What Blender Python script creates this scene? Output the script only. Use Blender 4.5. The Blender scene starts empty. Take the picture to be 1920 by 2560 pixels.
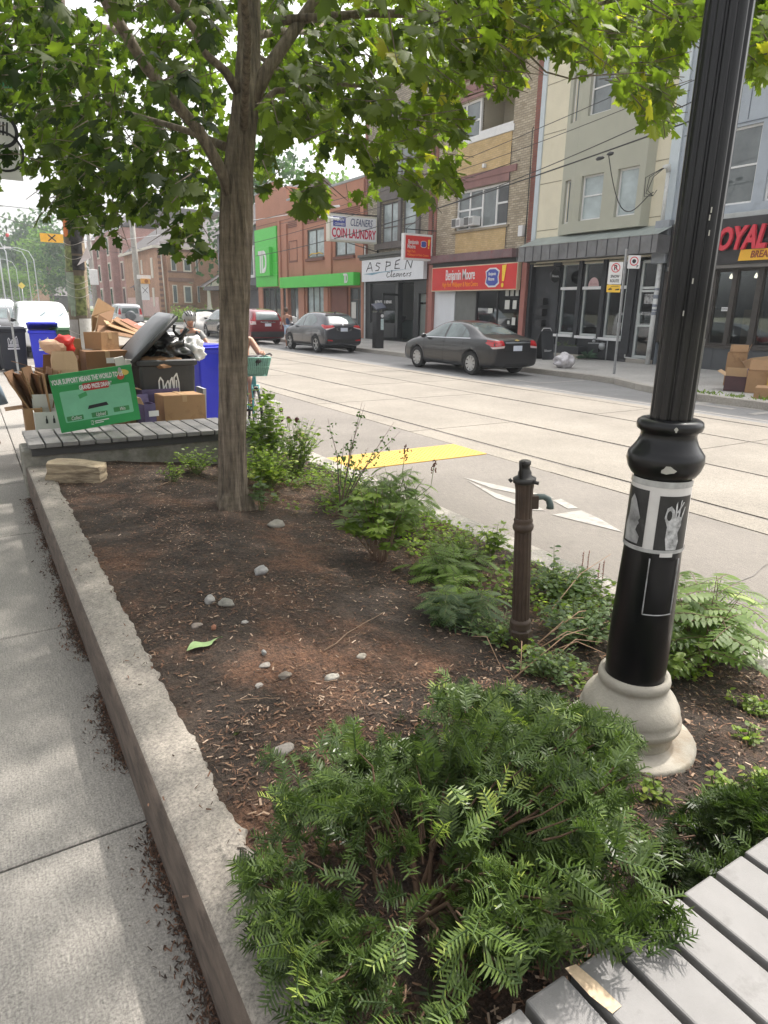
import bpy, bmesh, math, random
import numpy as np
from mathutils import Vector, Matrix, Euler, geometry, noise
from mathutils.bvhtree import BVHTree
PI = math.pi; R = math.radians
rnd = random.Random(7); nr = np.random.RandomState(11)
SC = bpy.context.scene; COL = SC.collection

# ------------------------------------------------------------------ camera, sky, sun
CAM_Z = 1.75; FPX = 1660.0
_p, _ro, _ya = R(17.0), R(0.95), R(31.6)
FW = Vector((math.sin(_ya)*math.cos(_p), math.cos(_ya)*math.cos(_p), -math.sin(_p)))
_r0 = Vector((math.cos(_ya), -math.sin(_ya), 0)); _u0 = _r0.cross(FW)
CR = _r0*math.cos(_ro) + _u0*math.sin(_ro); CU = -_r0*math.sin(_ro) + _u0*math.cos(_ro)
cam = bpy.data.cameras.new('camera'); co = bpy.data.objects.new('camera', cam); COL.objects.link(co)
co.matrix_world = Matrix(((CR.x, CU.x, -FW.x, 0), (CR.y, CU.y, -FW.y, 0), (CR.z, CU.z, -FW.z, CAM_Z), (0, 0, 0, 1)))
cam.sensor_fit = 'VERTICAL'; cam.sensor_height = 36; cam.lens = 36*FPX/2560; cam.clip_end = 3000; cam.clip_start = .05
SC.camera = co
SUN_EL, SUN_AZ = R(57), R(14)
W = bpy.data.worlds.new('World'); SC.world = W; W.use_nodes = True
nt = W.node_tree; bg = nt.nodes['Background']; sky = nt.nodes.new('ShaderNodeTexSky'); sky.sky_type = 'NISHITA'
sky.sun_disc = False; sky.sun_elevation = SUN_EL; sky.sun_rotation = PI/2 - SUN_AZ; sky.dust_density = 5; sky.air_density = 1.2; sky.ozone_density = 1
hs = nt.nodes.new('ShaderNodeHueSaturation'); hs.inputs['Saturation'].default_value = .16
nt.links.new(sky.outputs[0], hs.inputs['Color']); tn = nt.nodes.new('ShaderNodeMix'); tn.data_type = 'RGBA'; tn.blend_type = 'MULTIPLY'; tn.inputs[0].default_value = 1; tn.inputs[7].default_value = (1.0, .985, .965, 1); nt.links.new(hs.outputs[0], tn.inputs[6]); nt.links.new(tn.outputs[2], bg.inputs[0]); bg.inputs[1].default_value = .15
sun = bpy.data.lights.new('sun', 'SUN'); sun.energy = 2.1; sun.angle = R(1.8); sun.color = (1, .935, .865)
so = bpy.data.objects.new('sun', sun); COL.objects.link(so)
_d = Vector((math.cos(SUN_EL)*math.cos(SUN_AZ), math.cos(SUN_EL)*math.sin(SUN_AZ), math.sin(SUN_EL)))
so.rotation_euler = _d.to_track_quat('Z', 'Y').to_euler(); so.location = (5, 2, 20)
SC.view_settings.view_transform = 'Standard'; SC.view_settings.look = 'None'; SC.view_settings.exposure = 1.28
SC.cycles.max_bounces = 6; SC.cycles.volume_bounces = 0; SC.cycles.transparent_max_bounces = 12
SC.cycles.diffuse_bounces = 3

# ------------------------------------------------------------------ materials
MATS = {}
def node_mat(name):
    m = bpy.data.materials.new(name); m.use_nodes = True; t = m.node_tree
    return m, t, t.nodes['Principled BSDF']
def L(t, a, b): t.links.new(a, b)
def coords(t, sc=(1, 1, 1), rot=(0, 0, 0), kind='Object'):
    tc = t.nodes.new('ShaderNodeTexCoord'); mp = t.nodes.new('ShaderNodeMapping')
    mp.inputs['Scale'].default_value = sc; mp.inputs['Rotation'].default_value = rot
    L(t, tc.outputs[kind], mp.inputs[0]); return mp.outputs[0]
def noise_n(t, vec, s, det=4, rough=.55):
    n = t.nodes.new('ShaderNodeTexNoise'); n.inputs['Scale'].default_value = s; n.inputs['Detail'].default_value = det
    n.inputs['Roughness'].default_value = rough; L(t, vec, n.inputs['Vector']); return n.outputs['Fac']
def ramp(t, fac, stops):
    r = t.nodes.new('ShaderNodeValToRGB'); e = r.color_ramp.elements
    while len(e) < len(stops): e.new(.5)
    for k, (p, c) in zip(e, stops): k.position = p; k.color = (*c, 1) if len(c) == 3 else c
    L(t, fac, r.inputs[0]); return r.outputs[0]
def mixc(t, fac, a, b, mode='MIX'):
    m = t.nodes.new('ShaderNodeMix'); m.data_type = 'RGBA'; m.blend_type = mode
    for s, v in ((0, fac), (6, a), (7, b)):
        if hasattr(v, 'links'): L(t, v, m.inputs[s])
        else: m.inputs[s].default_value = v if s == 0 else (*v, 1)
    return m.outputs[2]
def bumpn(t, b, h, st, dist=.01, prev=None):
    n = t.nodes.new('ShaderNodeBump'); n.inputs['Strength'].default_value = st; n.inputs['Distance'].default_value = dist
    L(t, h, n.inputs['Height'])
    if prev: L(t, prev, n.inputs['Normal'])
    L(t, n.outputs[0], b.inputs['Normal']); return n.outputs[0]
def M(name, col, rough=.6, var=.12, s=3, bump=0, bs=60, metal=0, coat=0, sc=(1, 1, 1), dirt=None, ds=1.2, dth=.55, alpha=1, emit=None):
    if name in MATS: return MATS[name]
    m, t, b = node_mat(name); v = coords(t, sc)
    n = noise_n(t, v, s, 5, .6)
    a = [min(1, c*(1-var)) for c in col]; c2 = [min(1, c*(1+var)) for c in col]
    c = ramp(t, n, [(.3, a), (.7, c2)])
    if dirt:
        d = noise_n(t, v, ds, 6, .65); f = ramp(t, d, [(dth, (0, 0, 0)), (dth+.15, (1, 1, 1))]); c = mixc(t, f, c, dirt)
    L(t, c, b.inputs['Base Color']); b.inputs['Roughness'].default_value = rough; b.inputs['Metallic'].default_value = metal
    if coat: b.inputs['Coat Weight'].default_value = coat; b.inputs['Coat Roughness'].default_value = .05
    if bump: bumpn(t, b, noise_n(t, v, bs, 5, .7), bump)
    if emit: b.inputs['Emission Color'].default_value = (*emit[0], 1); b.inputs['Emission Strength'].default_value = emit[1]
    MATS[name] = m; return m
def glass_mat(name, col, rough=.05, spec=.9, var=.3, s=.5):
    m = M(name, col, rough, var, s); m.node_tree.nodes['Principled BSDF'].inputs['Specular IOR Level'].default_value = spec
    return m
def leaf_mat(name, c1, c2, c3=None, trans=.45, rough=.5, s=1.3):
    # colour follows a per-face tone: random, noise, height, and light painted into the maple
    m, t, b = node_mat(name); g = t.nodes.new('ShaderNodeAttribute'); g.attribute_name = 'tone'
    st = [(0, c1), (.8, c2)] + ([(1, c3)] if c3 else [(1, c2)])
    c = ramp(t, g.outputs['Fac'], st)
    L(t, c, b.inputs['Base Color']); b.inputs['Roughness'].default_value = rough; b.inputs['Specular IOR Level'].default_value = .35
    tr = t.nodes.new('ShaderNodeBsdfTranslucent'); mx = t.nodes.new('ShaderNodeMixShader'); out = t.nodes['Material Output']
    c2_ = mixc(t, .6, c, (.55, .75, .06), 'MULTIPLY')
    hs = t.nodes.new('ShaderNodeHueSaturation'); hs.inputs['Value'].default_value = 3.2; hs.inputs['Saturation'].default_value = 1.0; L(t, c2_, hs.inputs['Color'])
    L(t, hs.outputs[0], tr.inputs[0]); mx.inputs[0].default_value = trans
    L(t, b.outputs[0], mx.inputs[1]); L(t, tr.outputs[0], mx.inputs[2]); L(t, mx.outputs[0], out.inputs[0])
    MATS[name] = m; return m
def brick_mat(name, c1, c2, mortar, w=.22, h=.075, plane='yz', bump=.3, msize=.012, off=.5):
    m, t, b = node_mat(name); tc = t.nodes.new('ShaderNodeTexCoord'); sp = t.nodes.new('ShaderNodeSeparateXYZ'); cb = t.nodes.new('ShaderNodeCombineXYZ')
    L(t, tc.outputs['Object'], sp.inputs[0]); ad = t.nodes.new('ShaderNodeMath'); L(t, sp.outputs['X'], ad.inputs[0]); L(t, sp.outputs['Y'], ad.inputs[1])
    L(t, ad.outputs[0], cb.inputs['X']); L(t, sp.outputs['Z'], cb.inputs['Y'])
    k = t.nodes.new('ShaderNodeTexBrick'); k.inputs['Scale'].default_value = 1; k.inputs['Brick Width'].default_value = w; k.inputs['Row Height'].default_value = h
    k.inputs['Mortar Size'].default_value = msize; k.inputs['Mortar Smooth'].default_value = .4; k.inputs['Bias'].default_value = 0; k.offset = off
    k.inputs['Color1'].default_value = (*c1, 1); k.inputs['Color2'].default_value = (*c2, 1); k.inputs['Mortar'].default_value = (*mortar, 1)
    L(t, cb.outputs[0], k.inputs['Vector'])
    n = noise_n(t, tc.outputs['Object'], .9, 6, .65); f = ramp(t, n, [(.3, (.72, .72, .72)), (.75, (1.12, 1.12, 1.12))])
    c = mixc(t, 1, k.outputs['Color'], f, 'MULTIPLY'); L(t, c, b.inputs['Base Color']); b.inputs['Roughness'].default_value = .85
    inv = t.nodes.new('ShaderNodeMath'); inv.operation = 'SUBTRACT'; inv.inputs[0].default_value = 1; L(t, k.outputs['Fac'], inv.inputs[1])
    bumpn(t, b, inv.outputs[0], bump, .01); MATS[name] = m; return m

# ------------------------------------------------------------------ mesh builder (world coordinates in, local to the parent out)
class MB:
    def __init__(s): s.v = []; s.f = []; s.mi = []; s.sm = []; s.T = None
    def add(s, vs, fs, mi=0, sm=False):
        o = len(s.v)
        if s.T is not None: vs = [s.T @ Vector(p) for p in vs]
        s.v += [tuple(p) for p in vs]
        for f in fs: s.f.append(tuple(i+o for i in f)); s.mi.append(mi); s.sm.append(sm)
        return s
    def box(s, a, b, mi=0, M4=None):
        (x0, y0, z0), (x1, y1, z1) = a, b
        vs = [Vector(p) for p in ((x0,y0,z0),(x1,y0,z0),(x1,y1,z0),(x0,y1,z0),(x0,y0,z1),(x1,y0,z1),(x1,y1,z1),(x0,y1,z1))]
        if M4 is not None: vs = [M4 @ p for p in vs]
        return s.add(vs, [(0,3,2,1),(4,5,6,7),(0,1,5,4),(1,2,6,5),(2,3,7,6),(3,0,4,7)], mi)
    def bx(s, c, d, rz=0, rx=0, ry=0, mi=0):
        m = Matrix.Translation(c) @ Euler((rx, ry, rz)).to_matrix().to_4x4(); h = [k/2 for k in d]
        return s.box((-h[0], -h[1], -h[2]), tuple(h), mi, m)
    def quad(s, a, b, c, d, mi=0): return s.add([a, b, c, d], [(0, 1, 2, 3)], mi)
    def tube(s, pts, rad, n=10, mi=0, caps=True, sm=True):
        pts = [Vector(p) for p in pts]
        if not hasattr(rad, '__len__'): rad = [rad]*len(pts)
        vs = []; fs = []; prev = None
        for i, p in enumerate(pts):
            d = (pts[min(i+1, len(pts)-1)] - pts[max(i-1, 0)]).normalized()
            a = prev - d*prev.dot(d) if prev else d.orthogonal()
            if a.length < 1e-6: a = d.orthogonal()
            a.normalize(); prev = a; c = d.cross(a)
            for k in range(n):
                t = 2*PI*k/n; vs.append(p + (a*math.cos(t) + c*math.sin(t))*rad[i])
        for i in range(len(pts)-1):
            for k in range(n): fs.append((i*n+k, i*n+(k+1) % n, (i+1)*n+(k+1) % n, (i+1)*n+k))
        s.add(vs, fs, mi, sm)
        if caps:
            o = len(s.v) - len(vs); s.f += [tuple(o+k for k in range(n))[::-1], tuple(o+(len(pts)-1)*n+k for k in range(n))]; s.mi += [mi]*2; s.sm += [False]*2
        return s
    def lathe(s, prof, c=(0, 0, 0), n=24, mi=0, sm=True, flute=0, nf=12, caps=True):
        vs = []; fs = []
        for r_, z in prof:
            for k in range(n):
                t = 2*PI*k/n; q = r_*(1 - flute*max(0, math.cos(nf*t))**2) if flute else r_
                vs.append((c[0]+q*math.cos(t), c[1]+q*math.sin(t), c[2]+z))
        for i in range(len(prof)-1):
            for k in range(n): fs.append((i*n+k, i*n+(k+1) % n, (i+1)*n+(k+1) % n, (i+1)*n+k))
        s.add(vs, fs, mi, sm)
        if caps: s.add([vs[k] for k in range(n)], [tuple(range(n))[::-1]], mi); s.add([vs[-n+k] for k in range(n)], [tuple(range(n))], mi)
        return s
    def prism(s, poly, fn, d0, d1, mi=0, mi2=None):
        # poly: 2D outline (ccw seen from +d); fn(a, b, d) -> point; extruded from d0 to d1
        n = len(poly); vs = [fn(a, b, d0) for a, b in poly] + [fn(a, b, d1) for a, b in poly]
        s.add(vs, [tuple(range(n))[::-1], tuple(range(n, 2*n))], mi)
        return s.add(vs, [(k, (k+1) % n, n+(k+1) % n, n+k) for k in range(n)], mi if mi2 is None else mi2)
    def blob(s, c, r, seed=0, rough=.25, n=3, mi=0, M3=None, fs=1.0, sm=True):
        bm = bmesh.new(); bmesh.ops.create_icosphere(bm, subdivisions=n, radius=1)
        vs = []
        for v in bm.verts:
            p = v.co.copy(); k = 1 + rough*noise.noise(p*fs*1.3 + Vector((seed*3.1, seed, 0))) + rough*.5*noise.noise(p*fs*3 + Vector((seed, 5, seed)))
            p = Vector((p.x*r[0]*k, p.y*r[1]*k, p.z*r[2]*k))
            if M3 is not None: p = M3 @ p
            vs.append(p + Vector(c))
        fs_ = [tuple(v.index for v in f.verts) for f in bm.faces]; bm.free(); return s.add(vs, fs_, mi, sm)
    def build(s, name, mats, parent=None, bevel=0, seg=2, sub=0, solid=0):
        me = bpy.data.meshes.new(name); vs = s.v
        if parent is not None:
            inv = parent_matrix(parent).inverted(); vs = [inv @ Vector(p) for p in vs]
        me.from_pydata([tuple(p) for p in vs], [], s.f); mats = mats if isinstance(mats, (list, tuple)) else [mats]
        for m in mats: me.materials.append(m)
        me.polygons.foreach_set('material_index', s.mi); me.polygons.foreach_set('use_smooth', s.sm); me.update()
        o = bpy.data.objects.new(name, me); COL.objects.link(o)
        if parent is not None: o.parent = parent
        if sub: md = o.modifiers.new('sub', 'SUBSURF'); md.levels = md.render_levels = sub
        if solid: md = o.modifiers.new('sol', 'SOLIDIFY'); md.thickness = solid; md.offset = 0
        if bevel: md = o.modifiers.new('bev', 'BEVEL'); md.width = bevel; md.segments = seg; md.limit_method = 'ANGLE'; md.angle_limit = R(35)
        return o
def parent_matrix(o):
    m = Matrix.LocRotScale(o.location, o.rotation_euler, o.scale)
    return parent_matrix(o.parent) @ m if o.parent else m
def tag(o, label, cat, group=None, kind=None):
    if label: o['label'] = label
    if cat: o['category'] = cat
    if group: o['group'] = group
    if kind: o['kind'] = kind
    return o
def thing(name, label, cat, loc=(0, 0, 0), rz=0, group=None):
    o = bpy.data.objects.new(name, None); o.empty_display_size = .1; COL.objects.link(o); o.location = loc; o.rotation_euler = (0, 0, rz)
    return tag(o, label, cat, group)
def struct(o): o['kind'] = 'structure'; return o
def kids(o): return [c for c in bpy.data.objects if c.parent == o]
def copy_tree(o, parent=None):
    c = o.copy(); COL.objects.link(c)
    if parent is not None: c.parent = parent
    for ch in kids(o): copy_tree(ch, c)
    return c
def raw_mesh(name, V, F, mats, tone=None, parent=None, mi=None, smooth=False):
    # V (n,3) numpy, F (m,k) numpy with equal k
    me = bpy.data.meshes.new(name)
    if parent is not None:
        inv = np.array(parent_matrix(parent).inverted()); V = V @ inv[:3, :3].T + inv[:3, 3]
    n, k = F.shape; me.vertices.add(len(V)); me.vertices.foreach_set('co', V.astype(np.float32).ravel())
    me.loops.add(n*k); me.loops.foreach_set('vertex_index', F.astype(np.int32).ravel())
    me.polygons.add(n); me.polygons.foreach_set('loop_start', (np.arange(n)*k).astype(np.int32)); me.polygons.foreach_set('loop_total', np.full(n, k, np.int32))
    for m in (mats if isinstance(mats, (list, tuple)) else [mats]): me.materials.append(m)
    if mi is not None: me.polygons.foreach_set('material_index', mi.astype(np.int32))
    if smooth: me.polygons.foreach_set('use_smooth', np.ones(n, bool))
    me.update(calc_edges=True)
    if tone is not None:
        a = me.attributes.new('tone', 'FLOAT', 'FACE'); a.data.foreach_set('value', tone.astype(np.float32))
    o = bpy.data.objects.new(name, me); COL.objects.link(o)
    if parent is not None: o.parent = parent
    return o
def text_mesh(txt, size=1, shear=0, xs=1, bold=0, space=1, align='CENTER', depth=.01):
    c = bpy.data.curves.new('t', 'FONT'); c.body = txt; c.size = size; c.shear = shear; c.offset = bold; c.space_character = space
    c.align_x = align; c.align_y = 'CENTER'; c.extrude = depth/2; c.resolution_u = 3
    o = bpy.data.objects.new('t', c); COL.objects.link(o); dg = bpy.context.evaluated_depsgraph_get()
    me = o.evaluated_get(dg).to_mesh(); vs = [(v.co.x*xs, v.co.y, v.co.z) for v in me.vertices]; fs = [tuple(p.vertices) for p in me.polygons]
    o.to_mesh_clear(); bpy.data.objects.remove(o); bpy.data.curves.remove(c); return vs, fs
def text_on(name, txt, mat, parent, org, ux, uy, size, **k):
    # org: centre point; ux, uy: unit vectors of the lettering plane
    vs, fs = text_mesh(txt, size, **k); ux = Vector(ux).normalized(); uy = Vector(uy).normalized(); uz = ux.cross(uy); b = MB()
    b.add([Vector(org) + ux*x + uy*y + uz*z for x, y, z in vs], fs); return b.build(name, mat, parent)
def wpt(px, py, y0):
    # point of the world plane y = y0 along the line of sight of a photograph pixel (1920 x 2560), used for measuring
    d = CR*((px-960)/FPX) - CU*((py-1280)/FPX) + FW; return Vector((0, 0, CAM_Z)) + d*(y0/d.y)
def wgr(px, py, z=0):
    d = CR*((px-960)/FPX) - CU*((py-1280)/FPX) + FW; return Vector((0, 0, CAM_Z)) + d*((z-CAM_Z)/d.z)
def wdp(px, py, dep):
    d = CR*((px-960)/FPX) - CU*((py-1280)/FPX) + FW; return Vector((0, 0, CAM_Z)) + d*dep

# common materials
black_pl = M('black_plastic', (.02, .02, .022), .45, .3, 8)
rubber = M('rubber', (.018, .018, .018), .85, .2, 10)
white_p = M('white_paint', (.72, .72, .72), .5, .05, 4, dirt=(.5, .5, .48), ds=3, dth=.6)
steel = M('galvanised_steel', (.36, .37, .38), .45, .15, 12, metal=.5)
dark_metal = M('dark_metal', (.03, .03, .032), .4, .2, 8, metal=.4)
# ------------------------------------------------------------------ ground, road, pavements
def concrete(name, col, streak=(1, 1, 1), dirt=(.2, .18, .16), bs=220):
    m, t, b = node_mat(name); v = coords(t); v2 = coords(t, streak)
    big = ramp(t, noise_n(t, v, .7, 6, .6), [(.3, [c*.82 for c in col]), (.7, [c*1.12 for c in col])])
    fine = ramp(t, noise_n(t, v, bs, 3, .8), [(.28, (.45, .45, .45)), (.5, (1, 1, 1)), (.72, (1.45, 1.45, 1.45))])
    st = ramp(t, noise_n(t, v2, 30, 4, .6), [(.3, (.78, .78, .78)), (.7, (1.15, 1.14, 1.12))])
    c = mixc(t, 1, big, fine, 'MULTIPLY'); c = mixc(t, 1, c, st, 'MULTIPLY')
    sp = ramp(t, noise_n(t, v, 3.5, 7, .72), [(.58, (0, 0, 0)), (.8, (1, 1, 1))]); c = mixc(t, sp, c, [k for k in dirt])
    L(t, c, b.inputs['Base Color']); b.inputs['Roughness'].default_value = .9
    bumpn(t, b, noise_n(t, v, bs, 4, .8), .35, .004); MATS[name] = m; return m
walk_m = concrete('sidewalk_concrete', (.27, .255, .232), (6, .5, 1), (.23, .215, .195), 130)
walk2_m = concrete('far_sidewalk_concrete', (.40, .39, .37), (1, 1, 1), (.3, .29, .27), 60)
rail_conc = concrete('track_concrete', (.265, .24, .205), (5, .25, 1), (.225, .20, .165), 90)
asph_near = concrete('worn_asphalt', (.20, .182, .163), (3, .4, 1), (.18, .165, .15), 120)
asph_far = concrete('grey_asphalt', (.21, .21, .21), (3, .3, 1), (.16, .16, .16), 120)
planter_m = concrete('planter_concrete', (.275, .25, .218), (1, 1, 1), (.20, .165, .135), 110)
wall_m = M('mossy_concrete', (.23, .22, .19), .9, .25, 14, .5, 60, dirt=(.14, .14, .1), ds=5, dth=.5)
kerb_m = concrete('kerb_concrete', (.36, .335, .30), (1, 1, 1), (.3, .28, .26), 100)

g = MB().quad((-400, -300, -.35), (600, -300, -.35), (600, 900, -.35), (-400, 900, -.35)); struct(g.build('ground', M('dry_ground', (.16, .16, .11), .95, .2, .2)))
# asphalt as real strips (each strip its own level)
def strip(name, x0, x1, y0, y1, z, mat, n=1):
    b = MB(); b.box((x0, y0, z-.2), (x1, y1, z)); return struct(b.build(name, mat))
strip('road_near_lane', 3.3, 5.47, -15, 260, .0, asph_near)
strip('road_near_layby', -1.0, 3.3, 20.6, 260, -.004, asph_near)
# far asphalt lane, with side street mouth
strip('road_far_lane', 11.32, 14.35, -15, 260, 0, asph_far)
strip('side_street', 14.35, 90, 62.5, 70, -.006, asph_far)
# concrete track bed in slabs, with rail grooves
b = MB(); edges = [5.47, 5.78, 5.94, 7.42, 7.58, 9.33, 9.49, 10.86, 11.02, 11.32]
xs = [(5.473, 5.845), (5.915, 7.465), (7.535, 9.385), (9.455, 10.905), (10.975, 11.317)]
ys = [-15 + 2.9*i + (0.35 if i % 3 == 0 else 0) for i in range(0, 60)] + [200, 260]
for x0, x1 in xs:
    for i in range(len(ys)-1):
        sk = .1 if (i % 2) else 0
        b.box((x0, ys[i]+.006, -.2), (x1, ys[i+1]-.006, .003 + .002*((i*7 + int(x0)) % 3)))
struct(b.build('track_bed', rail_conc))
rail_m = M('rail_steel', (.17, .155, .14), .45, .3, 20, metal=.5)
b = MB()
for x in (5.88, 7.5, 9.42, 10.94): b.box((x-.034, -15, -.1), (x+.034, 260, -.03)); b.box((x-.03, -15, -.03), (x+.012, 260, .002))
struct(b.build('tram_rails', rail_m))
# road paint
paint = M('road_paint', (.31, .295, .27), .7, .12, 6, dirt=(.23, .21, .19), ds=11, dth=.5)
def line(b, p, q, w, z=.005):
    p = Vector((*p, z)); q = Vector((*q, z)); d = (q-p).normalized(); n = Vector((-d.y, d.x, 0))*w/2; b.quad(p-n, q-n, q+n, p+n)
def lane_poly(b, pts, z=.005): b.add([(x, y, z) for x, y in pts], [tuple(range(len(pts)))])
b = MB(); line(b, (11.62, 4), (11.62, 12.4), .1, .0055); line(b, (12.3, 12.6), (14.0, 12.6), .1, .0055); line(b, (12.3, 12.55), (12.33, 14.1), .1, .0055)
line(b, (4.95, 11.9), (5.0, 19.5), .11)
line(b, (11.52, -8), (11.52, 3.6), .1)
line(b, (5.2, 24), (5.2, 60), .1); line(b, (11.7, 30), (11.7, 50), .1)
struct(b.build('lane_lines', paint))
b = MB(); # painted arrow head with gaps beside the planter, read from the kerb
arr = [[(1157, 1194), (1230, 1222), (1300, 1236), (1370, 1249), (1385, 1245), (1330, 1232), (1240, 1213)], [(1381, 1252), (1420, 1273), (1445, 1271), (1402, 1248)], [(1429, 1280), (1381, 1288), (1470, 1310), (1558, 1332), (1500, 1298), (1453, 1277)], [(1165, 1200), (1240, 1246), (1330, 1276), (1365, 1278), (1345, 1268), (1240, 1234)]]
for a in arr: lane_poly(b, [tuple(wgr(q[0], q[1], 0))[:2] for q in a])
struct(b.build('painted_arrow', paint))
b = MB()
for (x, y, w, h) in ((4.15, 12.3, .5, .12), (4.4, 12.8, .12, .8), (4.0, 13.2, .12, .7), (4.2, 13.6, .5, .12), (4.0, 14.3, .5, .12), (4.15, 14.7, .12, .6)):
    lane_poly(b, [(x-w/2, y-h/2), (x+w/2, y-h/2), (x+w/2, y+h/2), (x-w/2, y+h/2)])
for (x, y, w, h) in ((12.6, 6.9, .9, .16), (12.9, 7.6, .16, 1.0), (13.0, 8.3, .8, .2), (12.5, 7.9, .2, .9), (12.7, 9.0, .9, .14)):
    lane_poly(b, [(x-w/2, y-h/2), (x+w/2, y-h/2), (x+w/2, y+h/2), (x-w/2, y+h/2)])
struct(b.build('road_symbols', paint))
# bits of patched cracks
b = MB(); tar = M('crack_tar', (.17, .155, .14), .8, .2, 10)
def crack(pts, w=.008, z=.0045):
    for i in range(len(pts)-1): line(b, pts[i], pts[i+1], w*rnd.uniform(.6, 1.3), z + .0003*i)
for (p, q) in (((3.6, 9.4), (5.4, 9.7)), ((4.2, 11.6), (4.5, 8.6)), ((3.5, 2.2), (5.4, 2.5)), ((11.5, 16.2), (14, 16.6)), ((12.9, 5), (12.8, 12)), ((3.5, 15.2), (5.4, 15.3))):
    pts = [(p[0]+(q[0]-p[0])*t/8 + rnd.uniform(-.05, .05), p[1]+(q[1]-p[1])*t/8 + rnd.uniform(-.05, .05)) for t in range(9)]; crack(pts)
struct(b.build('road_cracks', tar))
# tactile paving: yellow plates with domes
tt = thing('tactile_paving', 'yellow tactile warning strip with raised domes across the near lane', 'tactile strip', (4.5, 6.75, 0))
yel = M('yellow_plate', (.54, .335, .055), .6, .14, 5, dirt=(.37, .24, .07), ds=9, dth=.6)
b = MB(); b.box((3.35, 6.4, -.02), (5.46, 7.1, .012)); b.build('plate', yel, tt, bevel=.003)
b = MB()
for i in range(34):
    for j in range(11): b.lathe([(.016, 0), (.012, .005), (.002, .006)], (3.39+i*.0615, 6.45+j*.06, .0115), 6, caps=False)
b.build('dome_grid', yel, tt)

# near sidewalk in slabs with tooled joints
b = MB(); js = [-6, -4.4, -2.9, -1.35, .28, 1.93, 3.56, 5.3, 6.95, 8.6, 10.3, 12, 13.7, 15.4, 17.1, 18.8, 20.5]
for i in range(len(js)-1):
    for x0, x1 in ((-6, -4.2), (-4.2, -2.5), (-2.5, -.98), (-.98, .30)):
        b.box((x0+.004, js[i]+.005, -.1), (x1-.004, js[i+1]-.005, .13))
    if js[i] >= 6.9:
        for x0, x1 in ((.30, 1.6), (1.6, 3.04)): b.box((x0+.004, js[i]+.005, -.1), (x1-.004, js[i+1]-.005, .1295))
b.box((-6, 20.5, -.1), (-.98, 260, .12))
sw = struct(b.build('sidewalk', walk_m, bevel=.006, seg=1))
b = MB()
for i in range(14):
    y0 = -8 + i*2.1; 
    if y0 < 20: b.box((3.05, y0+.004, -.2), (3.3, min(20.6, y0+2.096), .131))
for i in range(12): b.box((-1.0+.001, 20.6+i*3+.004, -.2), (-.82, 23.6+i*3, .128))
b.box((-.8, 20.5, -.2), (3.3, 20.72, .129))
struct(b.build('kerb', kerb_m, bevel=.012))
# far sidewalk with bump-out kerb
b = MB()
for i in range(25):
    y0 = -14 + 3.1*i
    if y0 < 60:
        b.box((14.37, y0+.01, -.1), (16.6, min(y0+3.09, 62.3), .145)); b.box((16.62, y0+.01, -.1), (19.5, min(y0+3.09, 62.3), .145))
b.box((14.37, 70.2, -.1), (19.5, 260, .15)); b.box((13.0, -14, -.1), (14.36, 9.0, .143))
b.add([(13.0, 9.0, .143), (14.37, 9.0, .143), (14.37, 12.2, .143)], [(0, 1, 2)])
struct(b.build('far_sidewalk', walk2_m, bevel=.008, seg=1))
b = MB(); kp = [(12.97, -14), (12.97, 8.6), (13.05, 9.3), (13.5, 10.6), (14.05, 11.7), (14.18, 12.6), (14.18, 62.3)]
for i in range(len(kp)-1):
    p = Vector((*kp[i], 0)); q = Vector((*kp[i+1], 0)); d = (q-p).normalized(); n = Vector((-d.y, d.x, 0))*-.2
    k = max(1, int((q-p).length/3))
    for j in range(k):
        a = p+(q-p)*(j/k)+d*.003; c = p+(q-p)*((j+1)/k)-d*.003
        b.add([a+Vector((0,0,-.2)), c+Vector((0,0,-.2)), c+n+Vector((0,0,-.2)), a+n+Vector((0,0,-.2)), a+Vector((0,0,.15)), c+Vector((0,0,.15)), c+n+Vector((0,0,.15)), a+n+Vector((0,0,.15))], [(0,3,2,1),(4,5,6,7),(0,1,5,4),(1,2,6,5),(2,3,7,6),(3,0,4,7)])
struct(b.build('far_kerb', kerb_m, bevel=.015))
# raised lawn where the far houses stand
b = MB().box((19.5, 70.2, -.2), (60, 200, .55)); b.box((17.5, 70.4, -.1), (19.48, 200, .35)); struct(b.build('lawn_bank', M('lawn_grass', (.07, .12, .03), .95, .35, 3)))
b = MB().box((-30, 20.5, -.2), (-6.02, 260, .12)); b.box((-30, -20, -.2), (-6.02, 20.48, .12)); struct(b.build('forecourt', walk_m))

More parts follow.
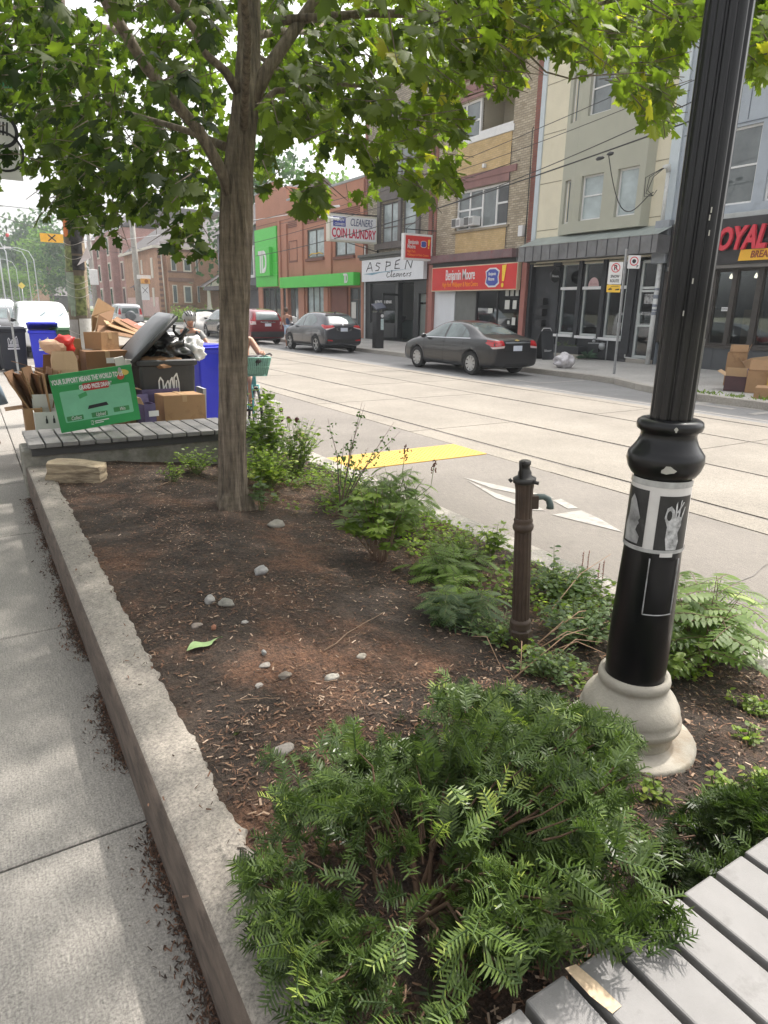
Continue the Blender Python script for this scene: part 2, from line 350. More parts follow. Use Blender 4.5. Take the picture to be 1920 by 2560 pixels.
# ------------------------------------------------------------------ planter
def soil_z(x, y):
    t = min(1, max(0, (x-1.05)/1.75)); t = t*(1.25-.25*t)
    return .375 - .225*t + .012*noise.noise(Vector((x*2.2, y*2.2, 0))) + .007*noise.noise(Vector((x*9, y*9, 3))) + .005*noise.noise(Vector((x*27, y*27, 8)))
pl = thing('planter', 'long raised concrete planter with a mulch bed between two benches', 'planter', (.3, 1, .13))
b = MB()   # street-side and pavement-side rims with a ragged inner edge where soil laps over
ysl = list(np.arange(.62, 6.42, .015))
def rim(b):
    vs = []; fs = []
    for i, y in enumerate(ysl):
        wv = .012*noise.noise(Vector((0, y*1.1, 2))); xi = .452 + .012*noise.noise(Vector((1, y*4, 0))) + .017*noise.noise(Vector((4, y*19, 0))) + .008*noise.noise(Vector((4, y*60, 0))); zt = .395 + .004*noise.noise(Vector((y*4, 0, 0))) - (.010 if min(abs(y-q) for q in (1.28, 3.30, 5.34)) < .008 else 0)
        pr = [(.286+wv*.3, -.05), (.286+wv*.3, .12), (.282+wv*.3, .33), (.286, .365), (.296, .385), (.312, zt), (.36, zt+.002), (.41, zt+.001), (xi-.008, zt-.001), (xi, zt-.008), (xi+.004, .33), (xi, .1)]
        vs += [(x, y, z) for x, z in pr]
    n = len(pr)
    for i in range(len(ysl)-1):
        for k in range(n-1): fs.append((i*n+k+1, i*n+k, (i+1)*n+k, (i+1)*n+k+1))
    b.add(vs, fs, 0, True)
    for i in range(len(ysl)-1):
        for k in range(4): b.mi[i*(n-1)+k] = 1
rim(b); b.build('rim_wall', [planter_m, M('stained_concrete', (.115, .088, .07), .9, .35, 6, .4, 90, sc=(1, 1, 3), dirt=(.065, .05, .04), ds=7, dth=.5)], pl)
b = MB(); b.box((.272, 6.39, -.05), (2.50, 6.78, .535)); b.box((.31, 6.78, -.05), (.5, 7.08, .45)); b.box((2.2, 6.78, -.05), (2.4, 7.08, .45))
b.build('bench_wall', wall_m, pl, bevel=.02, seg=3)
b = MB(); b.box((.285, -.25, -.05), (3.0, .61, .49)); b.build('bench_plinth', planter_m, pl, bevel=.015)
b = MB(); b.box((3.0, -2, -.1), (3.048, 6.8, .15)); b.build('kerb_edging', kerb_m, pl, bevel=.008)
# the soil
def grid_mesh(name, x0, x1, y0, y1, st, fn, mat):
    nx = int((x1-x0)/st)+1; ny = int((y1-y0)/st)+1
    X = np.linspace(x0, x1, nx); Y_ = np.linspace(y0, y1, ny); V = np.array([(x, y, fn(x, y)) for y in Y_ for x in X])
    I = np.arange(nx*ny).reshape(ny, nx); F = np.stack([I[:-1, :-1], I[:-1, 1:], I[1:, 1:], I[1:, :-1]], -1).reshape(-1, 4)
    return raw_mesh(name, V, F, mat, smooth=True)
def soil_mat():
    m, t, b = node_mat('mulch_soil'); v = coords(t)
    n = noise_n(t, v, 1.4, 6, .65); base = ramp(t, n, [(.36, (.040, .030, .023)), (.52, (.072, .050, .036)), (.66, (.19, .098, .058))])
    v2 = coords(t, (90, 45, 40), (0, 0, .7)); f1 = ramp(t, noise_n(t, v2, 1, 5, .75), [(.3, (.3, .3, .3)), (.60, (1.3, 1.3, 1.3)), (.72, (3.2, 2.9, 2.6))])
    v3 = coords(t, (30, 110, 40), (0, 0, -.4)); f2 = ramp(t, noise_n(t, v3, 1, 4, .7), [(.35, (.55, .55, .55)), (.65, (1.35, 1.35, 1.35))])
    c = mixc(t, 1, base, f1, 'MULTIPLY'); c = mixc(t, 1, c, f2, 'MULTIPLY'); L(t, c, b.inputs['Base Color']); b.inputs['Roughness'].default_value = .95
    p = bumpn(t, b, f1, .8, .008); bumpn(t, b, f2, .6, .006, p); return m
grid_mesh('soil', .44, 3.02, .55, 6.96, .02, soil_z, soil_mat())['kind'] = 'structure'
# wood chips: thousands of small slivers lying on the soil
def chips(n, region, seed, size=(.006, .022), zf=soil_z, dens=None):
    r = np.random.RandomState(seed); V = []; F = []; T = []
    k = 0
    while k < n:
        x = r.uniform(region[0], region[1]); y = r.uniform(region[2], region[3])
        if dens is not None and r.rand() > dens(x, y): k += .15; continue
        l = r.uniform(*size); w = l*r.uniform(.10, .35); h = r.uniform(.001, .004); a = r.uniform(0, PI); tl = r.normal(0, .25)
        z = zf(x, y) + .003; ca, sa = math.cos(a), math.sin(a); o = len(V); dz = l*math.sin(tl)
        for (u, v_, q) in ((-1, -1, -1), (1, -.7, 1), (.9, 1, 1), (-1, .8, -1)): V.append((x+ca*u*l-sa*v_*w, y+sa*u*l+ca*v_*w, z+h+abs(dz)*.5+q*dz*.5))
        F.append((o, o+1, o+2, o+3)); T.append(r.rand()**2 if dens is None else r.rand()); k += 1
    return np.array(V), np.array(F), np.array(T)
def chip_mat(name, st):
    m, t, b = node_mat(name); g_ = t.nodes.new('ShaderNodeAttribute'); g_.attribute_name = 'tone'; L(t, ramp(t, g_.outputs['Fac'], st), b.inputs['Base Color']); b.inputs['Roughness'].default_value = .9; return m
chip_m = chip_mat('chip_wood', [(0, (.032, .022, .017)), (.45, (.075, .045, .030)), (.68, (.15, .075, .044)), (.88, (.25, .15, .09)), (1, (.46, .35, .26))])
def dn(x, y):
    d = .25 + .75*max(0, noise.noise(Vector((x*1.5, y*1.5, 7)))+.1)*1.8
    if x > 1.9 or y < 2: d += .4
    if y > 5: d += .3
    return min(1, d)
V, F, T = chips(60000, (.47, 3.0, .62, 6.36), 3, (.003, .013), soil_z, dn)
tag(raw_mesh('wood_chips', V, F, chip_m, T), 'shredded brown wood chip mulch scattered over the planter bed', 'mulch', kind='stuff')
V = []; F = []; T = []; q_ = np.random.RandomState(77)
for i in range(150):
    x = q_.uniform(.5, 2.95); y = q_.uniform(.7, 6.3)
    if i % 3 and x < 1.5 and y > 1.8: continue
    s = q_.uniform(.008, .022); a = q_.uniform(0, 6.3); o = len(V); z = soil_z(x, y)+.006; ca, sa = math.cos(a), math.sin(a)
    for (u, v_, w_) in ((-1, 0, 0), (-.2, -.5, .35), (1, -.1, 0), (.1, .55, .4), (0, 0, .05)): V.append((x+s*(ca*u-sa*v_), y+s*(sa*u+ca*v_), z+s*w_))
    F += [(o, o+1, o+4), (o+1, o+2, o+4), (o+2, o+3, o+4), (o+3, o, o+4)]; T += [q_.uniform(.5, .97)]*4
tag(raw_mesh('dry_leaves', np.array(V), np.array(F), chip_m, np.array(T)), 'small curled dry leaves scattered over the mulch', 'leaves', kind='stuff')
# litter along the planter foot and on the rim
def litter(seed, n, xr, yr, z, sz):
    r = np.random.RandomState(seed); V = []; F = []; T = []
    for i in range(n):
        y = r.uniform(*yr); x = xr[1] - abs(r.exponential((xr[1]-xr[0])*.35)); cl = noise.noise(Vector((0, y*2.2, 5)))
        if r.rand() > .45 + cl*1.5: continue
        l = r.uniform(*sz); w = l*r.uniform(.2, .5); a = r.uniform(0, PI); ca, sa = math.cos(a), math.sin(a); o = len(V); t = r.uniform(0, .008)
        for (u, v_, q) in ((-1, -1, 0), (1, -.7, 1), (.9, 1, 1), (-1, .8, 0)): V.append((x+ca*u*l-sa*v_*w, y+sa*u*l+ca*v_*w, z+.002+t*q+r.uniform(0, .006)))
        F.append((o, o+1, o+2, o+3)); T.append(r.rand()*.75)
    return np.array(V), np.array(F), np.array(T)
V, F, T = litter(5, 16000, (.232, .288), (.3, 6.3), .13, (.002, .008))
V2, F2, T2 = litter(6, 420, (.31, .47), (.65, 6.3), .396, (.003, .009))
tag(raw_mesh('dead_leaf_litter', np.vstack([V, V2]), np.vstack([F, F2+len(V)]), chip_m, np.r_[T, T2]), 'dark dry leaf crumbs gathered along the foot of the planter wall', 'litter', kind='stuff')

# ------------------------------------------------------------------ benches
slat_m = M('bench_slat', (.185, .18, .175), .6, .12, 5, .14, 260, dirt=(.135, .13, .124), ds=14, dth=.55)
slat_edge = M('bench_slat_edge', (.17, .17, .17), .6, .15, 9)
def bench(name, label, x0, n, pitch, y0, y1, z, gap=.014, th=.04):
    t = thing(name, label, 'bench', (x0, (y0+y1)/2, z-.1), group='slatted benches at the ends of the planter')
    fr = MB(); fr.box((x0+.02, y0+.06, z-.115), (x0+n*pitch-.03, y0+.11, z-th-.002)); fr.box((x0+.02, y1-.13, z-.105), (x0+n*pitch-.03, y1-.08, z-th-.002))
    for k in range(int(n*pitch/1.2)+1): fr.box((x0+.1+k*1.15, y0+.111, z-.10), (x0+.16+k*1.15, y1-.131, z-th-.004))
    fr.build('frame', M('bench_frame', (.05, .05, .05), .6), t)
    for k in range(n):
        b = MB(); a = x0+k*pitch; dz = rnd.uniform(-.001, .001); dy = rnd.uniform(-.003, .003)
        b.box((a, y0+dy, z-th+dz), (a+pitch-gap, y1+dy, z+dz)); b.build('slat', [slat_m], t, bevel=.005, seg=2)
    return t
bench('bench', 'far slatted bench on a concrete wall behind the tree, carrying the green sign', .325, 16, .1345, 6.30, 7.06, .6)
bench('bench', 'near slatted bench in the lower right corner with a tape scrap on it', .345, 27, .1095, -.32, .595, .6, .016)
b = MB(); T_ = wgr(1476, 2470, .602)
b.add([(T_.x-.012, T_.y+.05, .6025), (T_.x+.012, T_.y+.045, .6022), (T_.x+.018, T_.y, .604), (T_.x+.022, T_.y-.05, .6022), (T_.x-.004, T_.y-.052, .605), (T_.x-.012, T_.y-.01, .603)], [(0, 5, 3, 2), (0, 2, 1), (5, 4, 3)])
tag(b.build('tape_scrap', M('masking_tape', (.55, .42, .28), .8, .2, 60)), 'torn strip of beige masking tape stuck on a near bench slat', 'tape')

# ------------------------------------------------------------------ stones, rock, fallen leaf, twigs
def stone(px, py, w, h, seed, col, label, kind='pebble', cat='stone', depth=None, rz=0):
    p = wgr(px, py, .37); sc = (p-Vector((0, 0, CAM_Z))).dot(FW)/FPX; a = w*sc/2; c = max(h*sc/2, a*.45)
    m = M('stone_%s' % seed, col, .85, .22, 30, .3, 120, dirt=[k*.6 for k in col], ds=18, dth=.58)
    b = MB().blob((p.x, p.y, soil_z(p.x, p.y)+c*.3), (a, a*.72, c*.72), seed, .32, 3, M3=Euler((0, 0, rz)).to_matrix())
    o = b.build(kind, m); return tag(o, label, cat, 'stones on the mulch')
for a in ((690, 1283, 50, 26, 1, (.26, .24, .21), 'flat grey stone near the foot of the tree trunk', .4), (652, 1425, 44, 36, 2, (.33, .32, .31), 'smooth pale grey egg shaped stone in the middle of the bed', .9),
          (524, 1505, 36, 34, 3, (.3, .29, .27), 'round grey stone, left one of a touching pair', 1.3), (567, 1515, 42, 34, 4, (.24, .23, .2), 'angular dark grey stone, right one of a touching pair', 2.2),
          (830, 1700, 38, 26, 5, (.34, .32, .28), 'smooth cream pebble between the leaf and the yew bush', 0), (903, 1627, 28, 20, 6, (.4, .36, .3), 'small pale pebble nearest the hand pump', .2),
          (712, 1694, 34, 22, 7, (.2, .17, .14), 'flat square brown stone left of the cream pebble', .1), (710, 1880, 56, 28, 8, (.3, .27, .24), 'long flat stone at the edge of the yew bush', .2),
          (660, 1640, 16, 22, 9, (.25, .25, .24), 'tiny grey stone standing on edge right of the fallen leaf', 1.5), (492, 1568, 30, 14, 10, (.24, .2, .17), 'half buried brown stone below the pair', .4),
          (535, 1575, 18, 22, 11, (.28, .13, .08), 'small rusty red stone below the pair', 1.1), (612, 1560, 18, 11, 12, (.42, .4, .37), 'little whitish stone right of the rusty one', 0),
          (663, 1667, 30, 13, 13, (.3, .27, .24), 'pale flat sliver of stone below the tiny upright one', .1), (648, 1717, 22, 13, 14, (.33, .3, .27), 'thin light stone chip beside the square brown stone', .6)):
    stone(*a[:5], a[5], a[6], rz=a[7])
# the layered rock against the bench wall
rock = M('layered_rock', (.40, .32, .22), .9, .35, 5, .9, 25, sc=(1, 1, 6), dirt=(.16, .12, .08), ds=4, dth=.5)
p = wgr(192, 1205, .37); b = MB(); bm = bmesh.new(); bmesh.ops.create_cube(bm, size=1); bmesh.ops.subdivide_edges(bm, edges=bm.edges, cuts=7, use_grid_fill=True)
vs = []
for v in bm.verts:
    q = v.co.copy(); s_ = max(abs(q.x), abs(q.y))*2; q.x *= 1-.25*(q.z+.5)*abs(q.y); q.y *= .85
    w = noise.noise(Vector((q.x*2.3, q.y*2.3, round(q.z*5)*1.7))); q.x += .035*w*(1 if q.x > 0 else -1); q.y += .06*noise.noise(Vector((q.x*3, 4, round(q.z*4)*2.1)))
    top = .5*(1-.55*max(0, q.x+.05)) if q.z > .3 else q.z; q.z = min(q.z, top) + .04*noise.noise(q*4)
    vs.append(Euler((0, R(2), R(-24))).to_matrix() @ Vector((q.x*.44, q.y*.26, q.z*.17)) + Vector((p.x+.02, p.y+.08, .435)))
b.add(vs, [tuple(v.index for v in f.verts) for f in bm.faces], 0, False); bm.free()
tag(b.build('rock', rock), 'tan layered flat rock lying against the bench wall', 'rock')
# fallen leaf
p = wgr(512, 1625, .38); b = MB(); n = 12; vs = []; fs = []
dx = (wgr(556, 1598, .38)-wgr(466, 1632, .38))
for i in range(n+1):
    t = i/n; c = wgr(466, 1632, .38) + dx*t + Vector((0, 0, .004+.012*math.sin(t*PI)+.006*math.sin(t*9))); w = .024*math.sin(min(1, t*1.08)*PI)**.8*(1.25 if t < .6 else .9); s_ = Vector((-dx.y, dx.x, 0)).normalized()
    vs += [c + s_*w*.9 + Vector((0, 0, .010*math.sin(t*7))), c, c - s_*w*1.15 + Vector((0, 0, .004))]
for i in range(n): fs += [(3*i, 3*i+1, 3*i+4, 3*i+3), (3*i+1, 3*i+2, 3*i+5, 3*i+4)]
b.add(vs, fs, 0, True); lm = M('fallen_leaf', (.26, .38, .16), .55, .12, 40); tag(b.build('fallen_leaf', lm), 'single pale green leaf lying curled on the bare mulch', 'leaf')
# twigs on the soil
b = MB(); tw = M('dry_twig', (.22, .15, .1), .9, .2, 20)
for (a_, c_, r_) in (((815, 1625), (960, 1495), .0028), ((350+250, 1757), (700, 1750), .0025), ((395, 1215), (455, 1175), .004), ((860, 1600), (905, 1560), .002), ((620, 1610), (670, 1625), .002)):
    p = wgr(*a_, .375); q = wgr(*c_, .375); pts = []
    for k in range(7):
        m_ = p+(q-p)*k/6; pts.append((m_.x + rnd.uniform(-.01, .01), m_.y+rnd.uniform(-.01, .01), soil_z(m_.x, m_.y)+.012))
    tb = MB().tube(pts, [r_*(1-.08*k) for k in range(7)], 6)
    tag(tb.build('twig', tw), 'thin dry twig lying on the mulch', 'twig', 'twigs on the mulch')
# ------------------------------------------------------------------ buildings across the street (facade plane x = 19.2, facing -x)
FX = 19.2
def facade(b, x, y0, y1, z0, z1, ops, depth=.2, mi=0):
    ys = sorted({y0, y1, *[o[0] for o in ops], *[o[1] for o in ops]}); zs = sorted({z0, z1, *[o[2] for o in ops], *[o[3] for o in ops]})
    for i in range(len(ys)-1):
        for j in range(len(zs)-1):
            cy, cz = (ys[i]+ys[i+1])/2, (zs[j]+zs[j+1])/2
            if any(o[0] < cy < o[1] and o[2] < cz < o[3] for o in ops): continue
            b.quad((x, ys[i], zs[j]), (x, ys[i], zs[j+1]), (x, ys[i+1], zs[j+1]), (x, ys[i+1], zs[j]), mi)
    for a, c, d, e in ops:
        b.quad((x, a, d), (x+depth, a, d), (x+depth, a, e), (x, a, e), mi); b.quad((x, c, d), (x, c, e), (x+depth, c, e), (x+depth, c, d), mi)
        b.quad((x, a, d), (x, c, d), (x+depth, c, d), (x+depth, a, d), mi); b.quad((x, a, e), (x+depth, a, e), (x+depth, c, e), (x, c, e), mi)
def shell(b, x, y0, y1, z0, z1, D=12, mi=0, roof=True):
    b.quad((x, y0, z0), (x+D, y0, z0), (x+D, y0, z1), (x, y0, z1), mi); b.quad((x, y1, z0), (x, y1, z1), (x+D, y1, z1), (x+D, y1, z0), mi)
    b.quad((x+D, y0, z0), (x+D, y1, z0), (x+D, y1, z1), (x+D, y0, z1), mi)
    if roof: b.quad((x, y0, z1-.3), (x+D, y0, z1-.3), (x+D, y1, z1-.3), (x, y1, z1-.3), mi)
gl_dark = glass_mat('window_glass_dark', (.035, .04, .042), .04, .9, .5, .6)
gl_pale = M('window_blind_glass', (.36, .42, .43), .08, .3, .7, sc=(1, 1.5, 2.5)); gl_pale.node_tree.nodes['Principled BSDF'].inputs['Specular IOR Level'].default_value = .8
gl_mid = glass_mat('window_glass_grey', (.13, .15, .155), .05, .9, .45, .7)
def clear_glass():
    m, t, b = node_mat('shop_glass'); g_ = t.nodes.new('ShaderNodeBsdfGlossy'); g_.inputs['Roughness'].default_value = .02; g_.inputs['Color'].default_value = (.85, .88, .9, 1)
    tr = t.nodes.new('ShaderNodeBsdfTransparent'); tr.inputs[0].default_value = (.75, .78, .78, 1); fr = t.nodes.new('ShaderNodeFresnel'); fr.inputs[0].default_value = 1.8
    mx = t.nodes.new('ShaderNodeMixShader'); L(t, fr.outputs[0], mx.inputs[0]); L(t, tr.outputs[0], mx.inputs[1]); L(t, g_.outputs[0], mx.inputs[2]); L(t, mx.outputs[0], t.nodes['Material Output'].inputs[0]); return m
shopgl = clear_glass()
def window(par, x, y0, y1, z0, z1, fm, gm, fw=.06, vs=(), hs=(), depth=.06, name='window', sill=None):
    b = MB(); x1 = x+depth
    b.box((x, y0, z0), (x1, y1, z0+fw)); b.box((x, y0, z1-fw), (x1, y1, z1)); b.box((x, y0, z0+fw), (x1, y0+fw, z1-fw)); b.box((x, y1-fw, z0+fw), (x1, y1, z1-fw))
    for v in vs: b.box((x+.004, v-fw/2, z0+fw), (x1-.004, v+fw/2, z1-fw))
    for h in hs:
        h, ya, yb = h if hasattr(h, '__len__') else (h, y0+fw, y1-fw)
        b.box((x+.008, ya, h-fw*.4), (x1-.008, yb, h+fw*.4))
    w = b.build(name, fm, par)
    p = MB().box((x+depth*.45, y0+fw*.5, z0+fw*.5), (x+depth*.6, y1-fw*.5, z1-fw*.5)); p.build('pane', gm, w)
    if sill: s = MB().box((x-.12, y0-.08, z0-.09), (x+depth-.01, y1+.08, z0-.004)); s.build('sill', sill, w, bevel=.008)
    return w
def part(name, mats, par, *boxes, bevel=0):
    if len(boxes) > 1 and name not in ('wall_groove', 'awning_seams', 'frieze_louvres', 'panel_moulding', 'open_door', 'window_surround'):
        return [part(name, mats, par, q, bevel=bevel) for q in boxes][-1]
    b = MB()
    for q in boxes: b.box(q[0], q[1])
    return b.build(name, mats, par, bevel=bevel)
YD = Vector((0, -1, 0)); ZD = Vector((0, 0, 1))   # lettering read from the street runs towards -y
XD = Vector((1, 0, 0))

# --- cafe building at the far right
t = thing('brunch_restaurant', 'blue grey panelled building with black fascia, red ROYAL letters and dark framed shop windows', 'building', (FX, 9, .14))
panel = M('blue_grey_panel', (.34, .38, .43), .5, .1, 1.2, dirt=(.29, .32, .36), ds=2)
b = MB(); ops = [(11.98, 12.95, 4.75, 6.75), (10.75, 11.65, 4.75, 6.75), (9.2, 10.3, 4.75, 6.75), (11.98, 12.95, 8.4, 10.2), (10.75, 11.65, 8.4, 10.2)]
facade(b, FX, 4, 14.46, 4.5, 11.8, ops); shell(b, FX, 4, 14.46, .14, 11.8); b.build('wall', panel, t)
b = MB()
for y in (13.2, 13.9, 12.45, 11.2, 10.5, 8.8, 7.4, 6): b.box((FX-.012, y-.012, 4.55), (FX+.004, y+.012, 11.7)) if y not in (12.45, 11.2) else b.box((FX-.012, y-.012, 6.9), (FX+.004, y+.012, 8.3))
b.box((FX-.014, 4.02, 6.82), (FX+.006, 14.4, 6.85)); b.box((FX-.05, 4, 11.6), (FX-.002, 14.46, 11.86)); b.build('panel_seams', M('panel_seam', (.14, .16, .19), .6), t)
for o in ops: window(t, FX+.08, *o, white_p, gl_mid, .06, (), ((o[2]+o[3])/2,), .07)
b = MB(); b.box((18.98, 4, 4.36), (FX-.003, 14.2, 4.5)); b.build('cornice', M('grey_cornice', (.4, .42, .42), .6), t, bevel=.01)
fas = M('black_fascia', (.022, .02, .022), .35, .4, 2); b = MB(); b.box((18.9, 4, 3.13), (FX-.004, 14.2, 4.355)); b.build('fascia', fas, t)
b = MB(); b.box((18.94, 4, 3.03), (FX-.005, 14.2, 3.126)); b.build('fascia_trim', M('bronze_trim', (.16, .15, .14), .5), t)
redl = M('red_letter_acrylic', (.62, .035, .06), .4, .03, 4)
ltr = M('letter_return', (.03, .02, .02), .5)
o = text_on('lettering', 'ROYAL', redl, t, (18.80, 12.02, 3.77), YD, ZD, .82, shear=.22, xs=.68, bold=.028, depth=.09, space=1.02)
b = MB(); b.prism([(11.86, 3.2), (9.1, 3.2), (9.1, 3.49), (11.82, 3.49)], lambda a, c, d: (18.895-d, a, c), .003, .06); b.build('banner', M('amber_board', (.82, .45, .03), .45, .05), t, bevel=.02)
text_on('banner_lettering', 'BREAKFAST', M('brown_letter', (.25, .05, .02), .5), t, (18.825, 10.98, 3.345), YD, ZD, .25, shear=.12, xs=.82, bold=.004, depth=.012)
bz = M('bronze_frame', (.05, .042, .036), .45, .2, 5)
ops = [(11.42, 12.02, .9, 2.98), (12.16, 12.66, .9, 2.98), (10.7, 11.26, .9, 2.98), (9.9, 10.55, .9, 2.98), (12.8, 13.5, .9, 2.98), (9.1, 9.75, .9, 2.98)]
b = MB(); facade(b, FX, 4, 14.46, .86, 3.028, ops, .14); b.build('shopfront_frame', bz, t)
for o in ops: window(t, FX+.05, *o, bz, shopgl, .035)
b = MB(); b.box((FX-.06, 4, .78), (FX+.01, 14.3, .855)); b.build('window_ledge', bz, t, bevel=.01)
tile = M('charcoal_tile', (.07, .075, .08), .4, .12, 2); b = MB()
for k in range(17): b.box((FX-.02, 4+k*.6+.004, .14), (FX+.08, 4.596+k*.6, .777))
b.build('stall_riser', tile, t)
def room(par, y0, y1, z0, z1, wall, floor, d=2.6, x=FX+.5, things=()):
    b = MB(); b.quad((x+d, y0, z0), (x+d, y1, z0), (x+d, y1, z1), (x+d, y0, z1), 0); b.quad((FX+.16, y0, z0), (x+d, y0, z0), (x+d, y0, z1), (FX+.16, y0, z1), 0)
    b.quad((FX+.16, y1, z0), (x+d, y1, z0), (x+d, y1, z1), (FX+.16, y1, z1), 0); b.quad((FX+.16, y0, z0), (x+d, y0, z0), (x+d, y1, z0), (FX+.16, y1, z0), 1); b.quad((FX+.16, y0, z1), (x+d, y0, z1), (x+d, y1, z1), (FX+.16, y1, z1), 0)
    return b.build('interior', [wall, floor], par)
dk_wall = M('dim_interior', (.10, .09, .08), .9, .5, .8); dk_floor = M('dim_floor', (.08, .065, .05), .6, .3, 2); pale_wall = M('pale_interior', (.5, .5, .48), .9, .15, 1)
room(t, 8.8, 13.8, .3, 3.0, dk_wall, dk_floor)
b = MB(); cur = []
for k in range(4):
    y = 9.4+k*1.0
    b.box((FX+.5, y, .9), (FX+.55, y+.55, 1.9)); b.bx((FX+.9, y+.2, .75), (.5, .7, .05)); b.bx((FX+.9, y+.2, .5), (.06, .06, .5))
b.build('tables', M('cafe_table', (.2, .15, .1), .5), t)
for y in (12.35, 11.6): lb = MB().lathe([(.01, .12), (.035, .06), (.05, 0), (.03, -.02)], (FX+.22, y, 2.78), 12); lb.build('pendant_lamp', M('lamp_glass', (.9, .85, .75), .3, 0, 1, emit=((1, .9, .7), 1.2)), t)
b = MB().box((FX+.035, 12.18, 1.85), (FX+.046, 12.38, 1.96)); b.build('door_sticker', white_p, t)
text_on('sticker_print', 'OPEN', ltr, t, (FX+.03, 12.28, 1.905), YD, ZD, .07, depth=.003)

# --- cream stucco building with olive bay
t = thing('stucco_building', 'cream stucco building with an olive bay over a black cafe front and metal awning', 'building', (FX, 17.5, .14))
cream = M('cream_stucco', (.68, .63, .49), .85, .06, 1.2, .12, 130, dirt=(.64, .58, .43), ds=1.5, dth=.6)
olive = M('olive_stucco', (.40, .40, .33), .85, .05, 1.5, .12, 130); slate = M('blue_grey_strip', (.52, .58, .62), .6, .04)
b = MB(); facade(b, FX, 14.8, 20.42, 3.4, 12.4, []); shell(b, FX, 14.48, 20.64, 3.2, 12.4); b.build('wall', cream, t)
part('corner_strip', slate, t, ((FX-.05, 20.425, 4.2), (FX+.1, 20.64, 12.4)), ((FX-.05, 14.47, 4.2), (FX+.1, 14.8, 12.4)))
part('wall_groove', M('groove', (.3, .27, .2), .9), t, *[((FX-.007, a, z-.014), (FX+.01, c, z+.014)) for z in (4.68, 6.3, 7.95, 9.55, 11.1) for a, c in ((14.85, 15.32), (19.32, 20.4))], ((FX-.007, 19.6, 4.75), (FX+.01, 19.615, 4.76)))
# bay: plan (x, y), far cant narrow window, flat face with two
bx_ = 18.88; plan = [(FX, 15.32), (bx_, 15.42), (bx_, 18.36), (FX, 19.28)]
b = MB(); face_ops = [(17.08, 18.05, 4.8, 6.22), (15.66, 16.5, 4.78, 6.22), (17.08, 18.05, 8.05, 9.5), (15.66, 16.5, 8.05, 9.5)]
facade(b, bx_, 15.42, 18.36, 4.42, 11.2, face_ops, .2)
b.quad((FX, 15.32, 4.42), (bx_, 15.42, 4.42), (bx_, 15.42, 11.2), (FX, 15.32, 11.2)); b.add([(FX, 15.32, 11.2), (bx_, 15.42, 11.2), (bx_, 18.36, 11.2), (FX, 19.28, 11.2)], [(0, 1, 2, 3)]); b.add([(FX, 15.32, 4.42), (bx_, 15.42, 4.42), (bx_, 18.36, 4.42), (FX, 19.28, 4.42)], [(0, 1, 2, 3)])
cl = math.hypot(FX-bx_, .92); cd = Vector((FX-bx_, .92, 0))/cl; cn = Vector((-cd.y, cd.x, 0))
def cpt(u, z, d=0): return Vector((bx_, 18.36, z)) + cd*u - cn*d*-1 if False else Vector((bx_, 18.36, z)) + cd*u + Vector((cd.y, -cd.x, 0))*d
zs = [4.42, 4.8, 6.22, 8.05, 9.5, 11.2]
for i in range(5):
    for u0, u1 in ((0, .28), (.28, .72), (.72, cl)):
        if u0 == .28 and i in (1, 3): continue
        b.add([cpt(u0, zs[i]), cpt(u1, zs[i]), cpt(u1, zs[i+1]), cpt(u0, zs[i+1])], [(0, 1, 2, 3)])
for z0, z1 in ((4.8, 6.22), (8.05, 9.5)):
    for u in (.28, .72): b.add([cpt(u, z0), cpt(u, z0, .16), cpt(u, z1, .16), cpt(u, z1)], [(0, 1, 2, 3)])
b.build('bay', olive, t)
for o in face_ops: window(t, bx_+.12, *o, white_p, gl_pale if o[2] < 6 else gl_mid, .055, (), ((o[2]*.45+o[3]*.55),) if o[1] > 17 else (), .07)
for z0, z1 in ((4.8, 6.22), (8.05, 9.5)):
    b = MB()
    for u0, u1, a, c in ((.28, .33, z0, z1), (.67, .72, z0, z1), (.33, .67, z0, z0+.05), (.33, .67, z1-.05, z1)):
        b.add([cpt(u0, a, .09), cpt(u1, a, .09), cpt(u1, c, .09), cpt(u0, c, .09), cpt(u0, a, .14), cpt(u1, a, .14), cpt(u1, c, .14), cpt(u0, c, .14)], [(0,1,2,3),(4,5,6,7),(0,1,5,4),(1,2,6,5),(2,3,7,6),(3,0,4,7)])
    w = b.build('window', white_p, t); MB().add([cpt(.3, z0, .12), cpt(.7, z0, .12), cpt(.7, z1, .12), cpt(.3, z1, .12)], [(0, 1, 2, 3)]).build('pane', gl_mid, w)
# awning: seamed dark metal fascia and sloping top following the bay
ax, y0, y1 = 18.3, 14.2, 20.35; aw = M('zinc_awning', (.17, .17, .175), .45, .25, 2, dirt=(.16, .155, .15), ds=3, metal=.3); awt = M('zinc_top', (.36, .40, .38), .5, .15, 2, metal=.2)
b = MB(); b.box((ax, y0, 3.53), (ax+.05, y1, 4.05), 0); b.box((ax+.051, y1-.05, 3.53), (FX-.005, y1, 4.05), 0); b.box((ax+.051, y0, 3.53), (FX-.005, y0+.05, 4.05), 0)
b.quad((ax+.06, y0+.05, 3.56), (FX, y0+.05, 3.56), (FX, y1-.05, 3.56), (ax+.06, y1-.05, 3.56), 0); b.build('awning_fascia', aw, t)
b = MB(); b.add([(ax-.02, y0-.02, 4.055), (ax-.02, y1+.02, 4.055), (FX+.0, y1+.02, 4.42), (FX, y0-.02, 4.42)], [(0, 1, 2, 3)])
for k in range(15): y = y0+.2+k*.43; b.add([(ax-.02, y-.015, 4.08), (ax-.02, y+.015, 4.08), (FX, y+.015, 4.45), (FX, y-.015, 4.45), (ax-.02, y-.015, 4.05), (ax-.02, y+.015, 4.05)], [(0, 1, 2, 3), (0, 1, 5, 4)])
b.build('awning_top', awt, t)
